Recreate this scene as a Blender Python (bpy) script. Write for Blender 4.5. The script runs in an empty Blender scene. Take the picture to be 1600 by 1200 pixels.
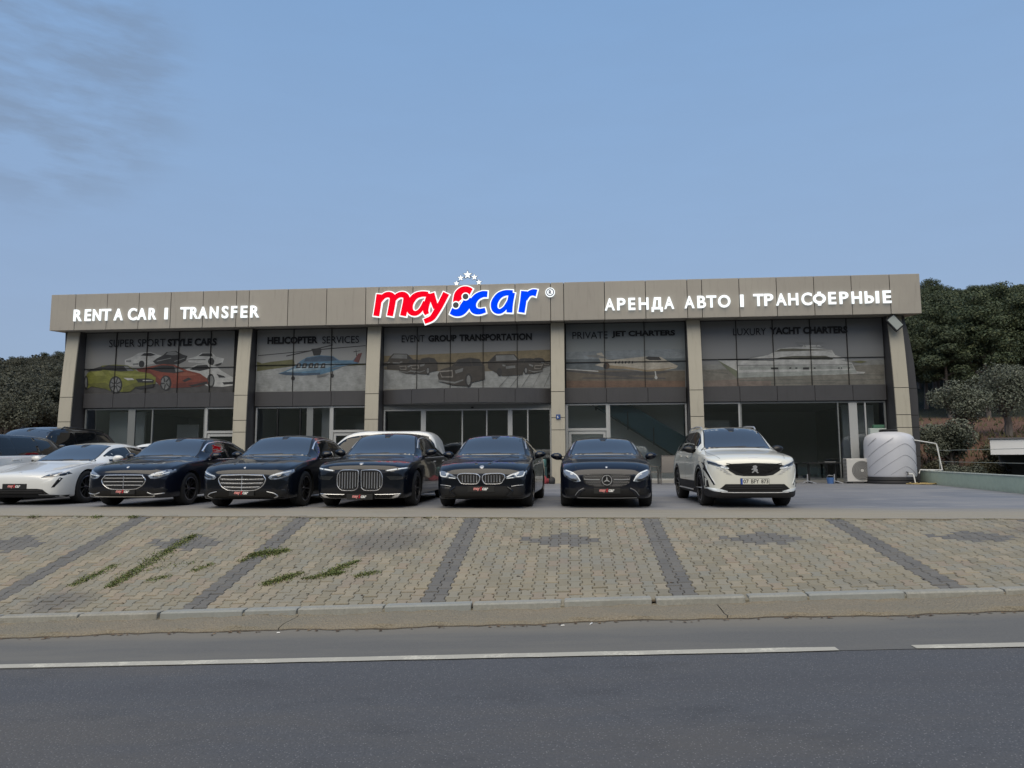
import bpy, bmesh, math, random
from math import sin, cos, pi, radians, sqrt, atan2, hypot
from mathutils import Vector, Matrix, geometry
from mathutils.bvhtree import BVHTree

random.seed(7)
scene = bpy.context.scene
col = scene.collection

# ------------------------------------------------------------------ camera, sky, sun, exposure
cam = bpy.data.cameras.new('camera')
cam.sensor_width = 36.0
cam.lens = 24.95
cam.clip_start = 0.05
cam.clip_end = 3000
camo = bpy.data.objects.new('camera', cam)
col.objects.link(camo)
camo.location = (0, 0, 0.95)
camo.rotation_mode = 'QUATERNION'
camo.rotation_quaternion = (Matrix.Rotation(radians(4.84), 4, 'Z') @ Matrix.Rotation(radians(90 + 5.99), 4, 'X') @ Matrix.Rotation(radians(-0.2156), 4, 'Z')).to_quaternion()
scene.camera = camo

SUN_EL, SUN_AZ = 5.0, 190.0     # the sun has just gone down behind the photographer
world = bpy.data.worlds.new("World")
scene.world = world
world.use_nodes = True
wn, wl = world.node_tree.nodes, world.node_tree.links
bgn = wn['Background']
sky = wn.new('ShaderNodeTexSky')
sky.sky_type = 'NISHITA'
sky.sun_disc = False
sky.sun_elevation = radians(SUN_EL)
sky.sun_rotation = radians(SUN_AZ)
sky.air_density = 1.0
sky.dust_density = 1.0
sky.ozone_density = 2.0
bgn.inputs[1].default_value = 0.15
tc = wn.new('ShaderNodeTexCoord')
# a thin even veil of high haze over the clear evening sky
sp_ = wn.new('ShaderNodeSeparateXYZ'); wl.new(tc.outputs['Generated'], sp_.inputs[0])
vr = wn.new('ShaderNodeValToRGB'); ve = vr.color_ramp.elements
VEIL = 1.0
ve[0].position, ve[0].color = 0.0, (.312, .405, .600, 1)
ve[1].position, ve[1].color = 1.0, (.21, .36, .64, 1)
for p_, c_ in ((.18, (.305, .412, .620)), (.36, (.280, .418, .655)), (.56, (.238, .395, .660))):
    e_ = ve.new(p_); e_.color = (*c_, 1)
wl.new(sp_.outputs[2], vr.inputs[0])
vs_ = wn.new('ShaderNodeVectorMath'); vs_.operation = 'SCALE'; vs_.inputs['Scale'].default_value = 0.72/0.15
wl.new(vr.outputs[0], vs_.inputs[0])
sm_ = wn.new('ShaderNodeMix'); sm_.data_type = 'RGBA'; sm_.inputs[0].default_value = 0.86
wl.new(sky.outputs[0], sm_.inputs[6]); wl.new(vs_.outputs[0], sm_.inputs[7])
SKY = sm_.outputs[2]
# thin grey evening clouds
mp = wn.new('ShaderNodeMapping')
mp.inputs['Scale'].default_value = (1.0, 1.0, 4.2)
mp.inputs['Rotation'].default_value = (0, radians(8), 0)
wl.new(tc.outputs['Generated'], mp.inputs[0])
cn = wn.new('ShaderNodeTexNoise')
cn.inputs['Scale'].default_value = 8.5
cn.inputs['Detail'].default_value = 9
cn.inputs['Roughness'].default_value = 0.58
wl.new(mp.outputs[0], cn.inputs['Vector'])
cr = wn.new('ShaderNodeMapRange')
cr.inputs[1].default_value = 0.40
cr.inputs[2].default_value = 0.60
wl.new(cn.outputs[0], cr.inputs[0])
CLOUD_DIR = Vector((-0.59, 0.695, 0.44)).normalized()
dp = wn.new('ShaderNodeVectorMath'); dp.operation = 'DOT_PRODUCT'
wl.new(tc.outputs['Generated'], dp.inputs[0])
dp.inputs[1].default_value = CLOUD_DIR
dr = wn.new('ShaderNodeMapRange'); dr.interpolation_type = 'SMOOTHSTEP'
dr.inputs[1].default_value = 0.982
dr.inputs[2].default_value = 0.997
dr.inputs[3].default_value = 0.07
dr.inputs[4].default_value = 1.0
wl.new(dp.outputs['Value'], dr.inputs[0])
cm = wn.new('ShaderNodeMath'); cm.operation = 'MULTIPLY'
wl.new(cr.outputs[0], cm.inputs[0]); wl.new(dr.outputs[0], cm.inputs[1])
cm2 = wn.new('ShaderNodeMath'); cm2.operation = 'MULTIPLY'; cm2.inputs[1].default_value = 0.58
wl.new(cm.outputs[0], cm2.inputs[0])
hs = wn.new('ShaderNodeHueSaturation')
hs.inputs['Saturation'].default_value = 0.8
hs.inputs['Value'].default_value = 0.62
wl.new(SKY, hs.inputs['Color'])
mx = wn.new('ShaderNodeMix'); mx.data_type = 'RGBA'
wl.new(cm2.outputs[0], mx.inputs[0]); wl.new(SKY, mx.inputs[6]); wl.new(hs.outputs[0], mx.inputs[7])
wl.new(mx.outputs[2], bgn.inputs[0])

sl = bpy.data.lights.new('sun', 'SUN')
sl.energy = 2.3
sl.angle = radians(70)
sl.color = (1.0, 0.87, 0.66)
slo = bpy.data.objects.new('sun', sl)
col.objects.link(slo)
slo.rotation_euler = (radians(33), 0, radians(-6))

scene.view_settings.view_transform = 'Standard'
scene.view_settings.look = 'None'
scene.view_settings.exposure = 0.5
scene.view_settings.gamma = 1.0
scene.view_settings.use_curve_mapping = False
scene.render.engine = 'CYCLES'
scene.cycles.max_bounces = 6
scene.cycles.use_denoising = True

# ------------------------------------------------------------------ materials
def srgb(r, g, b):
    f = lambda c: (c / 255 / 12.92) if c <= 10 else ((c / 255 + .055) / 1.055) ** 2.4
    return (f(r), f(g), f(b), 1)

def mat(name, color=(.5, .5, .5), rough=.6, metal=0.0, coat=0.0, spec=None, ior=None, emit=None, estr=0.0):
    m = bpy.data.materials.new(name)
    m.use_nodes = True
    b = m.node_tree.nodes['Principled BSDF']
    b.inputs['Base Color'].default_value = (*color[:3], 1)
    b.inputs['Roughness'].default_value = rough
    b.inputs['Metallic'].default_value = metal
    b.inputs['Coat Weight'].default_value = coat
    b.inputs['Coat Roughness'].default_value = 0.03
    if ior: b.inputs['IOR'].default_value = ior
    if spec is not None: b.inputs['Specular IOR Level'].default_value = spec
    if emit:
        b.inputs['Emission Color'].default_value = (*emit[:3], 1)
        b.inputs['Emission Strength'].default_value = estr
    return m

class N:
    """short-hand node builder on a material"""
    def __init__(s, m):
        s.m = m; s.n = m.node_tree.nodes; s.l = m.node_tree.links; s.b = s.n['Principled BSDF']
        s.tc = s.n.new('ShaderNodeTexCoord')
    def noise(s, scale, detail=6, rough=.6, vec=None, stretch=None):
        t = s.n.new('ShaderNodeTexNoise')
        t.inputs['Scale'].default_value = scale; t.inputs['Detail'].default_value = detail; t.inputs['Roughness'].default_value = rough
        v = vec or s.tc.outputs['Object']
        if stretch:
            q = s.n.new('ShaderNodeMapping'); q.inputs['Scale'].default_value = stretch
            s.l.new(v, q.inputs[0]); v = q.outputs[0]
        s.l.new(v, t.inputs['Vector']); return t.outputs[0]
    def voro(s, scale, feature='F1', out='Distance'):
        t = s.n.new('ShaderNodeTexVoronoi'); t.feature = feature
        t.inputs['Scale'].default_value = scale
        s.l.new(s.tc.outputs['Object'], t.inputs['Vector']); return t.outputs[out]
    def ramp(s, fac, stops, const=False):
        r = s.n.new('ShaderNodeValToRGB'); e = r.color_ramp.elements
        if const: r.color_ramp.interpolation = 'CONSTANT'
        while len(e) < len(stops): e.new(.5)
        for i, (p, c) in enumerate(stops):
            e[i].position = p; e[i].color = (*c[:3], 1)
        s.l.new(fac, r.inputs[0]); return r.outputs[0]
    def mix(s, fac, a, b, mode='MIX'):
        q = s.n.new('ShaderNodeMix'); q.data_type = 'RGBA'; q.blend_type = mode
        for sock, v in ((0, fac), (6, a), (7, b)):
            if isinstance(v, (int, float)): q.inputs[sock].default_value = v
            elif isinstance(v, tuple): q.inputs[sock].default_value = (*v[:3], 1)
            else: s.l.new(v, q.inputs[sock])
        return q.outputs[2]
    def math(s, op, a, b=0.0):
        q = s.n.new('ShaderNodeMath'); q.operation = op
        for i, v in ((0, a), (1, b)):
            if isinstance(v, (int, float)): q.inputs[i].default_value = v
            else: s.l.new(v, q.inputs[i])
        return q.outputs[0]
    def range(s, v, a, b, c=0.0, d=1.0, smooth=True):
        q = s.n.new('ShaderNodeMapRange')
        if smooth: q.interpolation_type = 'SMOOTHSTEP'
        for i, x in ((1, a), (2, b), (3, c), (4, d)): q.inputs[i].default_value = x
        s.l.new(v, q.inputs[0]); return q.outputs[0]
    def xyz(s, which):
        q = s.n.new('ShaderNodeSeparateXYZ'); s.l.new(s.tc.outputs['Object'], q.inputs[0]); return q.outputs[which]
    def color(s, sock): s.l.new(sock, s.b.inputs['Base Color'])
    def rough(s, sock): s.l.new(sock, s.b.inputs['Roughness'])
    def bump(s, h, strength=.3, dist=.02):
        q = s.n.new('ShaderNodeBump'); q.inputs['Strength'].default_value = strength; q.inputs['Distance'].default_value = dist
        s.l.new(h, q.inputs['Height']); s.l.new(q.outputs[0], s.b.inputs['Normal'])
    def obj_random(s):
        q = s.n.new('ShaderNodeObjectInfo'); return q.outputs['Random']
    def island_random(s):
        q = s.n.new('ShaderNodeNewGeometry'); return q.outputs['Random Per Island']

def sheet_mat(name, c1, c2, scale, rough=.85, bump=.2, bdist=.01, speck=None):
    m = mat(name, c1, rough); k = N(m)
    n1 = k.noise(scale, 8, .65); n2 = k.noise(scale * .13, 4, .5)
    c = k.ramp(n1, [(.3, c1), (.7, c2)])
    c = k.mix(k.range(n2, .35, .65, 0, .45), c, tuple(x * .78 for x in c1[:3]))
    if speck:
        v = k.voro(speck[0])
        c = k.mix(k.range(v, speck[1], speck[1] + .12, speck[3], 0), c, speck[2])
    k.color(c); k.bump(n1, bump, bdist)
    return m

M = {}
M['black_paint'] = mat('black_paint', (.0030, .0045, .0085), .3, 0, .8, spec=.12)
M['navy_paint'] = mat('navy_paint', (.0038, .0055, .012), .3, .1, .8, spec=.12)
M['white_paint'] = mat('white_paint', (.66, .67, .66), .3, 0, 1.0)
M['cream_paint'] = mat('cream_paint', (.66, .66, .60), .3, 0, 1.0)
M['car_glass'] = mat('car_glass', (.026, .031, .038), .03, 0, .6, ior=2.15)
M['side_glass'] = mat('side_glass', (.004, .005, .006), .03, 0, 0, ior=1.5)
M['chrome'] = mat('chrome', (.80, .81, .83), .2, .75)
M['satin'] = mat('satin', (.46, .47, .49), .3, .5)
M['trim'] = mat('trim', (.008, .008, .009), .4)
M['plastic'] = mat('plastic', (.014, .014, .016), .65)
M['grille_dark'] = mat('grille_dark', (.004, .004, .005), .5)
M['arch'] = mat('arch', (.004, .004, .004), .9)
M['tyre'] = mat('tyre', (.011, .011, .012), .8)
M['rim_dark'] = mat('rim_dark', (.03, .03, .033), .3, .6, .5)
M['rim_grey'] = mat('rim_grey', (.22, .22, .24), .28, .9)
M['lens'] = mat('lens', (.22, .25, .30), .06, .3, 1.0, ior=1.8)
M['lens_dark'] = mat('lens_dark', (.02, .022, .026), .05, 0, 1.0)
M['led'] = mat('led', (.75, .8, .84), .2, 0, .5)
M['red_print'] = mat('red_print', (.55, .02, .03), .5)
M['white_print'] = mat('white_print', (.75, .75, .73), .5)
M['blue_print'] = mat('blue_print', (.02, .07, .35), .5)
M['black_print'] = mat('black_print', (.01, .01, .01), .5)
M['plate_white'] = mat('plate_white', (.62, .62, .56), .4)
M['caliper'] = mat('caliper', (.30, .01, .01), .4)

# ------------------------------------------------------------------ object helpers
def link(o, parent=None):
    col.objects.link(o)
    if parent is not None: o.parent = parent
    return o

def mesh_obj(name, verts, faces, m=None, parent=None, smooth=False, sharp=None, mats=None, mi=None):
    me = bpy.data.meshes.new(name)
    me.from_pydata([tuple(v) for v in verts], [], faces)
    for x in (mats or ([m] if m else [])): me.materials.append(x)
    if mi: me.polygons.foreach_set('material_index', mi)
    if smooth:
        me.polygons.foreach_set('use_smooth', [True] * len(me.polygons))
        if sharp: me.set_sharp_from_angle(angle=radians(sharp))
    me.update()
    return link(bpy.data.objects.new(name, me), parent)

def thing(name, label, cat, loc=(0, 0, 0), rz=0.0, group=None):
    o = bpy.data.objects.new(name, None)
    o.empty_display_size = .3
    col.objects.link(o)
    o.location = loc; o.rotation_euler = (0, 0, rz)
    return tag(o, label, cat, group)

def tag(o, label, cat, group=None):
    o['label'] = label; o['category'] = cat
    if group: o['group'] = group
    return o

def struct(o): o['kind'] = 'structure'; return o
def stuff(o): o['kind'] = 'stuff'; return o

class MB:
    """collects boxes, tubes, prisms"""
    def __init__(s): s.v = []; s.f = []; s.mi = []
    def add(s, vs, fs, mi=0):
        b = len(s.v); s.v += [tuple(v) for v in vs]
        for f in fs: s.f.append([b + i for i in f]); s.mi.append(mi)
    def box(s, x0, x1, y0, y1, z0, z1, mi=0, ch=0.0):
        if ch <= 0:
            vs = [(x0,y0,z0),(x1,y0,z0),(x1,y1,z0),(x0,y1,z0),(x0,y0,z1),(x1,y0,z1),(x1,y1,z1),(x0,y1,z1)]
            s.add(vs, [(0,3,2,1),(4,5,6,7),(0,1,5,4),(1,2,6,5),(2,3,7,6),(3,0,4,7)], mi)
        else:
            bm = bmesh.new(); bmesh.ops.create_cube(bm, size=1)
            for v in bm.verts:
                v.co = ((x0+x1)/2 + v.co.x*(x1-x0), (y0+y1)/2 + v.co.y*(y1-y0), (z0+z1)/2 + v.co.z*(z1-z0))
            bmesh.ops.bevel(bm, geom=bm.edges[:], offset=ch, segments=1, affect='EDGES')
            bm.verts.index_update()
            s.add([v.co for v in bm.verts], [[v.index for v in f.verts] for f in bm.faces], mi); bm.free()
        return s
    def tube(s, pts, r, n=8, mi=0, cap=True):
        pts = [Vector(p) for p in pts]; rs = r if isinstance(r, (list, tuple)) else [r]*len(pts)
        rings = []
        for i, p in enumerate(pts):
            d = (pts[min(i+1, len(pts)-1)] - pts[max(i-1, 0)]).normalized()
            a = d.orthogonal().normalized() if abs(d.z) > .9 else d.cross(Vector((0,0,1))).normalized()
            b = d.cross(a)
            rings.append([p + (a*cos(2*pi*k/n) + b*sin(2*pi*k/n))*rs[i] for k in range(n)])
        vs = [q for r_ in rings for q in r_]; fs = []
        for i in range(len(rings)-1):
            for k in range(n):
                k2 = (k+1) % n
                fs.append((i*n+k, i*n+k2, (i+1)*n+k2, (i+1)*n+k))
        if cap: fs += [tuple(range(n))[::-1], tuple((len(rings)-1)*n + k for k in range(n))]
        s.add(vs, fs, mi); return s
    def lathe(s, prof, n=24, axis='z', c=(0,0,0), mi=0):
        """closed profile of (r, h)"""
        vs = []; fs = []; m_ = len(prof)
        for k in range(n):
            a = 2*pi*k/n
            for r, h in prof:
                if axis == 'z': p = (c[0]+r*cos(a), c[1]+r*sin(a), c[2]+h)
                elif axis == 'x': p = (c[0]+h, c[1]+r*cos(a), c[2]+r*sin(a))
                else: p = (c[0]+r*cos(a), c[1]+h, c[2]+r*sin(a))
                vs.append(p)
        for k in range(n):
            for i in range(m_-1):
                a, b = k*m_, ((k+1) % n)*m_
                fs.append((a+i, b+i, b+i+1, a+i+1))
        s.add(vs, fs, mi); return s
    def prism(s, poly, y0, y1, mi=0):
        """poly in (x, z), extruded along y"""
        n = len(poly)
        vs = [(x, y0, z) for x, z in poly] + [(x, y1, z) for x, z in poly]
        fs = [tuple(range(n)), tuple(range(2*n-1, n-1, -1))]
        for i in range(n):
            j = (i+1) % n; fs.append((i, n+i, n+j, j))
        s.add(vs, fs, mi); return s
    def build(s, name, m, parent=None, smooth=False, sharp=35):
        mats = m if isinstance(m, list) else [m]
        o = mesh_obj(name, s.v, s.f, None, parent, smooth, sharp if smooth else None, mats, s.mi)
        bm = bmesh.new(); bm.from_mesh(o.data); bmesh.ops.recalc_face_normals(bm, faces=bm.faces[:]); bm.to_mesh(o.data); bm.free()
        return o

def copy_tree(o, parent=None):
    c = o.copy(); col.objects.link(c)
    if parent is not None: c.parent = parent
    for ch in list(o.children): copy_tree(ch, c)
    return c

# ------------------------------------------------------------------ lettering
def text_mesh(s, depth=0.0, off=0.0, shear=0.0, res=4):
    c = bpy.data.curves.new('lettering', 'FONT')
    c.body = s; c.size = 1; c.offset = off; c.shear = shear; c.extrude = depth; c.resolution_u = res
    o = bpy.data.objects.new('lettering', c)
    me = bpy.data.meshes.new_from_object(o)
    bpy.data.objects.remove(o); bpy.data.curves.remove(c)
    return me

def text_obj(name, s, m, parent, x0, x1, z0, z1, y, depth=.001, off=0.0, shear=0.0, res=3):
    """text standing in the x-z plane, facing -y, fitted to the rectangle; y = its front"""
    me = text_mesh(s, .5, off, shear, res)
    xs = [v.co.x for v in me.vertices]; ys = [v.co.y for v in me.vertices]
    a, b, c, d = min(xs), max(xs), min(ys), max(ys)
    for v in me.vertices:
        v.co = (x0 + (v.co.x-a)/(b-a)*(x1-x0), y + (.5 - v.co.z)*depth, z0 + (v.co.y-c)/(d-c)*(z1-z0))
    me.name = name; me.materials.clear(); me.materials.append(m)
    return link(bpy.data.objects.new(name, me), parent)
# ------------------------------------------------------------------ ground, road, paving
ROADZ = lambda u: -.69 + .0405*u
KERBZ = lambda u: -.597 + .040*u
EDGE, KERB = 11.5, 8.05
def ramp_z(u, y): return KERBZ(u) * (EDGE - y) / (EDGE - KERB)

def pchip(xs, ys):
    n = len(xs); h = [xs[i+1]-xs[i] for i in range(n-1)]; d = [(ys[i+1]-ys[i])/h[i] for i in range(n-1)]
    m = [0.0]*n; m[0], m[-1] = d[0], d[-1]
    for i in range(1, n-1):
        if d[i-1]*d[i] > 0:
            w1, w2 = 2*h[i]+h[i-1], h[i]+2*h[i-1]
            m[i] = (w1+w2)/(w1/d[i-1]+w2/d[i])
    def f(x):
        if x <= xs[0]: return ys[0]
        if x >= xs[-1]: return ys[-1]
        i = 0
        while x > xs[i+1]: i += 1
        t = (x-xs[i])/h[i]
        return (ys[i]*(1+2*t)*(1-t)**2 + h[i]*m[i]*t*(1-t)**2 + ys[i+1]*t*t*(3-2*t) + h[i]*m[i+1]*t*t*(t-1))
    return f

HR = pchip([-400, 10, 16, 28, 33, 38, 46, 58, 75, 110, 160, 230, 700], [-.9, -.9, -.9, -1.0, -.2, 1.6, 2.8, 4.0, 8.0, 17.5, 29.5, 33, 36])
HL = pchip([-400, 10, 28, 40, 60, 100, 150, 215, 300, 700], [-1.4, -1.4, -.9, .3, 3, 9, 18, 27.5, 31, 36])
def sstep(a, b, x):
    t = max(0, min(1, (x-a)/(b-a))); return t*t*(3-2*t)
def terrain_h(u, y):
    s = sstep(-25, 20, u)
    h = HL(y)*(1-s) + HR(y)*s
    if y > 60: h += 1.6*sin(u*.045+1.3)*min(1, (y-60)/60) + .8*sin(u*.11+y*.05)
    h = (ROADZ(u)-.25)*(1-sstep(9, 17, y)) + h*sstep(9, 17, y) if y < 17 else h
    if -34 < u < 12.2 and 7.6 < y < 47: h = min(h, -1.7)
    if y < -1.5: h = ROADZ(u)*max(0, 1+(y+1.5)/25) - .1 + 17*sstep(-9, -62, y) + (1.2*sin(u*.06) if y < -20 else 0)
    return h

xs = [-500, -380, -280, -210] + [-160+4*i for i in range(81)] + [210, 280, 380, 500]
ys = [-300, -200, -140] + [-100+5*i for i in range(18)] + [-10+1.0*i for i in range(22)] + [12+2*i for i in range(52)] + [120+8*i for i in range(16)] + [260, 320, 400, 520, 700]
tv = [(x, y, terrain_h(x, y)) for y in ys for x in xs]
nx = len(xs)
tf = [(j*nx+i, j*nx+i+1, (j+1)*nx+i+1, (j+1)*nx+i) for j in range(len(ys)-1) for i in range(nx-1)]
tm = mat('hill_soil', (.06, .05, .03), .95); k = N(tm)
n1 = k.noise(.35, 8, .7); n2 = k.noise(3.5, 8, .7); yy = k.xyz(1)
soil = k.ramp(n2, [(.3, (.075, .033, .018)), (.55, (.125, .062, .036)), (.75, (.165, .11, .07))])
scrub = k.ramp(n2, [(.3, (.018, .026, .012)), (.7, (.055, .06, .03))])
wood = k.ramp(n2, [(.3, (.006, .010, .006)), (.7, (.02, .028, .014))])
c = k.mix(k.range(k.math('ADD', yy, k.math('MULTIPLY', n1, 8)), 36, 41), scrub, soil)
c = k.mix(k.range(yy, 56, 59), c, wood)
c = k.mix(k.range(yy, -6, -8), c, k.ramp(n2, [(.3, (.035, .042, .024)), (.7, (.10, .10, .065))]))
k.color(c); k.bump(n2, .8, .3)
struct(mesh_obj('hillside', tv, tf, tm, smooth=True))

# asphalt
am = mat('asphalt', (.05, .052, .06), .82); k = N(am)
n1 = k.noise(70, 6, .75); n2 = k.noise(.7, 6, .62, stretch=(.28, 1.2, 1)); n3 = k.noise(2.6, 5, .6, stretch=(.5, 1, 1)); v = k.voro(46); v2 = k.voro(110); yv = k.xyz(1)
c = k.ramp(n1, [(.3, (.044, .048, .057)), (.7, (.092, .096, .107))])
c = k.mix(k.range(n2, .42, .66, 0, .6), c, (.088, .083, .078))
c = k.mix(k.range(n3, .52, .72, 0, .5), c, (.046, .048, .054))
wob = k.math('MULTIPLY', k.math('SUBTRACT', n2, .5), .9)
for yb, w_ in ((5.35, .30), (3.75, .32)):     # bands polished by tyres
    c = k.mix(k.range(k.math('ABSOLUTE', k.math('SUBTRACT', k.math('ADD', yv, wob), yb)), .0, w_, .38, 0), c, (.060, .062, .070))
c = k.mix(k.range(v, .03, .26, .55, 0), c, (.36, .36, .37))
c = k.mix(k.range(v2, .05, .28, .45, 0), c, (.025, .025, .03))
cv_ = k.n.new('ShaderNodeTexVoronoi'); cv_.feature = 'DISTANCE_TO_EDGE'; cv_.inputs['Scale'].default_value = .42
wv = k.mix(.12, k.tc.outputs['Object'], k.noise(1.6, 5, .6)); k.l.new(wv, cv_.inputs['Vector'])
crack = k.math('MULTIPLY', k.range(cv_.outputs['Distance'], .0, .006, 1, 0), k.range(k.noise(.33, 3, .5), .52, .60, 0, 1))
c = k.mix(k.math('MULTIPLY', crack, .16), c, (.03, .03, .032))
k.color(c); k.bump(k.math('ADD', n1, v), .5, .008)
rm = mat('worn_asphalt', (.09, .09, .09), .85); k = N(rm)
n1 = k.noise(60, 7, .7); n2 = k.noise(1.2, 6, .65, stretch=(.25, 1.6, 1)); yv = k.xyz(1)
c = k.ramp(n1, [(.3, (.088, .088, .086)), (.7, (.125, .124, .12))])
c = k.mix(k.range(n2, .4, .7, 0, .55), c, (.155, .148, .13))
c = k.mix(k.range(k.math('ADD', yv, k.math('MULTIPLY', n2, .35)), 7.1, 7.5, 0, .6), c, (.19, .17, .135))
k.color(c); k.bump(n1, .25, .004)

def road_sheet(name, y0, y1, m, dz=0.0, u0=-70, u1=70, n=28, ny=1, wob=0.0):
    vs, fs = [], []
    for j in range(ny+1):
        for i in range(n+1):
            u = u0+(u1-u0)*i/n; y = y0+(y1-y0)*j/ny
            if wob and j == ny: y += wob*(sin(u*2.1)+.6*sin(u*5.3+1)+.4*sin(u*13))
            vs.append((u, y, ROADZ(u)+dz))
    for j in range(ny):
        for i in range(n): a = j*(n+1)+i; fs.append((a, a+1, a+n+2, a+n+1))
    return struct(mesh_obj(name, vs, fs, m))
road_sheet('road', -1.2, 6.2, am)
road_sheet('road_shoulder', 6.12, 7.75, rm, .004)

lm = mat('road_paint', (.50, .48, .40), .7); k = N(lm)
n1 = k.noise(35, 6, .75); n2 = k.noise(3, 4, .6)
k.color(k.mix(k.range(k.math('ADD', n1, n2), .72, 1.0, .0, .55), (.56, .54, .46), (.22, .21, .19)))
def lane_line(u0, u1):
    n = max(4, int((u1-u0)/.4)); vs = []; fs = []
    for i in range(n+1):
        u = u0+(u1-u0)*i/n; c = 6.17-.004*u; w = .062
        if i in (0, n): w *= .82
        j = .004*sin(u*7.3)+.003*sin(u*17)
        vs += [(u, c-w+j, ROADZ(u)+.009), (u, c+w+j*.6, ROADZ(u)+.009)]
        if i: a = 2*i-2; fs.append((a, a+2, a+3, a+1))
    return struct(mesh_obj('lane_line', vs, fs, lm))
lane_line(-34, 2.12); lane_line(2.72, 16); lane_line(17.4, 40)

# rough concrete gutter strip between asphalt and kerb
gm = mat('gutter_concrete', (.2, .17, .12), .95); k = N(gm)
n1 = k.noise(45, 8, .8); n2 = k.noise(1.1, 5, .6); v = k.voro(38)
c = k.ramp(n1, [(.28, (.15, .125, .09)), (.72, (.33, .285, .21))])
c = k.mix(k.range(n2, .4, .65, 0, .6), c, (.20, .185, .145))
c = k.mix(k.range(v, .04, .22, .5, 0), c, (.42, .38, .30))
k.color(c); k.bump(k.math('ADD', n1, v), .9, .02)
def bumpy(u, y, a=1.0): return a*(.006*sin(u*9+y*13)+.005*sin(u*23+1.7)+.006*sin(u*3.1+.4)+.004*sin(y*41+u*5))
def rag(u): return .03*sin(u*1.3+.5)+.022*sin(u*3.7)+.014*sin(u*9.1+2)+.009*sin(u*21)
def gutter_strip(u0, u1):
    n = int((u1-u0)/.09); vs = []; fs = []; rows = [0, .06, .3, .6, .85, 1.0]
    for i in range(n+1):
        u = u0+(u1-u0)*i/n
        for j, r in enumerate(rows):
            y = 7.31+rag(u)*(1-r) + r*(7.93-7.31)
            z = ROADZ(u)+(-.02 if j == 0 else .034+.008*r+bumpy(u, y)*1.25)
            vs.append((u, y - (.012 if j == 0 else 0), z))
        if i:
            for j in range(5): a = (i-1)*6+j; fs.append((a, a+6, a+7, a+1))
    return mesh_obj('gutter_strip', vs, fs, gm, smooth=True, sharp=50)
gcuts = [-30, -14.5, -6.9, -3.06, 1.5, 7.2, 14, 30]
gut = struct(thing('gutter', '', '')); del gut['label']; del gut['category']
for a, b in zip(gcuts, gcuts[1:]):
    o = gutter_strip(a+.005, b-.005); o.name = 'gutter_slab'; o.parent = gut

# soil and grit packed along the broken edge of the gutter
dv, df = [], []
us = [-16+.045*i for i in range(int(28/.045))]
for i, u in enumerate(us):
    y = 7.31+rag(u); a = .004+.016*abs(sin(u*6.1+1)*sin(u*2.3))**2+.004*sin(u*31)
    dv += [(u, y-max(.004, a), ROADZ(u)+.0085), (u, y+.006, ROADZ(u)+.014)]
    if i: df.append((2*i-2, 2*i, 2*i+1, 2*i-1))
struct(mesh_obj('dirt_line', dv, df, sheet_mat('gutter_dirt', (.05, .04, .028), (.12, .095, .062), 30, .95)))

# kerb stones
km = mat('kerb_concrete', (.27, .26, .23), .9); k = N(km)
n1 = k.noise(28, 8, .75); n2 = k.noise(2.2, 5, .6); rnd = k.obj_random()
c = k.ramp(n1, [(.3, (.20, .20, .18)), (.7, (.33, .32, .28))])
c = k.mix(k.range(n2, .4, .7, 0, .5), c, (.19, .175, .14))
c = k.mix(k.math('MULTIPLY', rnd, .55), c, (.235, .26, .265))
k.color(c); k.bump(n1, .5, .006)
kerb = struct(mesh_obj('kerb', [(u, y, KERBZ(u)+dz) for u in (-32, 32) for y, dz in ((7.92, -.05), (8.0, -.05), (8.0, -.4), (7.92, -.4))], [(0,1,5,4),(1,2,6,5),(2,3,7,6),(3,0,4,7),(0,3,2,1),(4,5,6,7)], gm))
u = -26.0; r_ = random.Random(3)
while u < 24:
    L = 0.985 if r_.random() > .15 else .62
    g = .022 + .03*(r_.random() < .35)
    mb = MB(); x0, x1 = u+g/2, u+L-g/2
    dz = r_.uniform(-.008, .006); dy = r_.uniform(-.008, .008); ch = .010
    prof = [(8.055, -.35), (8.055, 0), (7.905+ch*2.0, .002), (7.905, -ch*1.4), (7.885, -.35)]
    vs = []; 
    for xx in (x0, x0+.012, x1-.012, x1):
        e = .006 if xx in (x0, x1) else 0
        vs += [(xx, yy+dy+(e if i in (2,3,4) else 0), KERBZ(xx)+.012+zz+dz-(e if i in (1,2,3) else 0)) for i, (yy, zz) in enumerate(prof)]
    fs = [(0,4,3,2,1)] + [(a*5+i, a*5+(i+1)%5, (a+1)*5+(i+1)%5, (a+1)*5+i) for a in range(3) for i in range(5)] + [(15,16,17,18,19)]
    mb.add(vs, fs); mb.build('kerb_stone', km, kerb)
    u += L

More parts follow.
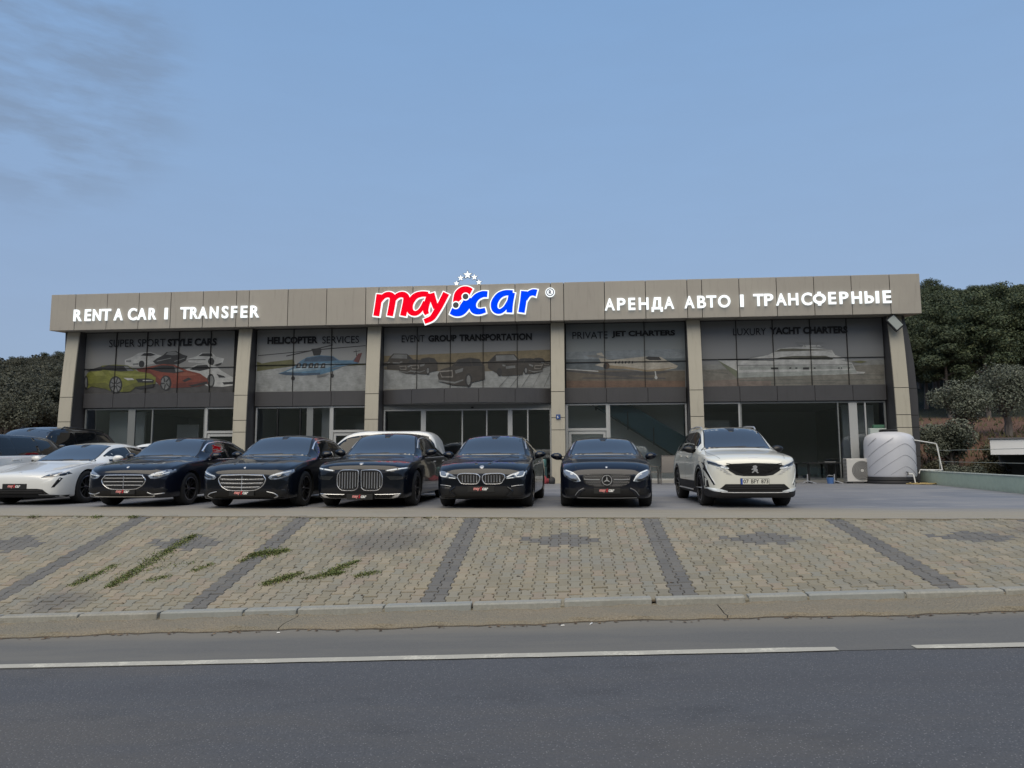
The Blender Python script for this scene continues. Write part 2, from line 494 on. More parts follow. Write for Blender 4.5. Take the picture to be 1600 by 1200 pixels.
# interlocking pavers
def paver_stain(k):
    """old oil and tyre stains on the ramp, in world position"""
    g_ = k.n.new('ShaderNodeNewGeometry'); out = None
    nz = k.noise(2.2, 5, .65, vec=g_.outputs['Position'])
    for cx, cy, rx, ry in ((-2.75, 10.35, .95, .75), (7.2, 10.6, 1.6, .9), (-6.3, 8.4, .5, .4)):
        d = k.n.new('ShaderNodeVectorMath'); d.operation = 'SUBTRACT'; k.l.new(g_.outputs['Position'], d.inputs[0]); d.inputs[1].default_value = (cx, cy, 0)
        e = k.n.new('ShaderNodeVectorMath'); e.operation = 'MULTIPLY'; k.l.new(d.outputs[0], e.inputs[0]); e.inputs[1].default_value = (1/rx, 1/ry, 0)
        f_ = k.n.new('ShaderNodeVectorMath'); f_.operation = 'LENGTH'; k.l.new(e.outputs[0], f_.inputs[0])
        v_ = k.range(k.math('ADD', f_.outputs['Value'], k.math('MULTIPLY', nz, 1.2)), .9, 1.7, 1, 0)
        out = v_ if out is None else k.math('MAXIMUM', out, v_)
    return out
def paver_color(k, rnd, rnd_scale=1.0):
    n2 = k.noise(55, 6, .75)
    g0 = k.n.new('ShaderNodeNewGeometry'); n1 = k.noise(1.0, 5, .6, vec=g0.outputs['Position']); n3 = k.noise(.45, 4, .6, vec=g0.outputs['Position'])
    c = k.ramp(rnd, [(0, (.185, .170, .130)), (.35, (.242, .216, .157)), (.6, (.210, .204, .170)), (.8, (.282, .244, .178)), (1, (.243, .198, .150))])
    c = k.mix(k.range(n2, .3, .75, 0, .35), c, (.14, .13, .105))
    c = k.mix(k.range(n1, .45, .7, 0, .45), c, (.17, .168, .155))
    c = k.mix(k.range(n3, .5, .68, 0, .35), c, (.29, .245, .165))
    c = k.mix(k.math('MULTIPLY', paver_stain(k), .75), c, (.115, .11, .102))
    k.color(c); k.bump(n2, .35, .004)
def dark_paver_color(k, rnd):
    n2 = k.noise(55, 6, .75)
    c = k.ramp(rnd, [(0, (.115, .113, .109)), (1, (.145, .14, .13))])
    c = k.mix(k.range(n2, .3, .75, 0, .4), c, (.07, .068, .066)); k.color(c); k.bump(n2, .35, .004)
pm, pmd, pms, pmsd = (mat(n, (.2, .2, .2), .9) for n in ('paver_sand', 'paver_grey', 'paver_sand_field', 'paver_grey_field'))
k = N(pm); paver_color(k, k.obj_random()); k = N(pmd); dark_paver_color(k, k.obj_random())
k = N(pms); paver_color(k, k.island_random()); k = N(pmsd); dark_paver_color(k, k.island_random())
jm = sheet_mat('joint_soil', (.06, .044, .029), (.105, .078, .051), 14, .95)

bv, bf = [], []
n = 46
for j, y in enumerate((7.97, 8.6, 9.3, 10, 10.7, 11.3, 11.7)):
    for i in range(n+1):
        u = -30+56*i/n; bv.append((u, y, (ramp_z(u, y) if y < EDGE else 0)-.016))
for j in range(6):
    for i in range(n): a = j*(n+1)+i; bf.append((a, a+1, a+n+2, a+n+1))
paving = struct(mesh_obj('paving', bv, bf, jm))
PU, PV = .14, .2
hl, a_, b_ = PV/2-.0055, PU/2+.014-.0036, PU/2-.014-.0036
half = [(a_, -hl), (a_, -.058), (b_, -.038), (b_, .038), (a_, .058), (a_, hl)]
outl = half + [(-x, -y) for x, y in half]
pvv = [(x*.90, y*.94, 0) for x, y in outl] + [(x, y, -.009) for x, y in outl] + [(x, y, -.045) for x, y in outl]
pff = [tuple(range(12))] + [(12+i, 12+(i+1)%12, (i+1)%12, i) for i in range(12)] + [(24+i, 24+(i+1)%12, 12+(i+1)%12, 12+i) for i in range(12)]
pme = []
for m_ in (pm, pmd):
    me = bpy.data.meshes.new('paver'); me.from_pydata(pvv, [], pff); me.materials.append(m_); pme.append(me)
STRIPES = [-10.0, -7.2, -4.4, -1.6, 1.2, 4.0, 6.8]
def is_dark(ci, u, y):
    if any(abs(u-s) < .14 for s in STRIPES): return True
    for s in STRIPES[:-1]:
        cx = s+1.4
        if s == -4.4: continue
        if abs(u-cx)/.62 + abs(y-10.33)/.36 < 1: return True
    return False
cells = []
r_ = random.Random(11)
for ci in range(-96, 66):
    u = -1.6+PU/2 + ci*PU
    if u < -15 or u > 13: continue
    rr = 0
    while True:
        y = 8.0 + rr*PV + (PV/2 if ci % 2 else 0)
        if y > EDGE+.04: break
        cells.append((y, u, is_dark(ci, u, y))); rr += 1
inview = lambda u, y: -6.75*(y/8.1)-.2 < u < 4.85*(y/8.1)+.2
near = sorted([c for c in cells if inview(c[1], c[0])])[:300]
nearset = set((c[0], c[1]) for c in near)
pv, pf, pmi = [], [], []
for y, u, dk in cells:
    z = ramp_z(u, y); sx = (ramp_z(u+.1, y)-ramp_z(u-.1, y))/.2; sy = (ramp_z(u, y+.1)-ramp_z(u, y-.1))/.2
    z += r_.gauss(0, .0022); sx += r_.gauss(0, .01); sy += r_.gauss(0, .012)
    if (y, u) in nearset:
        o = bpy.data.objects.new('paver', pme[1 if dk else 0]); link(o, paving)
        o.location = (u, y, z); o.rotation_euler = (math.atan(sy), -math.atan(sx), r_.gauss(0, .012))
    else:
        b = len(pv); rz = r_.gauss(0, .012); cz, sz = cos(rz), sin(rz)
        for x, yy, zz in pvv:
            X, Y = x*cz-yy*sz, x*sz+yy*cz
            pv.append((u+X, y+Y, z+zz+sx*X+sy*Y))
        pf += [tuple(b+i for i in f) for f in pff]; pmi += [1 if dk else 0]*len(pff)
stuff(mesh_obj('paver_field', pv, pf, None, paving, mats=[pms, pmsd], mi=pmi))

# forecourt slab
fm = mat('stamped_concrete', (.16, .165, .18), .7); k = N(fm)
n1 = k.noise(40, 7, .7); n2 = k.noise(.55, 6, .6, stretch=(.5, 1.7, 1)); n3 = k.noise(2.4, 5, .6, stretch=(.35, 1.3, 1)); yv = k.xyz(1); xv = k.xyz(0)
c = k.ramp(n2, [(.3, (.115, .123, .145)), (.5, (.17, .177, .198)), (.72, (.235, .238, .248))])
c = k.mix(k.range(n3, .48, .7, 0, .7), c, (.27, .265, .26))
c = k.mix(k.range(n1, .3, .8, 0, .3), c, (.09, .09, .1))
edge = k.range(k.math('ADD', yv, k.math('MULTIPLY', k.math('SUBTRACT', n2, .5), 3.0)), 12.6, 14.6, 1, 0)
dust = k.ramp(n1, [(.3, (.225, .20, .155)), (.7, (.30, .27, .21))])
c = k.mix(edge, c, dust)
k.color(c); k.rough(k.range(n2, .3, .7, .5, .85)); k.bump(n1, .25, .006)
fv, ff = [], []
def fe(u): return EDGE + .02*sin(u*2.2)+.016*sin(u*5.1+1)+.01*sin(u*11)
us = [-34 + .12*i for i in range(int(46.5/.12))]
for u in us:
    fv += [(u, fe(u)+.006, -.03), (u, fe(u), .014), (u, fe(u)+.06, .018+.002*sin(u*3)), (u, 13.4, .003), (u, 28.0, .003)]
for i in range(len(us)-1):
    for j in range(4): a = i*5+j; ff.append((a, a+5, a+6, a+1))
struct(mesh_obj('forecourt', fv, ff, fm, smooth=True, sharp=40))
# the slab's own body below, over the drop towards the road
struct(MB().box(-34, 12.4, EDGE+.25, 46, -1.9, -.012).build('forecourt_base', gm))

# green boundary wall
wm = mat('green_render', (.26, .33, .25), .85); k = N(wm)
n1 = k.noise(6, 6, .65); n2 = k.noise(30, 6, .7); zz = k.xyz(2)
c = k.ramp(n1, [(.3, (.36, .44, .36)), (.7, (.42, .50, .41))])
c = k.mix(k.range(k.math('ADD', zz, k.math('MULTIPLY', n1, .3)), .12, .3, .5, 0), c, (.30, .33, .27))
k.color(c); k.bump(n2, .2, .004)
wa, wb = Vector((12.66, 27.35)), Vector((9.9, 9.2))
d = (wb-wa).normalized(); nrm = Vector((-d.y, d.x))
def wallpt(t, s, z): p = wa+d*t+nrm*s; return (p.x, p.y, z)
Lw = (wb-wa).length
wt = thing('boundary_wall', 'low pale green rendered wall along the right edge of the forecourt', 'wall')
mbw = MB(); mbc = MB()
def seg(mb, t0, t1, s0, s1, z0, z1):
    vs = [wallpt(t, s, z) for z in (z0, z1) for t, s in ((t0, s0), (t1, s0), (t1, s1), (t0, s1))]
    mb.add(vs, [(0,3,2,1),(4,5,6,7),(0,1,5,4),(1,2,6,5),(2,3,7,6),(3,0,4,7)])
seg(mbw, 0, Lw, 0, .16, -1.5, .43); seg(mbc, -.01, Lw, -.012, .172, .432, .462)
mbw.build('wall', wm, wt); mbc.build('coping', mat('coping', (.42, .46, .42), .8), wt)

# weeds and dry leaves
wg = mat('weed_leaf', (.06, .08, .025), .8); k = N(wg)
k.color(k.ramp(k.island_random(), [(0, (.075, .11, .028)), (.5, (.12, .16, .042)), (.8, (.175, .185, .06)), (1, (.19, .15, .07))]))
def weeds(name, patches, seed):
    r = random.Random(seed); v, f = [], []
    for (u0, y0, u1, y1, wdt, cnt, hgt) in patches:
        for _ in range(cnt):
            t = r.random(); s = r.gauss(0, wdt*.34)*(.25+.9*abs(sin(pi*t)*sin(2.2+t*9+u0*3)))
            L = hypot(u1-u0, y1-y0) + 1e-6
            u = u0+(u1-u0)*t - (y1-y0)/L*s + r.gauss(0, .03); y = y0+(y1-y0)*t + (u1-u0)/L*s + r.gauss(0, .03)
            z = (ramp_z(u, y) if y < EDGE else .004) - .004
            a = r.uniform(0, 2*pi); lean = r.uniform(.2, 1.3); h = hgt*.62*r.uniform(.5, 1.3); w = r.uniform(.003, .008)
            dx, dy = cos(a), sin(a); b = len(v)
            tip = (u+dx*lean*h, y+dy*lean*h, z+h*.55); mid = (u+dx*lean*h*.45, y+dy*lean*h*.45, z+h*.45)
            v += [(u-dy*w*.5, y+dx*w*.5, z), (u+dy*w*.5, y-dx*w*.5, z), (mid[0]+dy*w, mid[1]-dx*w, mid[2]), (mid[0]-dy*w, mid[1]+dx*w, mid[2]), tip]
            f += [(b, b+1, b+2, b+3), (b+3, b+2, b+4)]
    return stuff(mesh_obj(name, v, f, wg))
weeds('grass', [(-5.82, 10.65, -5.9, 8.75, .22, 2600, .05), (-6.45, 8.85, -6.3, 9.5, .16, 900, .045), (-5.75, 9.3, -5.2, 9.55, .18, 260, .035), (-5.5, 8.95, -5.3, 9.1, .12, 260, .035), (-5.05, 9.25, -4.9, 9.5, .12, 260, .04),
                (-4.5, 9.8, -4.05, 9.95, .26, 1300, .06), (-4.55, 9.55, -4.4, 9.9, .14, 300, .05), (-3.85, 8.75, -3.5, 9.1, .17, 1000, .055), (-3.4, 8.9, -2.95, 9.1, .15, 800, .05), (-3.2, 9.0, -2.9, 9.5, .15, 800, .055), (-2.75, 8.95, -2.5, 9.1, .12, 350, .05),
                (-9.5, 8.2, -8.6, 8.25, .1, 60, .04)], 5)
r_ = random.Random(21); pt = []
for i in range(60):
    u = r_.uniform(-12, 3.5) if r_.random() < .8 else r_.uniform(3, 8)
    y = fe(u)-.02; pt.append((u-.12, y, u+.12, y, .03, r_.randint(6, 34), r_.uniform(.02, .045)))
for u in (-8.0, -7.35, -9.1): pt.append((u-.08, EDGE-.03, u+.08, EDGE-.03, .06, 90, .08))
weeds('edge_weeds', pt, 8)
# dry leaves and grit caught in the joints
lv, lf = [], []
for i in range(420):
    q = r_.random()
    if q < .45: u = r_.uniform(-10, 6); y = fe(u)-abs(r_.gauss(0, .06)); z = ramp_z(u, min(y, EDGE))+.006
    elif q < .75: u = r_.uniform(-7, 5); y = r_.uniform(8.1, 11.3); z = ramp_z(u, y)+.004
    else: u = r_.uniform(-6.5, 5); y = 7.27+rag(u)-abs(r_.gauss(0, .03)); z = ROADZ(u)+.01
    s = r_.uniform(.008, .026); a = r_.uniform(0, 6.28); b = len(lv)
    for kx, ky, kz in ((-1, -.5, 0), (.9, -.6, .3), (1, .5, .1), (-.7, .6, .35)):
        lv.append((u+s*(kx*cos(a)-ky*sin(a)), y+s*(kx*sin(a)+ky*cos(a)), z+s*kz*.6))
    lf.append((b, b+1, b+2, b+3))
lmt = mat('dry_leaf', (.10, .06, .035), .9); k = N(lmt); k.color(k.ramp(k.island_random(), [(0, (.05, .03, .018)), (.6, (.12, .075, .04)), (1, (.24, .17, .10))]))
stuff(mesh_obj('dry_leaves', lv, lf, lmt))
# pieces of litter by the gutter
for u, y, rz, L in ((.16, 7.24, 1.2, .06), (-.12, 7.2, .2, .035), (-3.0, 7.2, .4, .03)):
    o = MB().tube([(-L/2, 0, 0), (-L/6, .001, .0), (L/2, 0, 0)], .006, 6).build('cigarette_end', M['white_print'])
    o.location = (u, y, ROADZ(u)+.012); o.rotation_euler = (0, -.04, rz)
    tag(o, 'tiny white cigarette end lying on asphalt by gutter', 'litter', 'cigarette ends along the gutter')
# ------------------------------------------------------------------ the showroom
WY = 28.0        # window plane
def panel_mat(name, c1, c2, rough, metal=0.0):
    m = mat(name, c1, rough, metal); k = N(m)
    n1 = k.noise(1.4, 5, .6); n2 = k.noise(3, 5, .6, stretch=(3, 1, .35)); rnd = k.obj_random()
    c = k.ramp(n1, [(.3, c1), (.7, c2)])
    c = k.mix(k.math('MULTIPLY', rnd, .45), c, tuple(x*.82 for x in c1))
    c = k.mix(k.range(n2, .50, .78, 0, .38), c, tuple(x*.62 for x in c1))
    k.color(c); k.bump(k.noise(.8, 3, .5), .08, .03)
    return m
M['fascia'] = panel_mat('beige_panel', (.33, .305, .265), (.355, .33, .285), .42)
M['pillar'] = panel_mat('beige_cladding', (.385, .36, .295), (.425, .395, .32), .5)
M['dark_panel'] = panel_mat('dark_grey_panel', (.052, .051, .054), (.06, .059, .062), .4)
M['seam'] = mat('seam', (.012, .012, .012), .9)
M['frame_white'] = mat('frame_white', (.36, .37, .37), .4)
M['frame_grey'] = mat('frame_grey', (.16, .17, .17), .45)
M['int_wall'] = mat('interior_wall', (.42, .43, .43), .8)
M['int_floor'] = mat('interior_floor', (.3, .3, .3), .3)
g = bpy.data.materials.new('tinted_glass'); g.use_nodes = True
gn, gl = g.node_tree.nodes, g.node_tree.links
gn.remove(gn['Principled BSDF'])
tr = gn.new('ShaderNodeBsdfTransparent'); tr.inputs[0].default_value = (.88, .90, .91, 1)
gg = gn.new('ShaderNodeBsdfGlossy'); gg.inputs['Roughness'].default_value = .015; gg.inputs[0].default_value = (.9, .95, 1, 1)
fr = gn.new('ShaderNodeFresnel'); fr.inputs[0].default_value = 1.7
ms = gn.new('ShaderNodeMixShader'); gl.new(fr.outputs[0], ms.inputs[0]); gl.new(tr.outputs[0], ms.inputs[1]); gl.new(gg.outputs[0], ms.inputs[2])
gl.new(ms.outputs[0], gn['Material Output'].inputs[0])
M['tint'] = g

bld = thing('showroom', 'long beige and dark grey car rental showroom behind the row of parked cars', 'building', (0, WY, 0))
def B(mb, name, m, parent=bld, **kw): return mb.build(name, m, parent, **kw)   # local: x = u, y = v (0 at the window plane), z

U0, U1 = -21.0, 12.45
B(MB().box(U0, U1, 9.0, 9.2, 0, 7.6), 'rear_wall', M['int_wall'])
B(MB().box(U0-.05, U1-.1, -.1, 9.2, 7.35, 7.5), 'roof', M['int_wall'])
B(MB().box(U0+.2, U1-.2, .25, 9.0, 3.25, 3.4), 'ceiling', M['int_wall'])
B(MB().box(U0, U1, -.35, 9.0, -.3, .10), 'floor_slab', mat('plinth', (.30, .29, .27), .7))
for x in (U0, U1-.2): B(MB().box(x, x+.2, .1, 9.0, .1, 7.35), 'side_wall', M['dark_panel'])
for x in (-13.2, -.55, 4.7): B(MB().box(x-.08, x+.08, .35, 8.9, .1, 3.25), 'partition_wall', M['int_wall'])
B(MB().box(U0+.2, U1-.2, .12, .3, 6.36, 7.34), 'upper_wall', M['seam'])

# outer side fins, bulging outwards towards the ground
def fin(s, pts, x_in):
    poly = [(x_in, 0.0)] + pts + [(x_in, 6.3)]
    if s < 0: poly = poly[::-1]
    B(MB().prism(poly, -.38, .9), 'side_fin', M['dark_panel'])
fin(1, [(12.80, 0), (12.86, 1.5), (12.88, 3.2), (12.82, 4.5), (12.70, 5.5), (12.55, 6.3)], 12.38)
fin(-1, [(-20.93, 0), (-20.98, 3.0), (-21.02, 4.6), (-21.08, 6.3)], -20.80)
for z in (.98, 2.05, 2.5, 3.5): B(MB().box(12.40, 12.87, -.383, -.37, z-.012, z+.012), 'fin_joint', M['seam'])

# fascia panels: front sheet with a return under the soffit
FU = [-21.35, -20.29, -18.91, -17.54, -16.18, -14.82, -13.42, -12.89, -11.28, -9.69, -8.1, -7.57, -6.2, -4.85, -3.51, -2.16, -.78, -.27, 1.3, 2.86, 4.43, 4.98, 6.37, 7.75, 9.12, 10.48, 11.86, 12.94]
FY, FZ0, FZ1 = -.95, 6.24, 7.74
B(MB().box(FU[0]+.03, FU[-1]-.03, FY+.05, -.5, FZ0+.06, FZ1-.03), 'fascia_core', M['seam'])
rj = random.Random(2)
for i, (a, b) in enumerate(zip(FU, FU[1:])):
    g_ = .013; x0, x1 = a+(g_ if i else 0), b-(g_ if i < len(FU)-2 else 0); t = .03
    prof = [(FY+.008, FZ1), (FY, FZ1-.008), (FY, FZ0+.008), (FY+.008, FZ0), (.05, FZ0+.07), (.05, FZ0+.1), (FY+t, FZ0+t+.01), (FY+t, FZ1-.04), (-.45, FZ1-.04), (-.45, FZ1)]
    dy = rj.uniform(-.004, .004); n = len(prof)
    vs = [(x, y+dy, z) for x in (x0, x1) for y, z in prof]
    fs = [tuple(range(n))[::-1], tuple(range(n, 2*n))] + [(j, (j+1) % n, n+(j+1) % n, n+j) for j in range(n)]
    mb = MB(); mb.add(vs, fs); B(mb, 'fascia_panel', M['fascia'])
for x0, x1 in ((FU[0]-.0, FU[0]+.03), (FU[-1]-.03, FU[-1])):
    B(MB().box(x0-(.004 if x0 < 0 else -.004), x1-(.004 if x0 < 0 else -.004), FY+.03, .4, FZ0+.1, FZ1-.042), 'fascia_end', M['fascia'])

# pillars: fronts curve forwards towards the ground
PW = [(-20.97, -20.43), (-13.54, -12.98), (-8.16, -7.60), (-.80, -.27), (4.46, 4.98), (11.94, 12.46)]
PW0 = [(-20.83, -20.28), (-13.43, -12.90), (-8.09, -7.56), (-.80, -.27), (4.44, 4.94), (11.88, 12.40)]
def pfront(z): return -.80 + .42*(max(0, z-1.0)/5.3)**1.8
JZ = [0.0, 1.02, 2.03, 2.50, 3.51, 6.27]
for (a1, b1), (a0, b0) in zip(PW, PW0):
    core = MB()
    zs = [.0, 1, 2, 3, 4, 5, 5.8, 6.3]
    def xx(z, lo, hi): return lo+(hi-lo)*z/6.3
    vs = []
    for z in zs:
        xa, xb = xx(z, a0, a1)+.012, xx(z, b0, b1)-.012
        vs += [(xa, pfront(z)+.02, z), (xb, pfront(z)+.02, z), (xb, .35, z), (xa, .35, z)]
    fs = [(0, 3, 2, 1)] + [(4*i+j, 4*i+(j+1) % 4, 4*i+4+(j+1) % 4, 4*i+4+j) for i in range(len(zs)-1) for j in range(4)] + [tuple(4*(len(zs)-1)+j for j in range(4))]
    core.add(vs, fs); po = B(core, 'pillar', M['dark_panel'])
    for z0, z1 in zip(JZ, JZ[1:]):
        n = max(1, int((z1-z0)/.3)); vs = []
        lo, hi = z0+(.012 if z0 else 0), z1-.012
        for i in range(n+1):
            z = lo+(hi-lo)*i/n; xa, xb = xx(z, a0, a1), xx(z, b0, b1); y = pfront(z)
            vs += [(xa+.006, y-.016, z), (xb-.006, y-.016, z), (xb, y+.03, z), (xa, y+.03, z)]
        fs = [(0, 3, 2, 1)] + [(4*i+j, 4*i+(j+1) % 4, 4*i+4+(j+1) % 4, 4*i+4+j) for i in range(n) for j in range(4)] + [tuple(4*n+j for j in range(4))]
        mb = MB(); mb.add(vs, fs); mb.build('cladding_panel', M['pillar'], po)

# printed film colours: flat print on the glass
PC = dict(limed=(.075,.078,.014), limeh=(.235,.245,.06), redd=(.085,.018,.012), redh=(.27,.085,.05), blueh=(.22,.28,.32), ground=(.045, .044, .044), white=(.30, .305, .30), black=(.014, .014, .015), grey=(.12, .125, .125), red=(.20, .045, .025), lime=(.17, .18, .03), haze=(.21, .22, .22), olive=(.085, .085, .035),
          blue=(.06, .13, .20), darkblue=(.03, .055, .09), paleblue=(.13, .19, .235), fin=(.15, .045, .045), glow=(.20, .16, .09), ground2=(.10, .085, .06), car=(.030, .026, .022), chrome=(.17, .16, .145), skyblue=(.13, .15, .165),
          skydark=(.07, .085, .095), earth=(.085, .072, .055), rust=(.10, .062, .042), cream=(.27, .25, .21), tan=(.19, .15, .095), brown=(.05, .03, .018), sea=(.15, .155, .15), sea2=(.12, .115, .10), rust2=(.13, .105, .09), sea3=(.09, .09, .08),
          paleblue2=(.20, .215, .205), keel=(.10, .11, .075), glass=(.06, .06, .045))
PM = {}
def print_mat(c):
    if c not in PM:
        base = tuple(x*(.72 if c in ('lime', 'red', 'limeh', 'redh', 'glow', 'fin') else 1.12) for x in PC[c])
        PM[c] = mat('print_'+c, base, .5); k = N(PM[c])
        n1 = k.noise(2.6, 6, .65); n2 = k.noise(9, 5, .6, stretch=(.5, 1, 2.2))
        k.color(k.mix(k.range(n2, .45, .7, 0, .45), k.ramp(n1, [(.3, tuple(x*.68 for x in base)), (.7, tuple(min(1, x*1.28+.004) for x in base))]), tuple(x*.55 for x in base)))
    return PM[c]
def film_mat(name, top, bot):
    m = mat(name, top, .45); k = N(m)
    k.color(k.mix(k.range(k.noise(.5, 3, .5), .3, .7, 0, .3), k.ramp(k.range(k.xyz(2), 3.7, 6.4), [(0, bot), (.55, top), (1, tuple(x*.72 for x in top))]), tuple(x*.85 for x in top)))  # last stop darkens the top of the film: soffit shade put into the colour
    return m
BAYS = [(-20.42, -13.90, [-19.04, -17.68, -16.30, -14.91], 4.75, ((.150, .152, .15), (.115, .115, .112))),
        (-12.95, -8.32, [-11.37, -9.77], 4.80, ((.165, .17, .17), (.19, .195, .19))),
        (-7.60, -.83, [-6.22, -4.86, -3.53, -2.16], 4.78, ((.125, .13, .135), (.17, .165, .15))),
        (-.22, 4.46, [1.31, 2.87], 4.72, ((.12, .135, .14), (.09, .09, .085))),
        (5.06, 11.92, [6.41, 7.80, 9.20, 10.57], 4.76, ((.125, .13, .136), (.125, .128, .128)))]
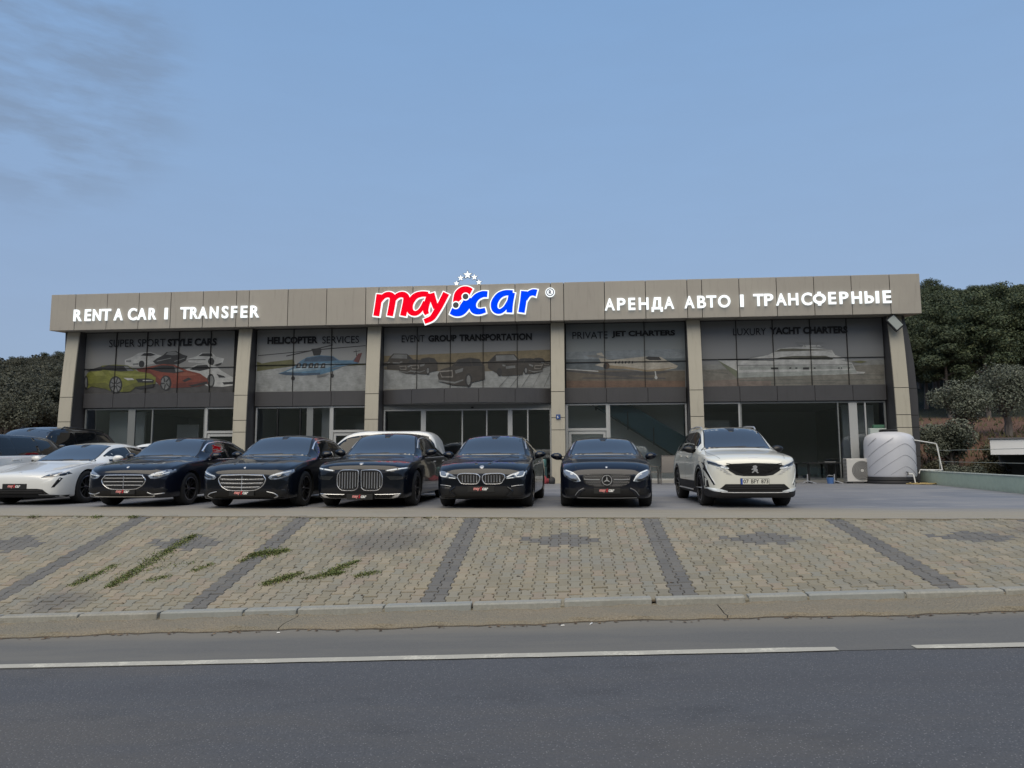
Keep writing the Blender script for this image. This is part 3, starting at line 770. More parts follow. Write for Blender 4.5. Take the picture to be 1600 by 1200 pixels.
PRINTS = [
(1,'ground',[(-20.39,4.13),(-13.84,4.04),(-13.82,3.65),(-20.38,3.71)]),
(1,'white',[(-18.65,5.12),(-18.31,5.25),(-18.04,5.41),(-17.55,5.44),(-17.26,5.33),(-17.01,5.26),(-17.03,5.02),(-17.59,4.9),(-17.93,4.83),(-18.5,4.84),(-18.64,4.91)]),
(1,'black',[(-17.96,5.29),(-17.82,5.39),(-17.54,5.4),(-17.29,5.31),(-17.54,5.26)]),
(1,'black',[(-17.78,4.93),(-17.79,4.88),(-17.81,4.83),(-17.85,4.8),(-17.9,4.79),(-17.95,4.8),(-17.99,4.83),(-18.02,4.88),(-18.03,4.94),(-18.02,4.99),(-18.0,5.04),(-17.96,5.07),(-17.91,5.08),(-17.86,5.07),(-17.82,5.04),(-17.79,4.99)]),
(1,'grey',[(-18.6,5.1),(-18.37,5.1),(-18.37,5.02),(-18.59,5.02)]),
(1,'grey',[(-18.29,4.96),(-18.05,4.98),(-18.04,4.9),(-18.29,4.88)]),
(1,'black',[(-17.42,5.03),(-17.25,5.16),(-16.98,5.29),(-16.84,5.42),(-16.43,5.47),(-16.14,5.31),(-15.91,5.24),(-15.99,5.04),(-16.26,4.91),(-16.61,4.88),(-17.27,4.91)]),
(1,'grey',[(-16.87,5.32),(-16.76,5.42),(-16.46,5.44),(-16.28,5.31),(-16.56,5.28)]),
(1,'grey',[(-17.24,5.02),(-16.62,5.15),(-16.63,5.18),(-17.25,5.06)]),
(1,'grey',[(-16.47,5.0),(-16.02,5.14),(-16.04,5.17),(-16.48,5.03)]),
(1,'white',[(-15.92,5.11),(-15.51,5.23),(-15.31,5.37),(-14.86,5.36),(-14.68,5.19),(-14.32,5.11),(-14.39,4.92),(-14.6,4.81),(-15.08,4.89),(-15.85,4.98)]),
(1,'black',[(-15.44,5.23),(-15.27,5.34),(-14.86,5.34),(-14.82,5.2)]),
(1,'black',[(-14.74,4.99),(-14.75,4.93),(-14.78,4.87),(-14.82,4.84),(-14.87,4.83),(-14.93,4.84),(-14.97,4.88),(-15.0,4.93),(-15.02,4.99),(-15.01,5.05),(-14.98,5.11),(-14.94,5.14),(-14.89,5.15),(-14.83,5.14),(-14.79,5.1),(-14.75,5.05)]),
(1,'black',[(-14.74,4.85),(-14.4,4.95),(-14.46,4.85),(-14.61,4.8)]),
(1,'black',[(-15.89,5.06),(-15.12,5.06),(-15.13,5.09),(-15.89,5.09)]),
(1,'white',[(-15.97,4.68),(-15.5,4.88),(-15.01,4.89),(-14.66,4.79),(-14.38,4.58),(-13.85,4.32),(-13.84,3.98),(-14.35,3.93),(-14.97,3.96),(-15.18,4.06)]),
(1,'black',[(-15.8,4.67),(-15.48,4.84),(-15.05,4.86),(-14.9,4.69),(-15.35,4.6)]),
(1,'black',[(-14.69,4.19),(-14.7,4.08),(-14.73,3.98),(-14.78,3.92),(-14.85,3.9),(-14.91,3.92),(-14.97,3.98),(-15.01,4.08),(-15.02,4.19),(-15.02,4.3),(-14.99,4.4),(-14.93,4.46),(-14.87,4.48),(-14.81,4.46),(-14.75,4.39),(-14.71,4.3)]),
(1,'grey',[(-14.74,4.19),(-14.75,4.11),(-14.77,4.04),(-14.8,3.99),(-14.84,3.98),(-14.88,3.99),(-14.91,4.04),(-14.94,4.11),(-14.95,4.19),(-14.94,4.27),(-14.93,4.34),(-14.89,4.39),(-14.85,4.4),(-14.81,4.39),(-14.78,4.34),(-14.75,4.27)]),
(1,'black',[(-14.62,4.47),(-14.3,4.38),(-14.23,4.31),(-14.51,4.32)]),
(1,'black',[(-14.36,4.12),(-13.84,4.14),(-13.84,4.04),(-14.29,4.02)]),
(1,'red',[(-18.12,4.72),(-17.51,4.83),(-16.96,4.92),(-16.47,4.88),(-15.9,4.64),(-15.34,4.5),(-15.02,4.29),(-14.97,4.09),(-15.39,3.96),(-16.08,3.92),(-16.49,3.91),(-17.05,4.02),(-17.35,4.28),(-17.92,4.53)]),
(1,'black',[(-17.58,4.73),(-17.03,4.87),(-16.54,4.84),(-16.0,4.59),(-16.45,4.53),(-17.01,4.58)]),
(1,'grey',[(-16.47,4.81),(-16.07,4.62),(-16.38,4.56)]),
(1,'black',[(-16.55,4.12),(-16.56,4.0),(-16.61,3.89),(-16.69,3.82),(-16.78,3.8),(-16.88,3.83),(-16.97,3.9),(-17.03,4.0),(-17.05,4.12),(-17.04,4.25),(-16.99,4.35),(-16.91,4.42),(-16.82,4.44),(-16.72,4.42),(-16.63,4.35),(-16.58,4.24)]),
(1,'grey',[(-16.63,4.12),(-16.64,4.02),(-16.68,3.93),(-16.73,3.87),(-16.8,3.85),(-16.87,3.87),(-16.93,3.93),(-16.98,4.02),(-17.0,4.12),(-16.99,4.23),(-16.95,4.31),(-16.9,4.37),(-16.83,4.39),(-16.76,4.37),(-16.7,4.31),(-16.65,4.22)]),
(1,'redd',[(-16.5,4.08),(-16.09,4.12),(-14.98,4.18),(-14.96,4.07),(-15.39,3.96),(-16.08,3.92),(-16.49,3.91)]),
(1,'redd',[(-18.1,4.7),(-17.58,4.71),(-16.99,4.22),(-17.05,4.03),(-17.35,4.28)]),
(1,'redh',[(-16.45,4.51),(-15.9,4.56),(-15.41,4.45),(-15.82,4.4),(-16.31,4.42)]),
(1,'black',[(-16.09,4.21),(-15.82,4.34),(-15.68,4.27),(-15.98,4.15)]),
(1,'black',[(-15.8,4.0),(-15.02,4.16),(-14.99,4.06),(-15.66,3.95)]),
(1,'black',[(-16.79,4.09),(-16.67,3.96),(-16.64,3.99),(-16.76,4.12)]),
(1,'black',[(-16.84,4.07),(-16.87,3.87),(-16.82,3.86),(-16.79,4.06)]),
(1,'black',[(-16.85,4.13),(-17.0,4.13),(-16.99,4.08),(-16.85,4.08)]),
(1,'black',[(-16.82,4.17),(-16.87,4.37),(-16.92,4.36),(-16.87,4.16)]),
(1,'black',[(-16.77,4.15),(-16.67,4.28),(-16.7,4.31),(-16.81,4.19)]),
(1,'lime',[(-20.34,4.4),(-20.25,4.61),(-20.01,4.69),(-19.63,4.89),(-19.07,4.93),(-18.5,4.88),(-18.03,4.62),(-17.5,4.53),(-17.24,4.35),(-17.25,4.09),(-17.54,3.99),(-18.1,3.96),(-18.33,3.78),(-18.65,3.76),(-19.21,3.82),(-19.44,4.05),(-20.07,4.02),(-20.21,3.93),(-20.34,4.13)]),
(1,'black',[(-19.63,4.83),(-19.35,4.91),(-18.5,4.86),(-18.19,4.65),(-18.77,4.63),(-19.62,4.72)]),
(1,'grey',[(-18.67,4.85),(-18.51,4.84),(-18.21,4.66),(-18.49,4.65)]),
(1,'black',[(-20.33,4.67),(-19.63,4.87),(-19.62,4.69),(-20.04,4.65)]),
(1,'limed',[(-20.29,4.12),(-19.45,4.18),(-19.23,4.04),(-19.21,3.82),(-19.43,3.91),(-20.07,4.02)]),
(1,'limed',[(-18.66,3.97),(-18.04,4.16),(-17.24,4.19),(-17.25,4.09),(-17.54,3.99),(-18.1,3.96),(-18.33,3.78),(-18.65,3.76)]),
(1,'limeh',[(-19.33,4.68),(-18.48,4.56),(-17.57,4.48),(-17.91,4.43),(-18.62,4.44),(-19.26,4.55)]),
(1,'limeh',[(-20.11,4.65),(-19.62,4.66),(-19.39,4.45),(-19.89,4.46)]),
(1,'black',[(-18.69,4.07),(-18.7,3.93),(-18.76,3.82),(-18.85,3.74),(-18.96,3.71),(-19.08,3.74),(-19.18,3.82),(-19.25,3.94),(-19.28,4.08),(-19.26,4.22),(-19.21,4.33),(-19.12,4.41),(-19.0,4.44),(-18.89,4.41),(-18.79,4.33),(-18.72,4.21)]),
(1,'grey',[(-18.75,4.07),(-18.76,3.95),(-18.81,3.85),(-18.88,3.79),(-18.96,3.77),(-19.05,3.79),(-19.13,3.86),(-19.19,3.96),(-19.22,4.08),(-19.2,4.2),(-19.16,4.3),(-19.09,4.36),(-19.0,4.38),(-18.91,4.36),(-18.83,4.29),(-18.77,4.19)]),
(1,'black',[(-20.2,4.18),(-20.2,4.06),(-20.22,3.97),(-20.24,3.9),(-20.28,3.88),(-20.31,3.9),(-20.35,3.97),(-20.37,4.07),(-20.39,4.18),(-20.39,4.29),(-20.37,4.39),(-20.35,4.45),(-20.32,4.48),(-20.28,4.45),(-20.24,4.39),(-20.22,4.29)]),
(1,'grey',[(-20.25,4.18),(-20.25,4.1),(-20.25,4.03),(-20.27,3.98),(-20.28,3.96),(-20.3,3.98),(-20.32,4.03),(-20.34,4.1),(-20.35,4.18),(-20.35,4.26),(-20.34,4.33),(-20.33,4.38),(-20.31,4.4),(-20.29,4.38),(-20.27,4.33),(-20.26,4.26)]),
(1,'black',[(-18.96,4.05),(-18.77,3.93),(-18.75,3.97),(-18.94,4.08)]),
(1,'black',[(-18.98,4.03),(-18.9,3.78),(-18.86,3.79),(-18.94,4.04)]),
(1,'black',[(-19.01,4.04),(-19.08,3.8),(-19.04,3.78),(-18.97,4.02)]),
(1,'black',[(-19.02,4.07),(-19.2,3.98),(-19.18,3.94),(-19.0,4.03)]),
(1,'black',[(-19.01,4.1),(-19.19,4.21),(-19.21,4.18),(-19.03,4.07)]),
(1,'black',[(-18.98,4.12),(-19.07,4.37),(-19.11,4.36),(-19.02,4.11)]),
(1,'black',[(-18.96,4.11),(-18.89,4.35),(-18.93,4.37),(-19.0,4.13)]),
(1,'black',[(-18.94,4.08),(-18.76,4.17),(-18.78,4.21),(-18.97,4.12)]),
(1,'white',[(-18.65,4.36),(-18.26,4.34),(-18.17,4.27),(-18.46,4.25)]),
(1,'black',[(-18.12,4.31),(-17.56,4.32),(-17.31,4.25),(-17.34,4.14),(-18.0,4.16)]),
(1,'black',[(-18.17,3.96),(-17.3,4.09),(-17.33,3.95),(-17.88,3.88)]),
(1,'white',[(-17.8,4.22),(-17.38,4.22),(-17.38,4.25),(-17.8,4.26)]),
(2,'haze',[(-12.91,4.71),(-8.34,4.76),(-8.32,3.71),(-12.89,3.72)]),
(2,'olive',[(-12.91,4.84),(-12.34,4.94),(-11.36,5.03),(-11.29,4.76),(-11.99,4.67),(-12.9,4.56)]),
(2,'olive',[(-12.92,4.96),(-12.72,4.89),(-12.71,4.66),(-12.9,4.61)]),
(2,'olive',[(-9.71,4.78),(-8.34,4.81),(-8.34,4.75),(-9.7,4.7)]),
(2,'black',[(-12.88,5.19),(-10.39,5.38),(-10.4,5.41),(-12.89,5.22)]),
(2,'black',[(-10.39,5.39),(-8.35,5.53),(-8.36,5.56),(-10.4,5.43)]),
(2,'black',[(-11.67,5.15),(-10.25,5.43),(-10.26,5.47),(-11.68,5.19)]),
(2,'black',[(-10.39,5.43),(-9.72,5.58),(-9.73,5.62),(-10.4,5.47)]),
(2,'black',[(-10.63,5.45),(-10.23,5.48),(-10.19,5.35),(-10.25,5.18),(-10.52,5.17),(-10.58,5.35)]),
(2,'blue',[(-12.0,4.45),(-11.72,4.54),(-11.32,4.72),(-11.06,4.96),(-10.79,5.11),(-10.25,5.18),(-9.71,5.14),(-9.44,4.96),(-8.87,4.95),(-8.71,5.13),(-8.64,4.83),(-9.3,4.69),(-9.7,4.52),(-10.23,4.38),(-10.97,4.35),(-11.65,4.38)]),
(2,'darkblue',[(-10.86,5.07),(-10.25,5.15),(-9.71,5.12),(-9.51,4.96),(-10.25,4.92),(-10.92,4.93)]),
(2,'paleblue',[(-11.25,4.72),(-9.98,4.85),(-9.37,4.83),(-9.7,4.71),(-10.24,4.59),(-11.11,4.5),(-11.72,4.48)]),
(2,'blueh',[(-11.32,4.64),(-10.24,4.76),(-9.44,4.77),(-10.24,4.71),(-11.05,4.59),(-11.72,4.49)]),
(2,'darkblue',[(-12.0,4.45),(-11.65,4.51),(-10.97,4.45),(-10.23,4.46),(-10.23,4.38),(-10.97,4.35),(-11.65,4.38)]),
(2,'black',[(-11.19,4.87),(-11.05,4.88),(-11.06,4.67),(-11.26,4.66)]),
(2,'haze',[(-11.16,4.83),(-11.09,4.83),(-11.1,4.72),(-11.18,4.72)]),
(2,'black',[(-10.94,4.86),(-10.8,4.87),(-10.81,4.66),(-11.01,4.65)]),
(2,'haze',[(-10.91,4.82),(-10.84,4.83),(-10.85,4.72),(-10.93,4.71)]),
(2,'black',[(-10.67,4.86),(-10.53,4.87),(-10.54,4.66),(-10.74,4.65)]),
(2,'haze',[(-10.64,4.82),(-10.57,4.82),(-10.58,4.71),(-10.66,4.71)]),
(2,'black',[(-10.43,4.86),(-10.3,4.87),(-10.31,4.66),(-10.51,4.65)]),
(2,'haze',[(-10.4,4.82),(-10.34,4.82),(-10.34,4.71),(-10.43,4.7)]),
(2,'black',[(-10.15,4.85),(-10.02,4.86),(-10.02,4.65),(-10.23,4.64)]),
(2,'haze',[(-10.12,4.81),(-10.06,4.82),(-10.06,4.71),(-10.15,4.7)]),
(2,'fin',[(-8.85,4.91),(-8.65,5.22),(-8.49,5.25),(-8.62,4.85)]),
(2,'black',[(-8.76,5.39),(-8.73,5.12),(-8.7,5.13),(-8.74,5.39)]),
(2,'black',[(-8.85,5.28),(-8.57,5.33),(-8.57,5.35),(-8.85,5.31)]),
(2,'black',[(-11.28,4.24),(-11.28,4.21),(-11.3,4.18),(-11.33,4.16),(-11.36,4.15),(-11.39,4.16),(-11.41,4.18),(-11.43,4.21),(-11.44,4.24),(-11.43,4.28),(-11.42,4.31),(-11.39,4.33),(-11.36,4.33),(-11.33,4.33),(-11.3,4.31),(-11.29,4.28)]),
(2,'black',[(-9.64,4.33),(-9.65,4.3),(-9.66,4.27),(-9.69,4.25),(-9.71,4.25),(-9.74,4.25),(-9.77,4.27),(-9.78,4.3),(-9.79,4.33),(-9.78,4.37),(-9.77,4.39),(-9.75,4.41),(-9.72,4.42),(-9.69,4.41),(-9.67,4.39),(-9.65,4.36)]),
(2,'black',[(-11.38,4.39),(-11.38,4.28),(-11.34,4.28),(-11.34,4.39)]),
(2,'black',[(-9.72,4.52),(-9.74,4.39),(-9.7,4.38),(-9.68,4.51)]),
(2,'grey',[(-10.37,4.37),(-9.83,4.42),(-9.96,4.32),(-10.33,4.26)]),
(2,'grey',[(-9.7,4.6),(-8.9,4.77),(-8.91,4.79),(-9.71,4.63)]),
(3,'glow',[(-7.58,5.11),(-0.83,5.26),(-0.84,4.71),(-7.58,4.75)]),
(3,'haze',[(-7.58,4.75),(-0.84,4.71),(-0.85,3.7),(-7.56,3.76)]),
(3,'ground2',[(-7.58,4.85),(-0.84,4.81),(-0.84,4.65),(-3.27,4.42),(-6.52,4.47),(-7.57,4.55)]),
(3,'car',[(-7.61,4.78),(-7.57,4.86),(-7.42,4.89),(-7.33,4.99),(-7.17,5.01),(-7.03,4.99),(-6.96,4.89),(-6.96,4.71),(-7.13,4.67),(-7.19,4.62),(-7.4,4.64),(-7.59,4.69)]),
(3,'black',[(-7.38,4.9),(-7.32,4.98),(-7.18,4.99),(-7.14,4.89)]),
(3,'black',[(-7.12,4.9),(-7.14,4.99),(-7.04,4.98),(-6.99,4.89)]),
(3,'chrome',[(-7.59,4.84),(-7.4,4.85),(-7.4,4.74),(-7.55,4.75)]),
(3,'car',[(-7.58,4.82),(-7.41,4.83),(-7.41,4.76),(-7.54,4.76)]),
(3,'grey',[(-7.37,4.84),(-7.25,4.87),(-7.27,4.82),(-7.36,4.8)]),
(3,'grey',[(-7.6,4.72),(-7.37,4.69),(-7.25,4.72),(-7.25,4.7),(-7.37,4.66),(-7.6,4.69)]),
(3,'black',[(-7.13,4.71),(-7.14,4.67),(-7.15,4.64),(-7.16,4.62),(-7.18,4.61),(-7.2,4.62),(-7.21,4.64),(-7.22,4.67),(-7.23,4.71),(-7.23,4.74),(-7.22,4.77),(-7.2,4.79),(-7.18,4.8),(-7.16,4.79),(-7.15,4.77),(-7.14,4.74)]),
(3,'grey',[(-7.15,4.71),(-7.16,4.68),(-7.16,4.66),(-7.17,4.65),(-7.18,4.64),(-7.19,4.65),(-7.2,4.66),(-7.21,4.68),(-7.21,4.71),(-7.21,4.73),(-7.2,4.75),(-7.19,4.77),(-7.18,4.77),(-7.17,4.77),(-7.16,4.75),(-7.16,4.73)]),
(3,'car',[(-0.84,4.68),(-0.88,4.76),(-1.04,4.8),(-1.14,4.91),(-1.31,4.94),(-1.46,4.93),(-1.53,4.82),(-1.54,4.62),(-1.35,4.57),(-1.28,4.52),(-1.06,4.53),(-0.86,4.58)]),
(3,'black',[(-1.08,4.81),(-1.15,4.9),(-1.3,4.92),(-1.34,4.81)]),
(3,'black',[(-1.36,4.82),(-1.34,4.92),(-1.45,4.91),(-1.5,4.82)]),
(3,'chrome',[(-0.86,4.74),(-1.06,4.75),(-1.07,4.64),(-0.9,4.64)]),
(3,'car',[(-0.87,4.72),(-1.05,4.74),(-1.05,4.66),(-0.91,4.66)]),
(3,'grey',[(-1.09,4.75),(-1.22,4.79),(-1.2,4.73),(-1.11,4.7)]),
(3,'grey',[(-0.85,4.61),(-1.09,4.58),(-1.22,4.62),(-1.22,4.6),(-1.09,4.55),(-0.85,4.58)]),
(3,'black',[(-1.24,4.61),(-1.25,4.57),(-1.26,4.54),(-1.28,4.51),(-1.3,4.51),(-1.32,4.51),(-1.33,4.54),(-1.34,4.57),(-1.35,4.61),(-1.34,4.65),(-1.33,4.68),(-1.31,4.7),(-1.29,4.71),(-1.27,4.7),(-1.26,4.68),(-1.25,4.65)]),
(3,'grey',[(-1.27,4.61),(-1.27,4.58),(-1.28,4.56),(-1.28,4.54),(-1.3,4.54),(-1.31,4.54),(-1.32,4.56),(-1.32,4.58),(-1.32,4.61),(-1.32,4.64),(-1.31,4.66),(-1.31,4.67),(-1.29,4.68),(-1.28,4.67),(-1.27,4.66),(-1.27,4.63)]),
(3,'car',[(-1.09,4.61),(-1.15,4.71),(-1.34,4.76),(-1.45,4.89),(-1.66,4.93),(-1.84,4.91),(-1.92,4.78),(-1.93,4.55),(-1.7,4.49),(-1.63,4.42),(-1.36,4.43),(-1.12,4.5)]),
(3,'black',[(-1.39,4.77),(-1.47,4.88),(-1.64,4.91),(-1.7,4.77)]),
(3,'black',[(-1.72,4.78),(-1.69,4.91),(-1.82,4.89),(-1.89,4.78)]),
(3,'chrome',[(-1.12,4.68),(-1.36,4.7),(-1.37,4.57),(-1.17,4.57)]),
(3,'car',[(-1.14,4.66),(-1.34,4.68),(-1.35,4.59),(-1.18,4.59)]),
(3,'grey',[(-1.4,4.69),(-1.55,4.74),(-1.53,4.68),(-1.42,4.64)]),
(3,'grey',[(-1.11,4.53),(-1.4,4.49),(-1.55,4.54),(-1.55,4.52),(-1.4,4.46),(-1.11,4.5)]),
(3,'black',[(-1.58,4.53),(-1.59,4.48),(-1.6,4.44),(-1.62,4.41),(-1.64,4.4),(-1.67,4.41),(-1.69,4.44),(-1.7,4.48),(-1.7,4.53),(-1.7,4.58),(-1.69,4.62),(-1.66,4.64),(-1.64,4.65),(-1.62,4.64),(-1.6,4.61),(-1.59,4.57)]),
(3,'grey',[(-1.61,4.53),(-1.61,4.49),(-1.62,4.47),(-1.63,4.45),(-1.64,4.44),(-1.66,4.45),(-1.67,4.47),(-1.67,4.5),(-1.68,4.53),(-1.67,4.56),(-1.67,4.59),(-1.65,4.61),(-1.64,4.61),(-1.63,4.61),(-1.62,4.59),(-1.61,4.56)]),
(3,'car',[(-6.38,4.96),(-6.63,5.18),(-7.2,5.2),(-7.34,5.05),(-7.46,4.83),(-7.45,4.57),(-6.82,4.52),(-6.62,4.62),(-6.37,4.76)]),
(3,'grey',[(-6.63,5.15),(-7.17,5.17),(-7.3,5.01),(-6.63,4.98)]),
(3,'black',[(-6.43,4.95),(-6.6,5.15),(-6.59,4.97)]),
(3,'grey',[(-6.92,4.82),(-7.21,4.85),(-7.22,4.77),(-6.94,4.75)]),
(3,'black',[(-6.65,4.64),(-6.65,4.59),(-6.67,4.55),(-6.7,4.53),(-6.73,4.52),(-6.76,4.53),(-6.78,4.56),(-6.8,4.6),(-6.81,4.65),(-6.8,4.69),(-6.78,4.74),(-6.76,4.76),(-6.73,4.77),(-6.7,4.76),(-6.67,4.73),(-6.66,4.69)]),
(3,'grey',[(-6.82,4.88),(-6.92,4.87),(-6.91,4.81),(-6.82,4.83)]),
(3,'grey',[(-7.34,4.86),(-7.43,4.84),(-7.43,4.8),(-7.35,4.82)]),
(3,'car',[(-6.98,4.59),(-6.91,4.71),(-6.68,4.76),(-6.55,4.92),(-6.29,4.95),(-6.09,4.92),(-5.98,4.76),(-5.97,4.49),(-6.24,4.42),(-6.33,4.35),(-6.66,4.37),(-6.94,4.46)]),
(3,'black',[(-6.62,4.77),(-6.52,4.9),(-6.32,4.92),(-6.25,4.77)]),
(3,'black',[(-6.23,4.78),(-6.26,4.92),(-6.1,4.9),(-6.02,4.76)]),
(3,'chrome',[(-6.94,4.68),(-6.66,4.69),(-6.65,4.53),(-6.89,4.54)]),
(3,'car',[(-6.93,4.65),(-6.68,4.67),(-6.67,4.56),(-6.88,4.56)]),
(3,'grey',[(-6.61,4.68),(-6.43,4.73),(-6.45,4.66),(-6.59,4.62)]),
(3,'grey',[(-6.96,4.49),(-6.61,4.44),(-6.43,4.5),(-6.43,4.47),(-6.61,4.41),(-6.96,4.46)]),
(3,'black',[(-6.24,4.47),(-6.25,4.42),(-6.26,4.37),(-6.29,4.34),(-6.32,4.33),(-6.34,4.34),(-6.37,4.37),(-6.38,4.42),(-6.39,4.48),(-6.39,4.53),(-6.37,4.58),(-6.35,4.61),(-6.32,4.62),(-6.29,4.61),(-6.27,4.58),(-6.25,4.53)]),
(3,'grey',[(-6.28,4.47),(-6.28,4.44),(-6.29,4.4),(-6.3,4.38),(-6.32,4.38),(-6.33,4.38),(-6.35,4.41),(-6.35,4.44),(-6.36,4.48),(-6.36,4.51),(-6.35,4.55),(-6.33,4.57),(-6.32,4.58),(-6.3,4.57),(-6.29,4.55),(-6.28,4.51)]),
(3,'car',[(-3.33,4.81),(-3.01,5.1),(-2.27,5.09),(-2.08,4.89),(-1.92,4.6),(-1.93,4.26),(-2.75,4.22),(-3.01,4.36),(-3.33,4.55)]),
(3,'grey',[(-3.01,5.05),(-2.3,5.06),(-2.14,4.85),(-3.0,4.83)]),
(3,'black',[(-3.27,4.8),(-3.05,5.05),(-3.05,4.82)]),
(3,'grey',[(-2.62,4.61),(-2.24,4.64),(-2.23,4.54),(-2.6,4.51)]),
(3,'black',[(-2.77,4.39),(-2.77,4.32),(-2.8,4.27),(-2.83,4.23),(-2.87,4.22),(-2.91,4.23),(-2.94,4.27),(-2.96,4.32),(-2.97,4.39),(-2.96,4.45),(-2.94,4.51),(-2.91,4.54),(-2.87,4.55),(-2.83,4.54),(-2.8,4.5),(-2.77,4.45)]),
(3,'grey',[(-2.75,4.69),(-2.62,4.67),(-2.64,4.6),(-2.75,4.62)]),
(3,'grey',[(-2.07,4.65),(-1.96,4.61),(-1.96,4.56),(-2.06,4.59)]),
(3,'car',[(-6.52,4.61),(-6.44,4.74),(-6.18,4.81),(-6.03,4.98),(-5.74,5.02),(-5.5,4.98),(-5.38,4.81),(-5.37,4.49),(-5.68,4.42),(-5.78,4.33),(-6.15,4.36),(-6.48,4.46)]),
(3,'black',[(-6.11,4.82),(-6.0,4.96),(-5.76,4.99),(-5.68,4.81)]),
(3,'black',[(-5.66,4.82),(-5.7,4.99),(-5.52,4.96),(-5.42,4.81)]),
(3,'chrome',[(-6.48,4.71),(-6.15,4.72),(-6.14,4.55),(-6.41,4.55)]),
(3,'car',[(-6.46,4.68),(-6.18,4.7),(-6.16,4.57),(-6.4,4.58)]),
(3,'grey',[(-6.1,4.71),(-5.89,4.77),(-5.92,4.68),(-6.07,4.64)]),
(3,'grey',[(-6.5,4.5),(-6.1,4.44),(-5.89,4.5),(-5.89,4.47),(-6.1,4.4),(-6.5,4.46)]),
(3,'black',[(-5.68,4.48),(-5.69,4.41),(-5.7,4.36),(-5.73,4.32),(-5.76,4.31),(-5.8,4.32),(-5.82,4.36),(-5.84,4.42),(-5.85,4.48),(-5.84,4.54),(-5.82,4.6),(-5.8,4.63),(-5.77,4.64),(-5.73,4.63),(-5.71,4.59),(-5.69,4.54)]),
(3,'grey',[(-5.72,4.48),(-5.72,4.43),(-5.73,4.4),(-5.75,4.37),(-5.76,4.36),(-5.78,4.37),(-5.8,4.4),(-5.81,4.43),(-5.81,4.48),(-5.81,4.52),(-5.8,4.56),(-5.78,4.58),(-5.77,4.59),(-5.75,4.58),(-5.73,4.56),(-5.72,4.52)]),
(3,'car',[(-1.12,4.54),(-1.19,4.66),(-1.43,4.73),(-1.58,4.89),(-1.84,4.93),(-2.05,4.91),(-2.17,4.75),(-2.18,4.46),(-1.89,4.38),(-1.79,4.3),(-1.46,4.31),(-1.16,4.39)]),
(3,'black',[(-1.49,4.74),(-1.6,4.87),(-1.81,4.91),(-1.89,4.74)]),
(3,'black',[(-1.91,4.75),(-1.88,4.91),(-2.04,4.89),(-2.13,4.75)]),
(3,'chrome',[(-1.16,4.63),(-1.46,4.65),(-1.47,4.49),(-1.22,4.48)]),
(3,'car',[(-1.18,4.6),(-1.44,4.62),(-1.45,4.51),(-1.23,4.51)]),
(3,'grey',[(-1.51,4.64),(-1.7,4.7),(-1.67,4.62),(-1.53,4.57)]),
(3,'grey',[(-1.14,4.43),(-1.51,4.39),(-1.7,4.45),(-1.7,4.42),(-1.51,4.35),(-1.14,4.39)]),
(3,'black',[(-1.74,4.43),(-1.74,4.37),(-1.76,4.32),(-1.78,4.29),(-1.81,4.28),(-1.84,4.29),(-1.87,4.32),(-1.88,4.37),(-1.89,4.43),(-1.88,4.49),(-1.87,4.54),(-1.84,4.58),(-1.81,4.59),(-1.78,4.57),(-1.76,4.54),(-1.74,4.49)]),
(3,'grey',[(-1.77,4.43),(-1.77,4.39),(-1.78,4.36),(-1.8,4.33),(-1.81,4.33),(-1.83,4.34),(-1.84,4.36),(-1.85,4.39),(-1.86,4.43),(-1.85,4.47),(-1.84,4.51),(-1.83,4.53),(-1.81,4.54),(-1.8,4.53),(-1.78,4.51),(-1.77,4.47)]),
(3,'car',[(-5.37,4.3),(-5.24,4.52),(-4.8,4.63),(-4.54,4.92),(-4.06,4.98),(-3.67,4.92),(-3.47,4.62),(-3.45,4.1),(-3.97,3.98),(-4.14,3.83),(-4.76,3.88),(-5.3,4.04)]),
(3,'black',[(-4.69,4.64),(-4.5,4.88),(-4.1,4.93),(-3.97,4.63)]),
(3,'black',[(-3.94,4.65),(-3.99,4.93),(-3.69,4.89),(-3.54,4.63)]),
(3,'chrome',[(-5.3,4.46),(-4.76,4.49),(-4.74,4.19),(-5.2,4.19)]),
(3,'car',[(-5.27,4.41),(-4.79,4.44),(-4.78,4.23),(-5.18,4.24)]),
(3,'grey',[(-4.67,4.47),(-4.32,4.57),(-4.36,4.42),(-4.63,4.34)]),
(3,'grey',[(-5.34,4.11),(-4.67,4.01),(-4.32,4.11),(-4.32,4.06),(-4.67,3.94),(-5.34,4.04)]),
(3,'black',[(-3.97,4.07),(-3.98,3.97),(-4.01,3.88),(-4.06,3.82),(-4.11,3.8),(-4.16,3.82),(-4.21,3.88),(-4.24,3.97),(-4.25,4.08),(-4.24,4.18),(-4.21,4.27),(-4.16,4.33),(-4.11,4.35),(-4.06,4.33),(-4.01,4.27),(-3.98,4.18)]),
(3,'grey',[(-4.03,4.07),(-4.04,4.0),(-4.05,3.94),(-4.08,3.9),(-4.11,3.88),(-4.14,3.9),(-4.17,3.94),(-4.18,4.0),(-4.19,4.08),(-4.18,4.15),(-4.17,4.21),(-4.14,4.25),(-4.11,4.27),(-4.08,4.25),(-4.05,4.21),(-4.04,4.15)]),
(3,'ground',[(-2.88,3.77),(-2.36,4.34),(-2.37,4.35),(-2.89,3.78)]),
(3,'ground',[(-2.43,3.77),(-1.98,4.34),(-1.99,4.35),(-2.44,3.78)]),
(3,'ground',[(-1.98,3.76),(-1.6,4.33),(-1.61,4.34),(-1.99,3.77)]),
(3,'ground',[(-1.54,3.76),(-1.22,4.33),(-1.23,4.33),(-1.55,3.76)]),
(3,'ground',[(-1.09,3.75),(-0.83,4.32),(-0.85,4.33),(-1.1,3.76)]),
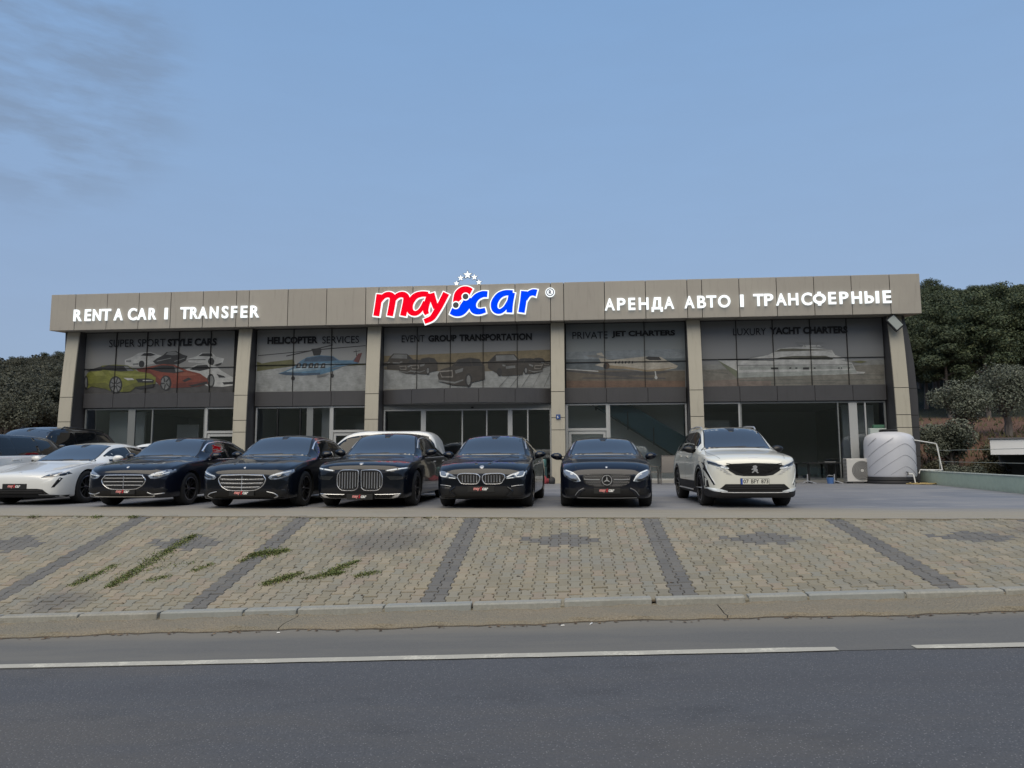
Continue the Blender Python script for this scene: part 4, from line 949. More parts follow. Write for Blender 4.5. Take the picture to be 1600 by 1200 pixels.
(4,'skyblue',[(-0.25,5.15),(4.44,5.2),(4.43,4.76),(-0.25,4.64)]),
(4,'skydark',[(-0.25,4.86),(4.43,4.82),(4.42,4.37),(-0.26,4.43)]),
(4,'earth',[(-0.26,4.43),(4.42,4.34),(4.4,3.7),(-0.25,3.72)]),
(4,'rust',[(-0.25,4.0),(4.41,3.94),(4.4,3.7),(-0.25,3.72)]),
(4,'ground',[(-0.21,4.37),(3.16,3.99),(3.17,4.05),(-0.2,4.44)]),
(4,'ground',[(0.42,4.07),(3.66,4.02),(3.66,4.07),(0.42,4.12)]),
(4,'ground',[(1.18,4.33),(2.92,4.34),(3.91,4.32),(3.17,4.18),(1.55,4.17)]),
(4,'cream',[(0.92,4.61),(1.31,4.74),(1.69,4.81),(2.88,4.92),(3.5,4.89),(3.8,4.7),(4.15,4.53),(4.07,4.43),(3.54,4.35),(2.92,4.32),(1.99,4.44),(1.31,4.5)]),
(4,'tan',[(1.31,4.61),(2.12,4.53),(2.93,4.39),(3.67,4.44),(4.1,4.5),(3.54,4.35),(2.92,4.32),(1.99,4.43),(1.28,4.49)]),
(4,'cream',[(0.99,5.07),(1.2,5.11),(1.36,4.83),(1.69,4.79),(1.18,4.67)]),
(4,'grey',[(0.53,5.0),(1.06,5.01),(1.35,4.92),(1.56,4.89),(1.25,4.87),(0.75,4.93)]),
(4,'brown',[(1.5,4.57),(1.49,4.52),(1.46,4.48),(1.42,4.45),(1.37,4.44),(1.32,4.45),(1.28,4.48),(1.25,4.52),(1.25,4.57),(1.26,4.62),(1.28,4.66),(1.32,4.69),(1.37,4.7),(1.42,4.69),(1.46,4.66),(1.49,4.62)]),
(4,'black',[(1.39,4.56),(1.38,4.52),(1.37,4.49),(1.35,4.47),(1.32,4.46),(1.29,4.47),(1.27,4.49),(1.26,4.53),(1.25,4.56),(1.26,4.6),(1.27,4.64),(1.3,4.66),(1.32,4.66),(1.35,4.66),(1.37,4.63),(1.38,4.6)]),
(4,'black',[(2.87,4.86),(3.01,4.92),(3.43,4.89),(3.52,4.77),(3.06,4.77)]),
(4,'black',[(1.72,4.75),(1.77,4.76),(1.75,4.66),(1.7,4.65)]),
(4,'black',[(1.85,4.75),(1.9,4.76),(1.88,4.66),(1.84,4.65)]),
(4,'black',[(1.98,4.75),(2.03,4.76),(2.01,4.65),(1.97,4.65)]),
(4,'black',[(2.11,4.75),(2.16,4.75),(2.14,4.65),(2.1,4.65)]),
(4,'black',[(2.24,4.75),(2.29,4.75),(2.27,4.65),(2.23,4.64)]),
(4,'black',[(2.37,4.74),(2.42,4.75),(2.4,4.65),(2.36,4.64)]),
(4,'white',[(-0.21,4.44),(1.05,4.34),(1.05,4.38),(-0.2,4.48)]),
(4,'white',[(3.24,4.33),(3.27,4.11),(3.31,4.11),(3.29,4.33)]),
(4,'white',[(3.35,4.08),(3.34,4.05),(3.33,4.03),(3.31,4.01),(3.29,4.01),(3.27,4.02),(3.25,4.03),(3.24,4.05),(3.23,4.08),(3.24,4.11),(3.25,4.13),(3.27,4.14),(3.29,4.15),(3.31,4.14),(3.33,4.13),(3.34,4.1)]),
(4,'grey',[(1.99,4.42),(2.77,4.32),(2.77,4.35),(2.0,4.45)]),
(5,'sea',[(5.09,4.56),(11.92,4.64),(11.91,4.46),(5.08,4.31)]),
(5,'sea2',[(5.08,4.36),(11.91,4.47),(11.88,3.71),(5.12,3.68)]),
(5,'rust2',[(5.12,3.93),(6.47,3.97),(7.68,3.9),(7.67,3.71),(5.12,3.68)]),
(5,'sea3',[(5.2,4.28),(6.05,4.18),(6.06,4.22),(5.21,4.33)]),
(5,'sea3',[(6.47,3.89),(8.88,3.92),(8.88,3.96),(6.47,3.93)]),
(5,'sea3',[(9.17,3.85),(11.83,3.88),(11.83,3.92),(9.17,3.9)]),
(5,'sea3',[(7.67,3.78),(10.06,3.77),(10.06,3.81),(7.67,3.82)]),
(5,'sea3',[(10.9,4.08),(11.87,4.03),(11.87,4.08),(10.91,4.12)]),
(5,'white',[(5.66,4.75),(7.83,4.69),(10.1,4.7),(10.72,4.55),(10.86,4.22),(11.19,4.19),(11.14,4.13),(10.55,4.12),(8.88,4.08),(6.38,4.03),(5.97,4.42)]),
(5,'paleblue2',[(6.39,4.23),(8.89,4.25),(10.85,4.29),(10.88,4.15),(8.88,4.08),(6.38,4.03)]),
(5,'white',[(6.86,4.77),(7.23,4.85),(7.6,4.9),(7.84,5.02),(8.0,5.14),(8.45,5.19),(9.29,5.18),(10.0,5.06),(10.11,4.86),(10.46,4.73),(10.46,4.65),(6.86,4.69)]),
(5,'paleblue2',[(6.49,4.47),(10.71,4.44),(10.8,4.32),(6.48,4.34)]),
(5,'keel',[(5.68,4.73),(6.42,4.29),(6.38,4.03),(5.97,4.42)]),
(5,'glass',[(7.8,4.73),(8.07,4.81),(8.56,4.85),(9.75,4.84),(10.05,4.73),(9.98,4.68)]),
(5,'glass',[(7.84,5.03),(8.09,5.14),(8.57,5.14),(10.0,5.06),(8.93,5.04)]),
(5,'black',[(5.68,4.73),(7.83,4.68),(7.83,4.71),(5.68,4.77)]),
(5,'grey',[(6.43,4.5),(10.72,4.46),(10.72,4.49),(6.43,4.53)]),
(5,'white',[(8.87,5.17),(8.94,5.26),(9.53,5.25),(9.71,5.16)]),
(5,'grey',[(8.64,5.34),(9.72,5.32),(9.72,5.35),(8.64,5.37)]),
(5,'grey',[(8.69,5.28),(8.93,5.21),(8.94,5.24),(8.7,5.3)]),
(5,'grey',[(9.17,5.16),(9.71,5.17),(9.71,5.2),(9.17,5.2)]),
(5,'grey',[(8.96,5.35),(8.99,5.19),(9.02,5.2),(8.98,5.35)]),
(5,'grey',[(9.47,5.34),(9.4,5.2),(9.42,5.19),(9.49,5.33)]),
(5,'black',[(7.68,4.41),(7.96,4.41),(7.96,4.34),(7.68,4.34)]),
(5,'black',[(8.37,4.4),(8.45,4.41),(8.45,4.36),(8.37,4.35)]),
(5,'black',[(8.6,4.4),(8.68,4.4),(8.68,4.35),(8.6,4.35)]),
(5,'black',[(8.89,4.4),(9.11,4.4),(9.11,4.32),(8.88,4.32)]),
(5,'black',[(9.29,4.39),(9.36,4.39),(9.35,4.34),(9.28,4.34)]),
(5,'black',[(10.2,4.38),(10.25,4.38),(10.25,4.33),(10.19,4.33)]),
(5,'black',[(10.29,4.37),(10.34,4.38),(10.34,4.33),(10.29,4.33)]),
(5,'black',[(10.56,4.37),(10.63,4.38),(10.63,4.33),(10.56,4.32)]),
(5,'white',[(6.62,4.63),(6.8,4.63),(6.8,4.57),(6.61,4.57)]),
(5,'olive',[(10.69,4.59),(11.05,4.63),(11.28,4.58),(11.04,4.53)]),
(5,'grey',[(6.93,4.79),(7.48,4.88),(7.47,4.91),(6.92,4.82)])]
LETTERS = [(0, 'SUPER SPORT', 0, -19.36, -16.89, 5.66, .32), (0, 'STYLE CARS', 1, -16.79, -14.65, 5.66, .31), (1, 'HELICOPTER', 1, -12.48, -10.35, 5.67, .30), (1, 'SERVICES', 0, -10.16, -8.62, 5.66, .29),
           (2, 'EVENT', 0, -6.85, -5.91, 5.65, .28), (2, 'GROUP', 1, -5.76, -4.6, 5.65, .27), (2, 'TRANSPORTATION', 1, -4.49, -1.56, 5.65, .28), (3, 'PRIVATE', 0, .05, 1.44, 5.66, .28), (3, 'JET CHARTERS', 1, 1.6, 4.07, 5.67, .28),
           (4, 'LUXURY', 0, 6.3, 7.55, 5.69, .27), (4, 'YACHT CHARTERS', 1, 7.69, 10.61, 5.70, .28)]
LABP = ['sports cars', 'helicopter', 'limousines and vans', 'jet', 'yacht']
M['print_text'] = mat('print_text', (.014, .014, .015), .6, spec=.2)
for bi, (a, b, cuts, zmid, (top, bot)) in enumerate(BAYS):
    w = B(MB().box(a-.12, b+.12, .02, .1, 3.6, 6.42), 'print_window', M['seam'])
    w['label'] = 'upper window with a printed picture of ' + LABP[bi]
    fmx = film_mat('print_film', tuple(x*1.32 for x in top), tuple(x*1.32 for x in bot))
    xs_ = [a]+cuts+[b]
    for x0, x1 in zip(xs_, xs_[1:]):
        for z0, z1 in ((3.68, zmid), (zmid, 6.28)):
            MB().box(x0+.012, x1-.012, 0, .02, z0+.012, z1-.012).build('pane', fmx, w)
    for x0, x1 in zip(xs_, xs_[1:]): MB().box(x0+.012, x1-.012, .002, .02, 6.292, 6.40).build('head_panel', M['dark_panel'], w)
    used = []; v, f, mi = [], [], []
    for q, (n, c, pts) in enumerate([p for p in PRINTS if p[0] == bi+1]):
        if c not in used: used.append(c)
        pts = [(min(max(x, a+.01), b-.01), min(max(z, 3.70), 6.27)) for x, z in pts]
        tri = geometry.tessellate_polygon([[Vector((x, z, 0)) for x, z in pts]])
        s0 = len(v); v += [(x, -.0015-.0005*q, z) for x, z in pts]
        for t in tri: f.append(tuple(s0+i for i in t)); mi.append(used.index(c))
    mesh_obj('printed_picture', v, f, None, w, mats=[print_mat(c) for c in used], mi=mi)
    for n, s, bold, x0, x1, z0, h in LETTERS:
        if n == bi: text_obj('printed_lettering', s, M['print_text'], w, x0, x1, z0, z0+h, -.045, .002, .045 if bold else .0)
    for x in cuts: MB().box(x-.008, x+.008, -.052, .0, 3.69, 6.28).build('mullion', M['seam'], w)
    MB().box(a, b, -.048, .0, zmid-.008, zmid+.008).build('rail', M['seam'], w)

# dark band of panels over the ground floor
for bi, (a, b, n) in enumerate([(-20.30, -13.55, [-19.0, -17.6, -16.2, -14.8]), (-12.90, -8.17, [-11.3, -9.7]), (-.27, 4.42, [1.35, 2.95]), (4.97, 11.87, [6.45, 7.85, 9.25, 10.65])]):
    B(MB().box(a, b, -.10, .02, 3.12, 3.66), 'band_core', M['seam'])
    q = [a]+n+[b]
    for x0, x1 in zip(q, q[1:]): B(MB().box(x0+.008, x1-.008, -.13, -.09, 3.10, 3.69, 0, .004), 'band_panel', M['dark_panel'])
# bowed canopy over the entrance
def arc_box(mb, x0, x1, z0, z1, th, n=6, A=-7.55, Bx=-.81, bow=.72, base=-.13):
    f_ = lambda x: base - bow*(1-((x-(A+Bx)/2)/((Bx-A)/2))**2)
    vs = []
    for i in range(n+1):
        x = x0+(x1-x0)*i/n; y = f_(x)
        vs += [(x, y, z0), (x, y, z1), (x, y+th, z1), (x, y+th, z0)]
    fs = [(0,1,2,3)] + [(4*i+j, 4*i+4+j, 4*i+4+(j+1) % 4, 4*i+(j+1) % 4) for i in range(n) for j in range(4)] + [tuple(4*n+j for j in (3,2,1,0))]
    mb.add(vs, fs); return mb
can = B(arc_box(MB(), -7.55, -.81, 3.14, 3.66, .35, 24), 'canopy', M['seam'])
can.data.transform(Matrix.Translation((0, .03, 0)))
for x0, x1 in zip([-7.55, -6.3, -4.95, -3.6, -2.2], [-6.3, -4.95, -3.6, -2.2, -.81]):
    arc_box(MB(), x0+.008, x1-.008, 3.12, 3.69, .03).build('canopy_panel', M['dark_panel'], can)
cs = []
n = 20
for i in range(n+1):
    x = -7.55+(6.74)*i/n; cs.append((x, -.13-.72*(1-((x+4.18)/3.37)**2)+.05))
v = [(x, y, z) for z in (3.10, 3.13) for x, y in cs] + [(x, .0, z) for z in (3.10, 3.13) for x, y in cs]
N1 = n+1
f = [(i, i+1, 2*N1+i+1, 2*N1+i) for i in range(n)] + [(N1+i, 3*N1+i, 3*N1+i+1, N1+i+1) for i in range(n)] + [(i, N1+i, N1+i+1, i+1) for i in range(n)]
mesh_obj('canopy_soffit', v, f, mat('soffit', (.20, .20, .20), .5), can)

# ground floor glazing
GZ0, GZ1 = .10, 3.08
def glazing(name, a, b, posts, zt=GZ1, fm_=None, panes=True):
    """posts: (x, width, depth, material)"""
    fm_ = fm_ or M['frame_white']
    mb = MB().box(a, b, -.03, .05, GZ0, GZ0+.06).box(a, b, -.03, .05, zt-.06, zt)
    mb.box(a, a+.06, -.03, .05, GZ0+.06, zt-.06).box(b-.06, b, -.03, .05, GZ0+.06, zt-.06)
    o = B(mb, name, fm_)
    ed = [a+.06]
    for x, w_, m_ in posts:
        MB().box(x-w_/2, x+w_/2, -.034, .054, GZ0+.06, zt-.06).build('mullion', m_, o); ed += [x-w_/2, x+w_/2]
    ed.append(b-.06)
    for i in range(0, len(ed), 2): MB().box(ed[i], ed[i+1], .006, .018, GZ0+.06, zt-.06).build('glass_pane', M['tint'], o)
    return o
def door(a, b, ztr=2.02):
    o = B(MB().box(a, a+.1, -.05, .06, GZ0, GZ1).box(b-.1, b, -.05, .06, GZ0, GZ1).box(a+.1, b-.1, -.05, .06, GZ1-.06, GZ1).box(a+.1, b-.1, -.05, .06, ztr, ztr+.1), 'door', M['frame_white'])
    MB().box(a+.1, b-.1, .0, .012, ztr+.1, GZ1-.06).build('transom_pane', M['tint'], o)
    mb = MB().box(a+.12, a+.22, -.03, .04, GZ0+.02, ztr-.03).box(b-.22, b-.12, -.03, .04, GZ0+.02, ztr-.03).box(a+.22, b-.22, -.03, .04, ztr-.13, ztr-.03).box(a+.22, b-.22, -.03, .04, GZ0+.02, GZ0+.16).box(a+.22, b-.22, -.03, .04, 1.0, 1.08)
    mb.build('door_leaf', M['frame_white'], o)
    MB().box(a+.22, b-.22, .0, .012, 1.08, ztr-.13).build('door_glass', M['tint'], o)
    MB().box(a+.22, b-.22, .0, .012, GZ0+.16, 1.0).build('lower_panel', M['tint'], o)
    MB().tube([(b-.19, -.03, 1.0), (b-.19, -.08, 1.0), (b-.19, -.08, 1.25), (b-.19, -.03, 1.25)], .013, 6).build('handle', M['satin'], o)
    return o
W_, G_ = M['frame_white'], M['frame_grey']
glazing('glazing', -20.25, -15.02, [(-18.2, .30, G_), (-17.3, .05, G_)], fm_=G_); door(-15.02, -13.56)
glazing('glazing', -12.88, -9.72, [(-11.95, .04, M['trim']), (-11.0, .04, M['trim']), (-10.6, .26, G_)], fm_=W_); door(-9.72, -8.18)
glazing('entrance', -7.55, -.82, [(-5.93, .20, W_), (-4.36, .05, W_), (-3.38, .05, W_), (-2.45, .18, W_), (-1.75, .05, W_)], 2.92, W_)
B(MB().box(-7.55, -.82, -.04, .06, 2.93, 3.09), 'entrance_head', G_)
B(MB().box(-4.0, -3.9, -.09, -.042, 2.94, 3.0), 'door_sensor', M['trim'])
door(-.26, 1.42); glazing('glazing', 1.42, 4.43, [], fm_=W_)
o = glazing('glazing', 4.97, 6.45, [], fm_=W_); MB().box(5.03, 6.39, -.05, .0, 2.0, 2.1).build('transom_bar', W_, o)
glazing('glazing', 6.45, 11.85, [(10.1, .04, G_), (10.65, .30, W_), (11.1, .05, W_)], fm_=G_)
# things seen dimly inside
mb = MB()
mb.add([(x, y, z) for y in (.5, 1.5) for x, z in ((.7, 3.2), (2.1, 3.2), (4.55, 1.7), (4.55, .7))], [(0,1,2,3),(7,6,5,4),(0,4,5,1),(1,5,6,2),(2,6,7,3),(3,7,4,0)])
B(mb, 'staircase', mat('stair_teal', (.018, .075, .10), .5))
B(MB().box(-20.0, -18.4, 1.2, 1.3, .1, 3.0), 'display_board', mat('display_board', (.55, .58, .58), .6))
B(MB().box(-10.4, -9.95, .8, 1.2, .1, 3.2), 'interior_column', mat('interior_column', (.6, .6, .6), .7))
B(MB().box(-.4, 4.6, 1.95, 2.05, .1, 3.2), 'screen_wall', mat('screen_wall', (.85, .86, .80), .7))
B(MB().box(10.7, 11.9, 1.2, 1.3, .1, 3.0), 'pale_screen', mat('pale_screen', (.6, .64, .64), .6))

for x0, x1, y0 in ((-19.3, -17.6, 2.4), (-6.9, -5.2, 2.2), (7.2, 9.2, 2.8), (-12.4, -11.2, 2.6)):
    B(MB().box(x0, x1, y0, y0+.7, .78, .83).box(x0+.05, x0+.1, y0+.05, y0+.65, .1, .78).box(x1-.1, x1-.05, y0+.05, y0+.65, .1, .78).box(x0+.1, x1-.1, y0+.1, y0+.14, .3, .78), 'reception_desk', mat('desk', (.35, .30, .24), .5))
for x in (-17.0, -8.9, 6.0): B(MB().box(x-.5, x+.5, 2.2, 2.28, .1, 2.5), 'poster_stand', mat('poster_board', (.5, .5, .48), .6))
for x in (.95, 2.2, 3.2):
    B(MB().tube([(x, .48, 3.0-.62*(x-.7)), (x, .48, 3.7-.62*(x-.7))], .02, 6), 'stair_baluster', M['trim'])

# ------------------------------------------------------------------ illuminated letters
M['lit'] = mat('lit_letter', (.3, .3, .3), .5, spec=0.0, emit=(.90, .97, 1.0), estr=.76)
M['lit_red'] = mat('lit_red', (.16, .001, .004), .5, spec=0.0, emit=(.95, .002, .018), estr=.62)
M['lit_blue'] = mat('lit_blue', (.001, .01, .16), .5, spec=0.0, emit=(.0, .06, .95), estr=.66)
M['sign_side'] = mat('sign_side', (.25, .25, .26), .5)
M['dot'] = mat('sign_dot', (.055, .055, .06), .5)
def glyph_poly(s, x0, x1, z0, z1):
    """letters the built-in typeface draws badly"""
    w, h = x1-x0, z1-z0; t = .11
    if s == 'D':   # Cyrillic De
        return [[(0,0),(0,.32),(.1,.32),(.24,1),(.86,1),(.86,.32),(1,.32),(1,0),(.80,0),(.80,.17),(.2,.17),(.2,0)], [(.34,.32),(.42,.83),(.62,.83),(.62,.32)]]
    if s == 'Q':   # soft-sign part of Yery
        ob = [(0,0),(0,1),(.28,1),(.28,.64)] + [(.55+.45*sin(a), .33+.31*cos(a)) for a in [pi*i/8 for i in range(9)]]
        return [ob, [(.28,.18),(.28,.46)] + [(.5+.2*sin(a), .32+.14*cos(a)) for a in [pi*i/6 for i in range(7)]]]
def extrude_poly(loops, x0, x1, z0, z1, y0, y1):
    pts = [[Vector((x0+x*(x1-x0), z0+z*(z1-z0), 0)) for x, z in l] for l in loops]
    flat = [p for l in pts for p in l]; n = len(flat)
    tri = geometry.tessellate_polygon(pts)
    vs = [(p.x, y0, p.y) for p in flat]+[(p.x, y1, p.y) for p in flat]
    fs = [tuple(t) for t in tri]+[tuple(n+i for i in t[::-1]) for t in tri]
    s = 0
    for l in pts:
        m_ = len(l)
        for i in range(m_): a, b = s+i, s+(i+1) % m_; fs.append((a, n+a, n+b, b))
        s += m_
    return vs, fs
SY = -1.01   # letters stand off the fascia
def letters(root, seq):
    for s, x0, z0, x1, z1 in seq:
        if s in 'DQ':
            v, f = extrude_poly(glyph_poly(s, 0, 0, 0, 0), x0, x1, z0, z1, SY-.03, SY+.02)
            mb = MB(); mb.add(v, f); mb.build('letter', M['lit'], root)
        elif s == 'f':   # round Cyrillic Ef
            cx, cz = (x0+x1)/2, (z0+z1)/2; loops = [[((.5+.5*cos(a)), .5+.40*sin(a)) for a in [2*pi*i/24 for i in range(24)]], [((.5+.29*cos(a)), .5+.21*sin(a)) for a in [2*pi*i/24 for i in range(24)]]]
            v, f = extrude_poly(loops, x0, x1, z0, z1, SY-.03, SY+.02)
            mb = MB(); mb.add(v, f); lo = mb.build('letter', M['lit'], root)
            for za, zb in ((z0-.01, z0+.06), (z1-.06, z1+.01)): MB().box(cx-.055, cx+.055, SY-.0305, SY+.02, za, zb).build('tick', M['lit'], lo)
        elif s == 'I': MB().box(x0, x1, SY-.03, SY+.02, z0, z1, 0, .006).build('letter', M['lit'], root)
        else: text_obj('letter', s, M['lit'], root, x0, x1, z0, z1, SY-.03, .05, .02, res=4)
s1 = thing('sign', 'white illuminated letters RENT A CAR I TRANSFER on left of beige fascia', 'sign', (0, WY, 0), 0, 'lit sign letters')
letters(s1, [('R',-20.28,6.60,-19.94,7.08),('E',-19.80,6.60,-19.55,7.08),('N',-19.45,6.60,-19.11,7.08),('T',-19.06,6.60,-18.69,7.08),('A',-18.55,6.60,-18.17,7.08),('C',-17.94,6.59,-17.58,7.09),('A',-17.55,6.60,-17.16,7.08),('R',-17.06,6.60,-16.74,7.08),('I',-16.39,6.60,-16.26,7.07),('T',-15.72,6.60,-15.35,7.08),('R',-15.3,6.60,-14.98,7.08),('A',-14.96,6.60,-14.58,7.08),('N',-14.48,6.60,-14.13,7.08),('S',-13.98,6.59,-13.71,7.09),('F',-13.59,6.60,-13.35,7.08),('E',-13.19,6.60,-12.92,7.08),('R',-12.79,6.60,-12.43,7.08)])
s2 = thing('sign', 'white illuminated Cyrillic letters on right of beige fascia', 'sign', (0, WY, 0), 0, 'lit sign letters')
letters(s2, [('A',1.3,6.58,1.68,7.05),('P',1.77,6.58,2.09,7.05),('E',2.2,6.58,2.46,7.05),('H',2.59,6.58,2.96,7.05),('D',3.07,6.49,3.49,7.05),('A',3.55,6.59,3.92,7.06),('A',4.31,6.60,4.68,7.07),('B',4.79,6.60,5.11,7.07),('T',5.13,6.61,5.5,7.07),('O',5.56,6.60,6.02,7.08),('I',6.38,6.61,6.51,7.08),('T',6.87,6.63,7.24,7.09),('P',7.27,6.63,7.6,7.09),('A',7.7,6.63,8.08,7.09),('H',8.15,6.63,8.51,7.09),('C',8.63,6.62,9.01,7.1),('f',9.05,6.61,9.51,7.11),('E',9.61,6.64,9.88,7.1),('P',10.01,6.64,10.33,7.1),('H',10.45,6.64,10.81,7.1),('Q',10.92,6.64,11.24,7.1),('I',11.31,6.64,11.43,7.1),('E',11.57,6.64,11.86,7.11)])

# ------------------------------------------------------------------ the red and blue logo
logo = thing('sign', 'red and blue illuminated mayScar logo with white outlines over the entrance', 'sign', (0, WY, 0))
def thick(pts, ws, n=1):
    """outline polygon of a stroke with widths along it; points smoothed by Catmull-Rom"""
    P_ = [Vector(p) for p in pts]; out, wo = [], []
    for i in range(len(P_)-1):
        p0, p1, p2, p3 = P_[max(i-1, 0)], P_[i], P_[i+1], P_[min(i+2, len(P_)-1)]
        for k_ in range(n):
            t = k_/n
            out.append(.5*((2*p1)+(p2-p0)*t+(2*p0-5*p1+4*p2-p3)*t*t+(3*p1-p0-3*p2+p3)*t**3)); wo.append(ws[i]*(1-t)+ws[i+1]*t)
    out.append(P_[-1]); wo.append(ws[-1])
    L_, R_ = [], []
    for i, p in enumerate(out):
        d = (out[min(i+1, len(out)-1)]-out[max(i-1, 0)]).normalized(); q = Vector((-d.y, d.x))*wo[i]/2
        L_.append(tuple(p+q)); R_.append(tuple(p-q))
    return L_ + R_[::-1]
def layer(name, poly_list, y0, y1, m, root):
    mb = MB()
    for q, pl in enumerate(poly_list):
        v, f = extrude_poly([pl], 0, 1, 0, 1, y0-.0006*q, y1); mb.add(v, f)
    return mb.build(name, m, root)
def logo_glyph(name, strokes, m, grow=.042, k=0):
    """strokes: (points, widths); a white lit backing letter with the coloured face on it"""
    back = layer('letter_outline', [thick(ext(p, grow), [w+2*grow for w in ws], 6) for p, ws in strokes], SY-.05-.002*k, SY+.03, M['lit'], logo)
    layer('letter_face', [thick(p, ws, 6) if len(p) > 2 else thick(p, ws) for p, ws in strokes], SY-.085-.001*k, SY-.045, m, back)
def ext(p, g):
    a, b, c_, d_ = Vector(p[0]), Vector(p[1]), Vector(p[-2]), Vector(p[-1])
    return [tuple(a+(a-b).normalized()*g)]+list(p[1:-1])+[tuple(d_+(d_-c_).normalized()*g)]
R_ = M['lit_red']; Bl = M['lit_blue']
def zc(x, y): return (-7.86+x*.004766, 6.49+(437-20*(x-20)/1260-y)*.0045)    # drawing grid of the logo -> metres on the fascia
def G(pts): return [zc(*p) for p in pts]
def wd(*w_): return [x*.0046 for x in w_]
logo_glyph('m', [(G([(49, 425), (62, 330), (74, 232)]), wd(52, 52, 52)), (G([(72, 300), (110, 250), (150, 236), (182, 254), (184, 300), (164, 425)]), wd(34, 44, 50, 54, 54, 52)),
                 (G([(180, 300), (222, 250), (264, 236), (296, 254), (298, 300), (274, 425)]), wd(34, 44, 50, 54, 54, 52))], R_, k=0)
logo_glyph('a', [(G([(480, 236), (425, 234), (370, 256), (330, 320), (336, 384), (378, 404), (420, 374), (456, 300)]), wd(44, 48, 54, 58, 54, 42, 36, 30)), (G([(498, 232), (474, 310), (462, 376), (474, 412)]), wd(50, 50, 48, 38))], R_, k=1)
logo_glyph('y', [(G([(508, 228), (528, 300), (548, 360)]), wd(54, 52, 46)), (G([(632, 228), (588, 322), (548, 396), (512, 448), (452, 476)]), wd(56, 54, 52, 48, 42))], R_, k=2)
logo_glyph('S', [(G([(836, 222), (806, 208), (770, 212), (738, 242), (724, 290), (716, 322)]), wd(66, 74, 80, 80, 72, 60))], R_, k=3)
logo_glyph('S', [(G([(672, 384), (710, 398), (752, 388), (786, 350), (812, 300), (826, 268)]), wd(52, 66, 78, 82, 74, 60))], Bl, k=4)
logo_glyph('c', [(G([(972, 240), (930, 240), (880, 268), (850, 322), (862, 376), (904, 392), (956, 380)]), wd(50, 54, 58, 62, 60, 50, 40))], Bl, k=5)
logo_glyph('a', [(G([(1180, 230), (1120, 230), (1066, 256), (1030, 316), (1034, 372), (1072, 392), (1116, 362), (1152, 296)]), wd(44, 48, 54, 58, 54, 42, 36, 30)), (G([(1174, 228), (1158, 320), (1152, 402)]), wd(52, 52, 50))], Bl, k=6)
logo_glyph('r', [(G([(1250, 402), (1264, 310), (1274, 216)]), wd(54, 54, 54)), (G([(1282, 290), (1306, 246), (1342, 228), (1374, 234)]), wd(34, 44, 54, 60))], Bl, k=7)
for x_, y_ in ((793, 260), (713, 335)):
    x, z = zc(x_, y_)
    c_ = [(x+.16*cos(2*pi*i/24), z+.16*sin(2*pi*i/24)) for i in range(24)]; c2 = [(x+.115*cos(2*pi*i/24), z+.115*sin(2*pi*i/24)) for i in range(24)]
    o = layer('ring', [c_], SY-.098, SY-.04, M['lit'], logo); layer('dot', [c2], SY-.106, SY-.09, M['dot'], o)
layer('bar', [thick(G([(730, 318), (776, 278)]), [.05, .05])], SY-.0975, SY-.05, M['lit'], logo)
# registered mark
o = layer('mark', [[(-.79+.185*cos(2*pi*i/28), 7.34+.185*sin(2*pi*i/28)) for i in range(28)]], SY-.03, SY+.02, M['lit'], logo)
M['mark_ink'] = mat('mark_ink', (.02, .02, .05), .6, spec=0.0)
v, f = extrude_poly([[(-.79+.15*cos(2*pi*i/28), 7.34+.15*sin(2*pi*i/28)) for i in range(28)], [(-.79+.118*cos(2*pi*i/28), 7.34+.118*sin(2*pi*i/28)) for i in range(28)]], 0, 1, 0, 1, SY-.034, SY-.028)
mb = MB(); mb.add(v, f); mb.build('mark_ring', M['mark_ink'], o)
text_obj('mark_letter', 'R', M['mark_ink'], o, -.845, -.725, 7.26, 7.42, SY-.034, .004, .035)

# five lit stars on a bent rod over the roof edge
stars = thing('sign', 'arch of five small white lit stars above the logo on roof edge', 'sign', (0, WY, 0))
sp = [(-4.47, 7.80, .12), (-4.30, 8.02, .125), (-4.03, 8.14, .17), (-3.76, 8.04, .125), (-3.58, 7.83, .12)]
MB().tube([(-4.45, -.90, 7.70), (-4.45, -.90, 7.80), (-4.30, -.9, 8.0), (-4.03, -.9, 8.1), (-3.76, -.9, 8.02), (-3.58, -.9, 7.82), (-3.58, -.9, 7.70)], .014, 6).build('rod', M['trim'], stars)
for x, z, r in sp:
    def star(r, q=.42): return [(x+(r if i % 2 == 0 else r*q)*sin(pi*i/5), z+(r if i % 2 == 0 else r*q)*cos(pi*i/5)) for i in range(10)]
    o = layer('star_back', [star(r*1.2, .48)], -.925, -.90, M['trim'], stars); layer('star', [star(r)], -.95, -.92, M['lit'], o)
M['pale_red_print'] = mat('pale_red_print', (.75, .30, .28), .5)
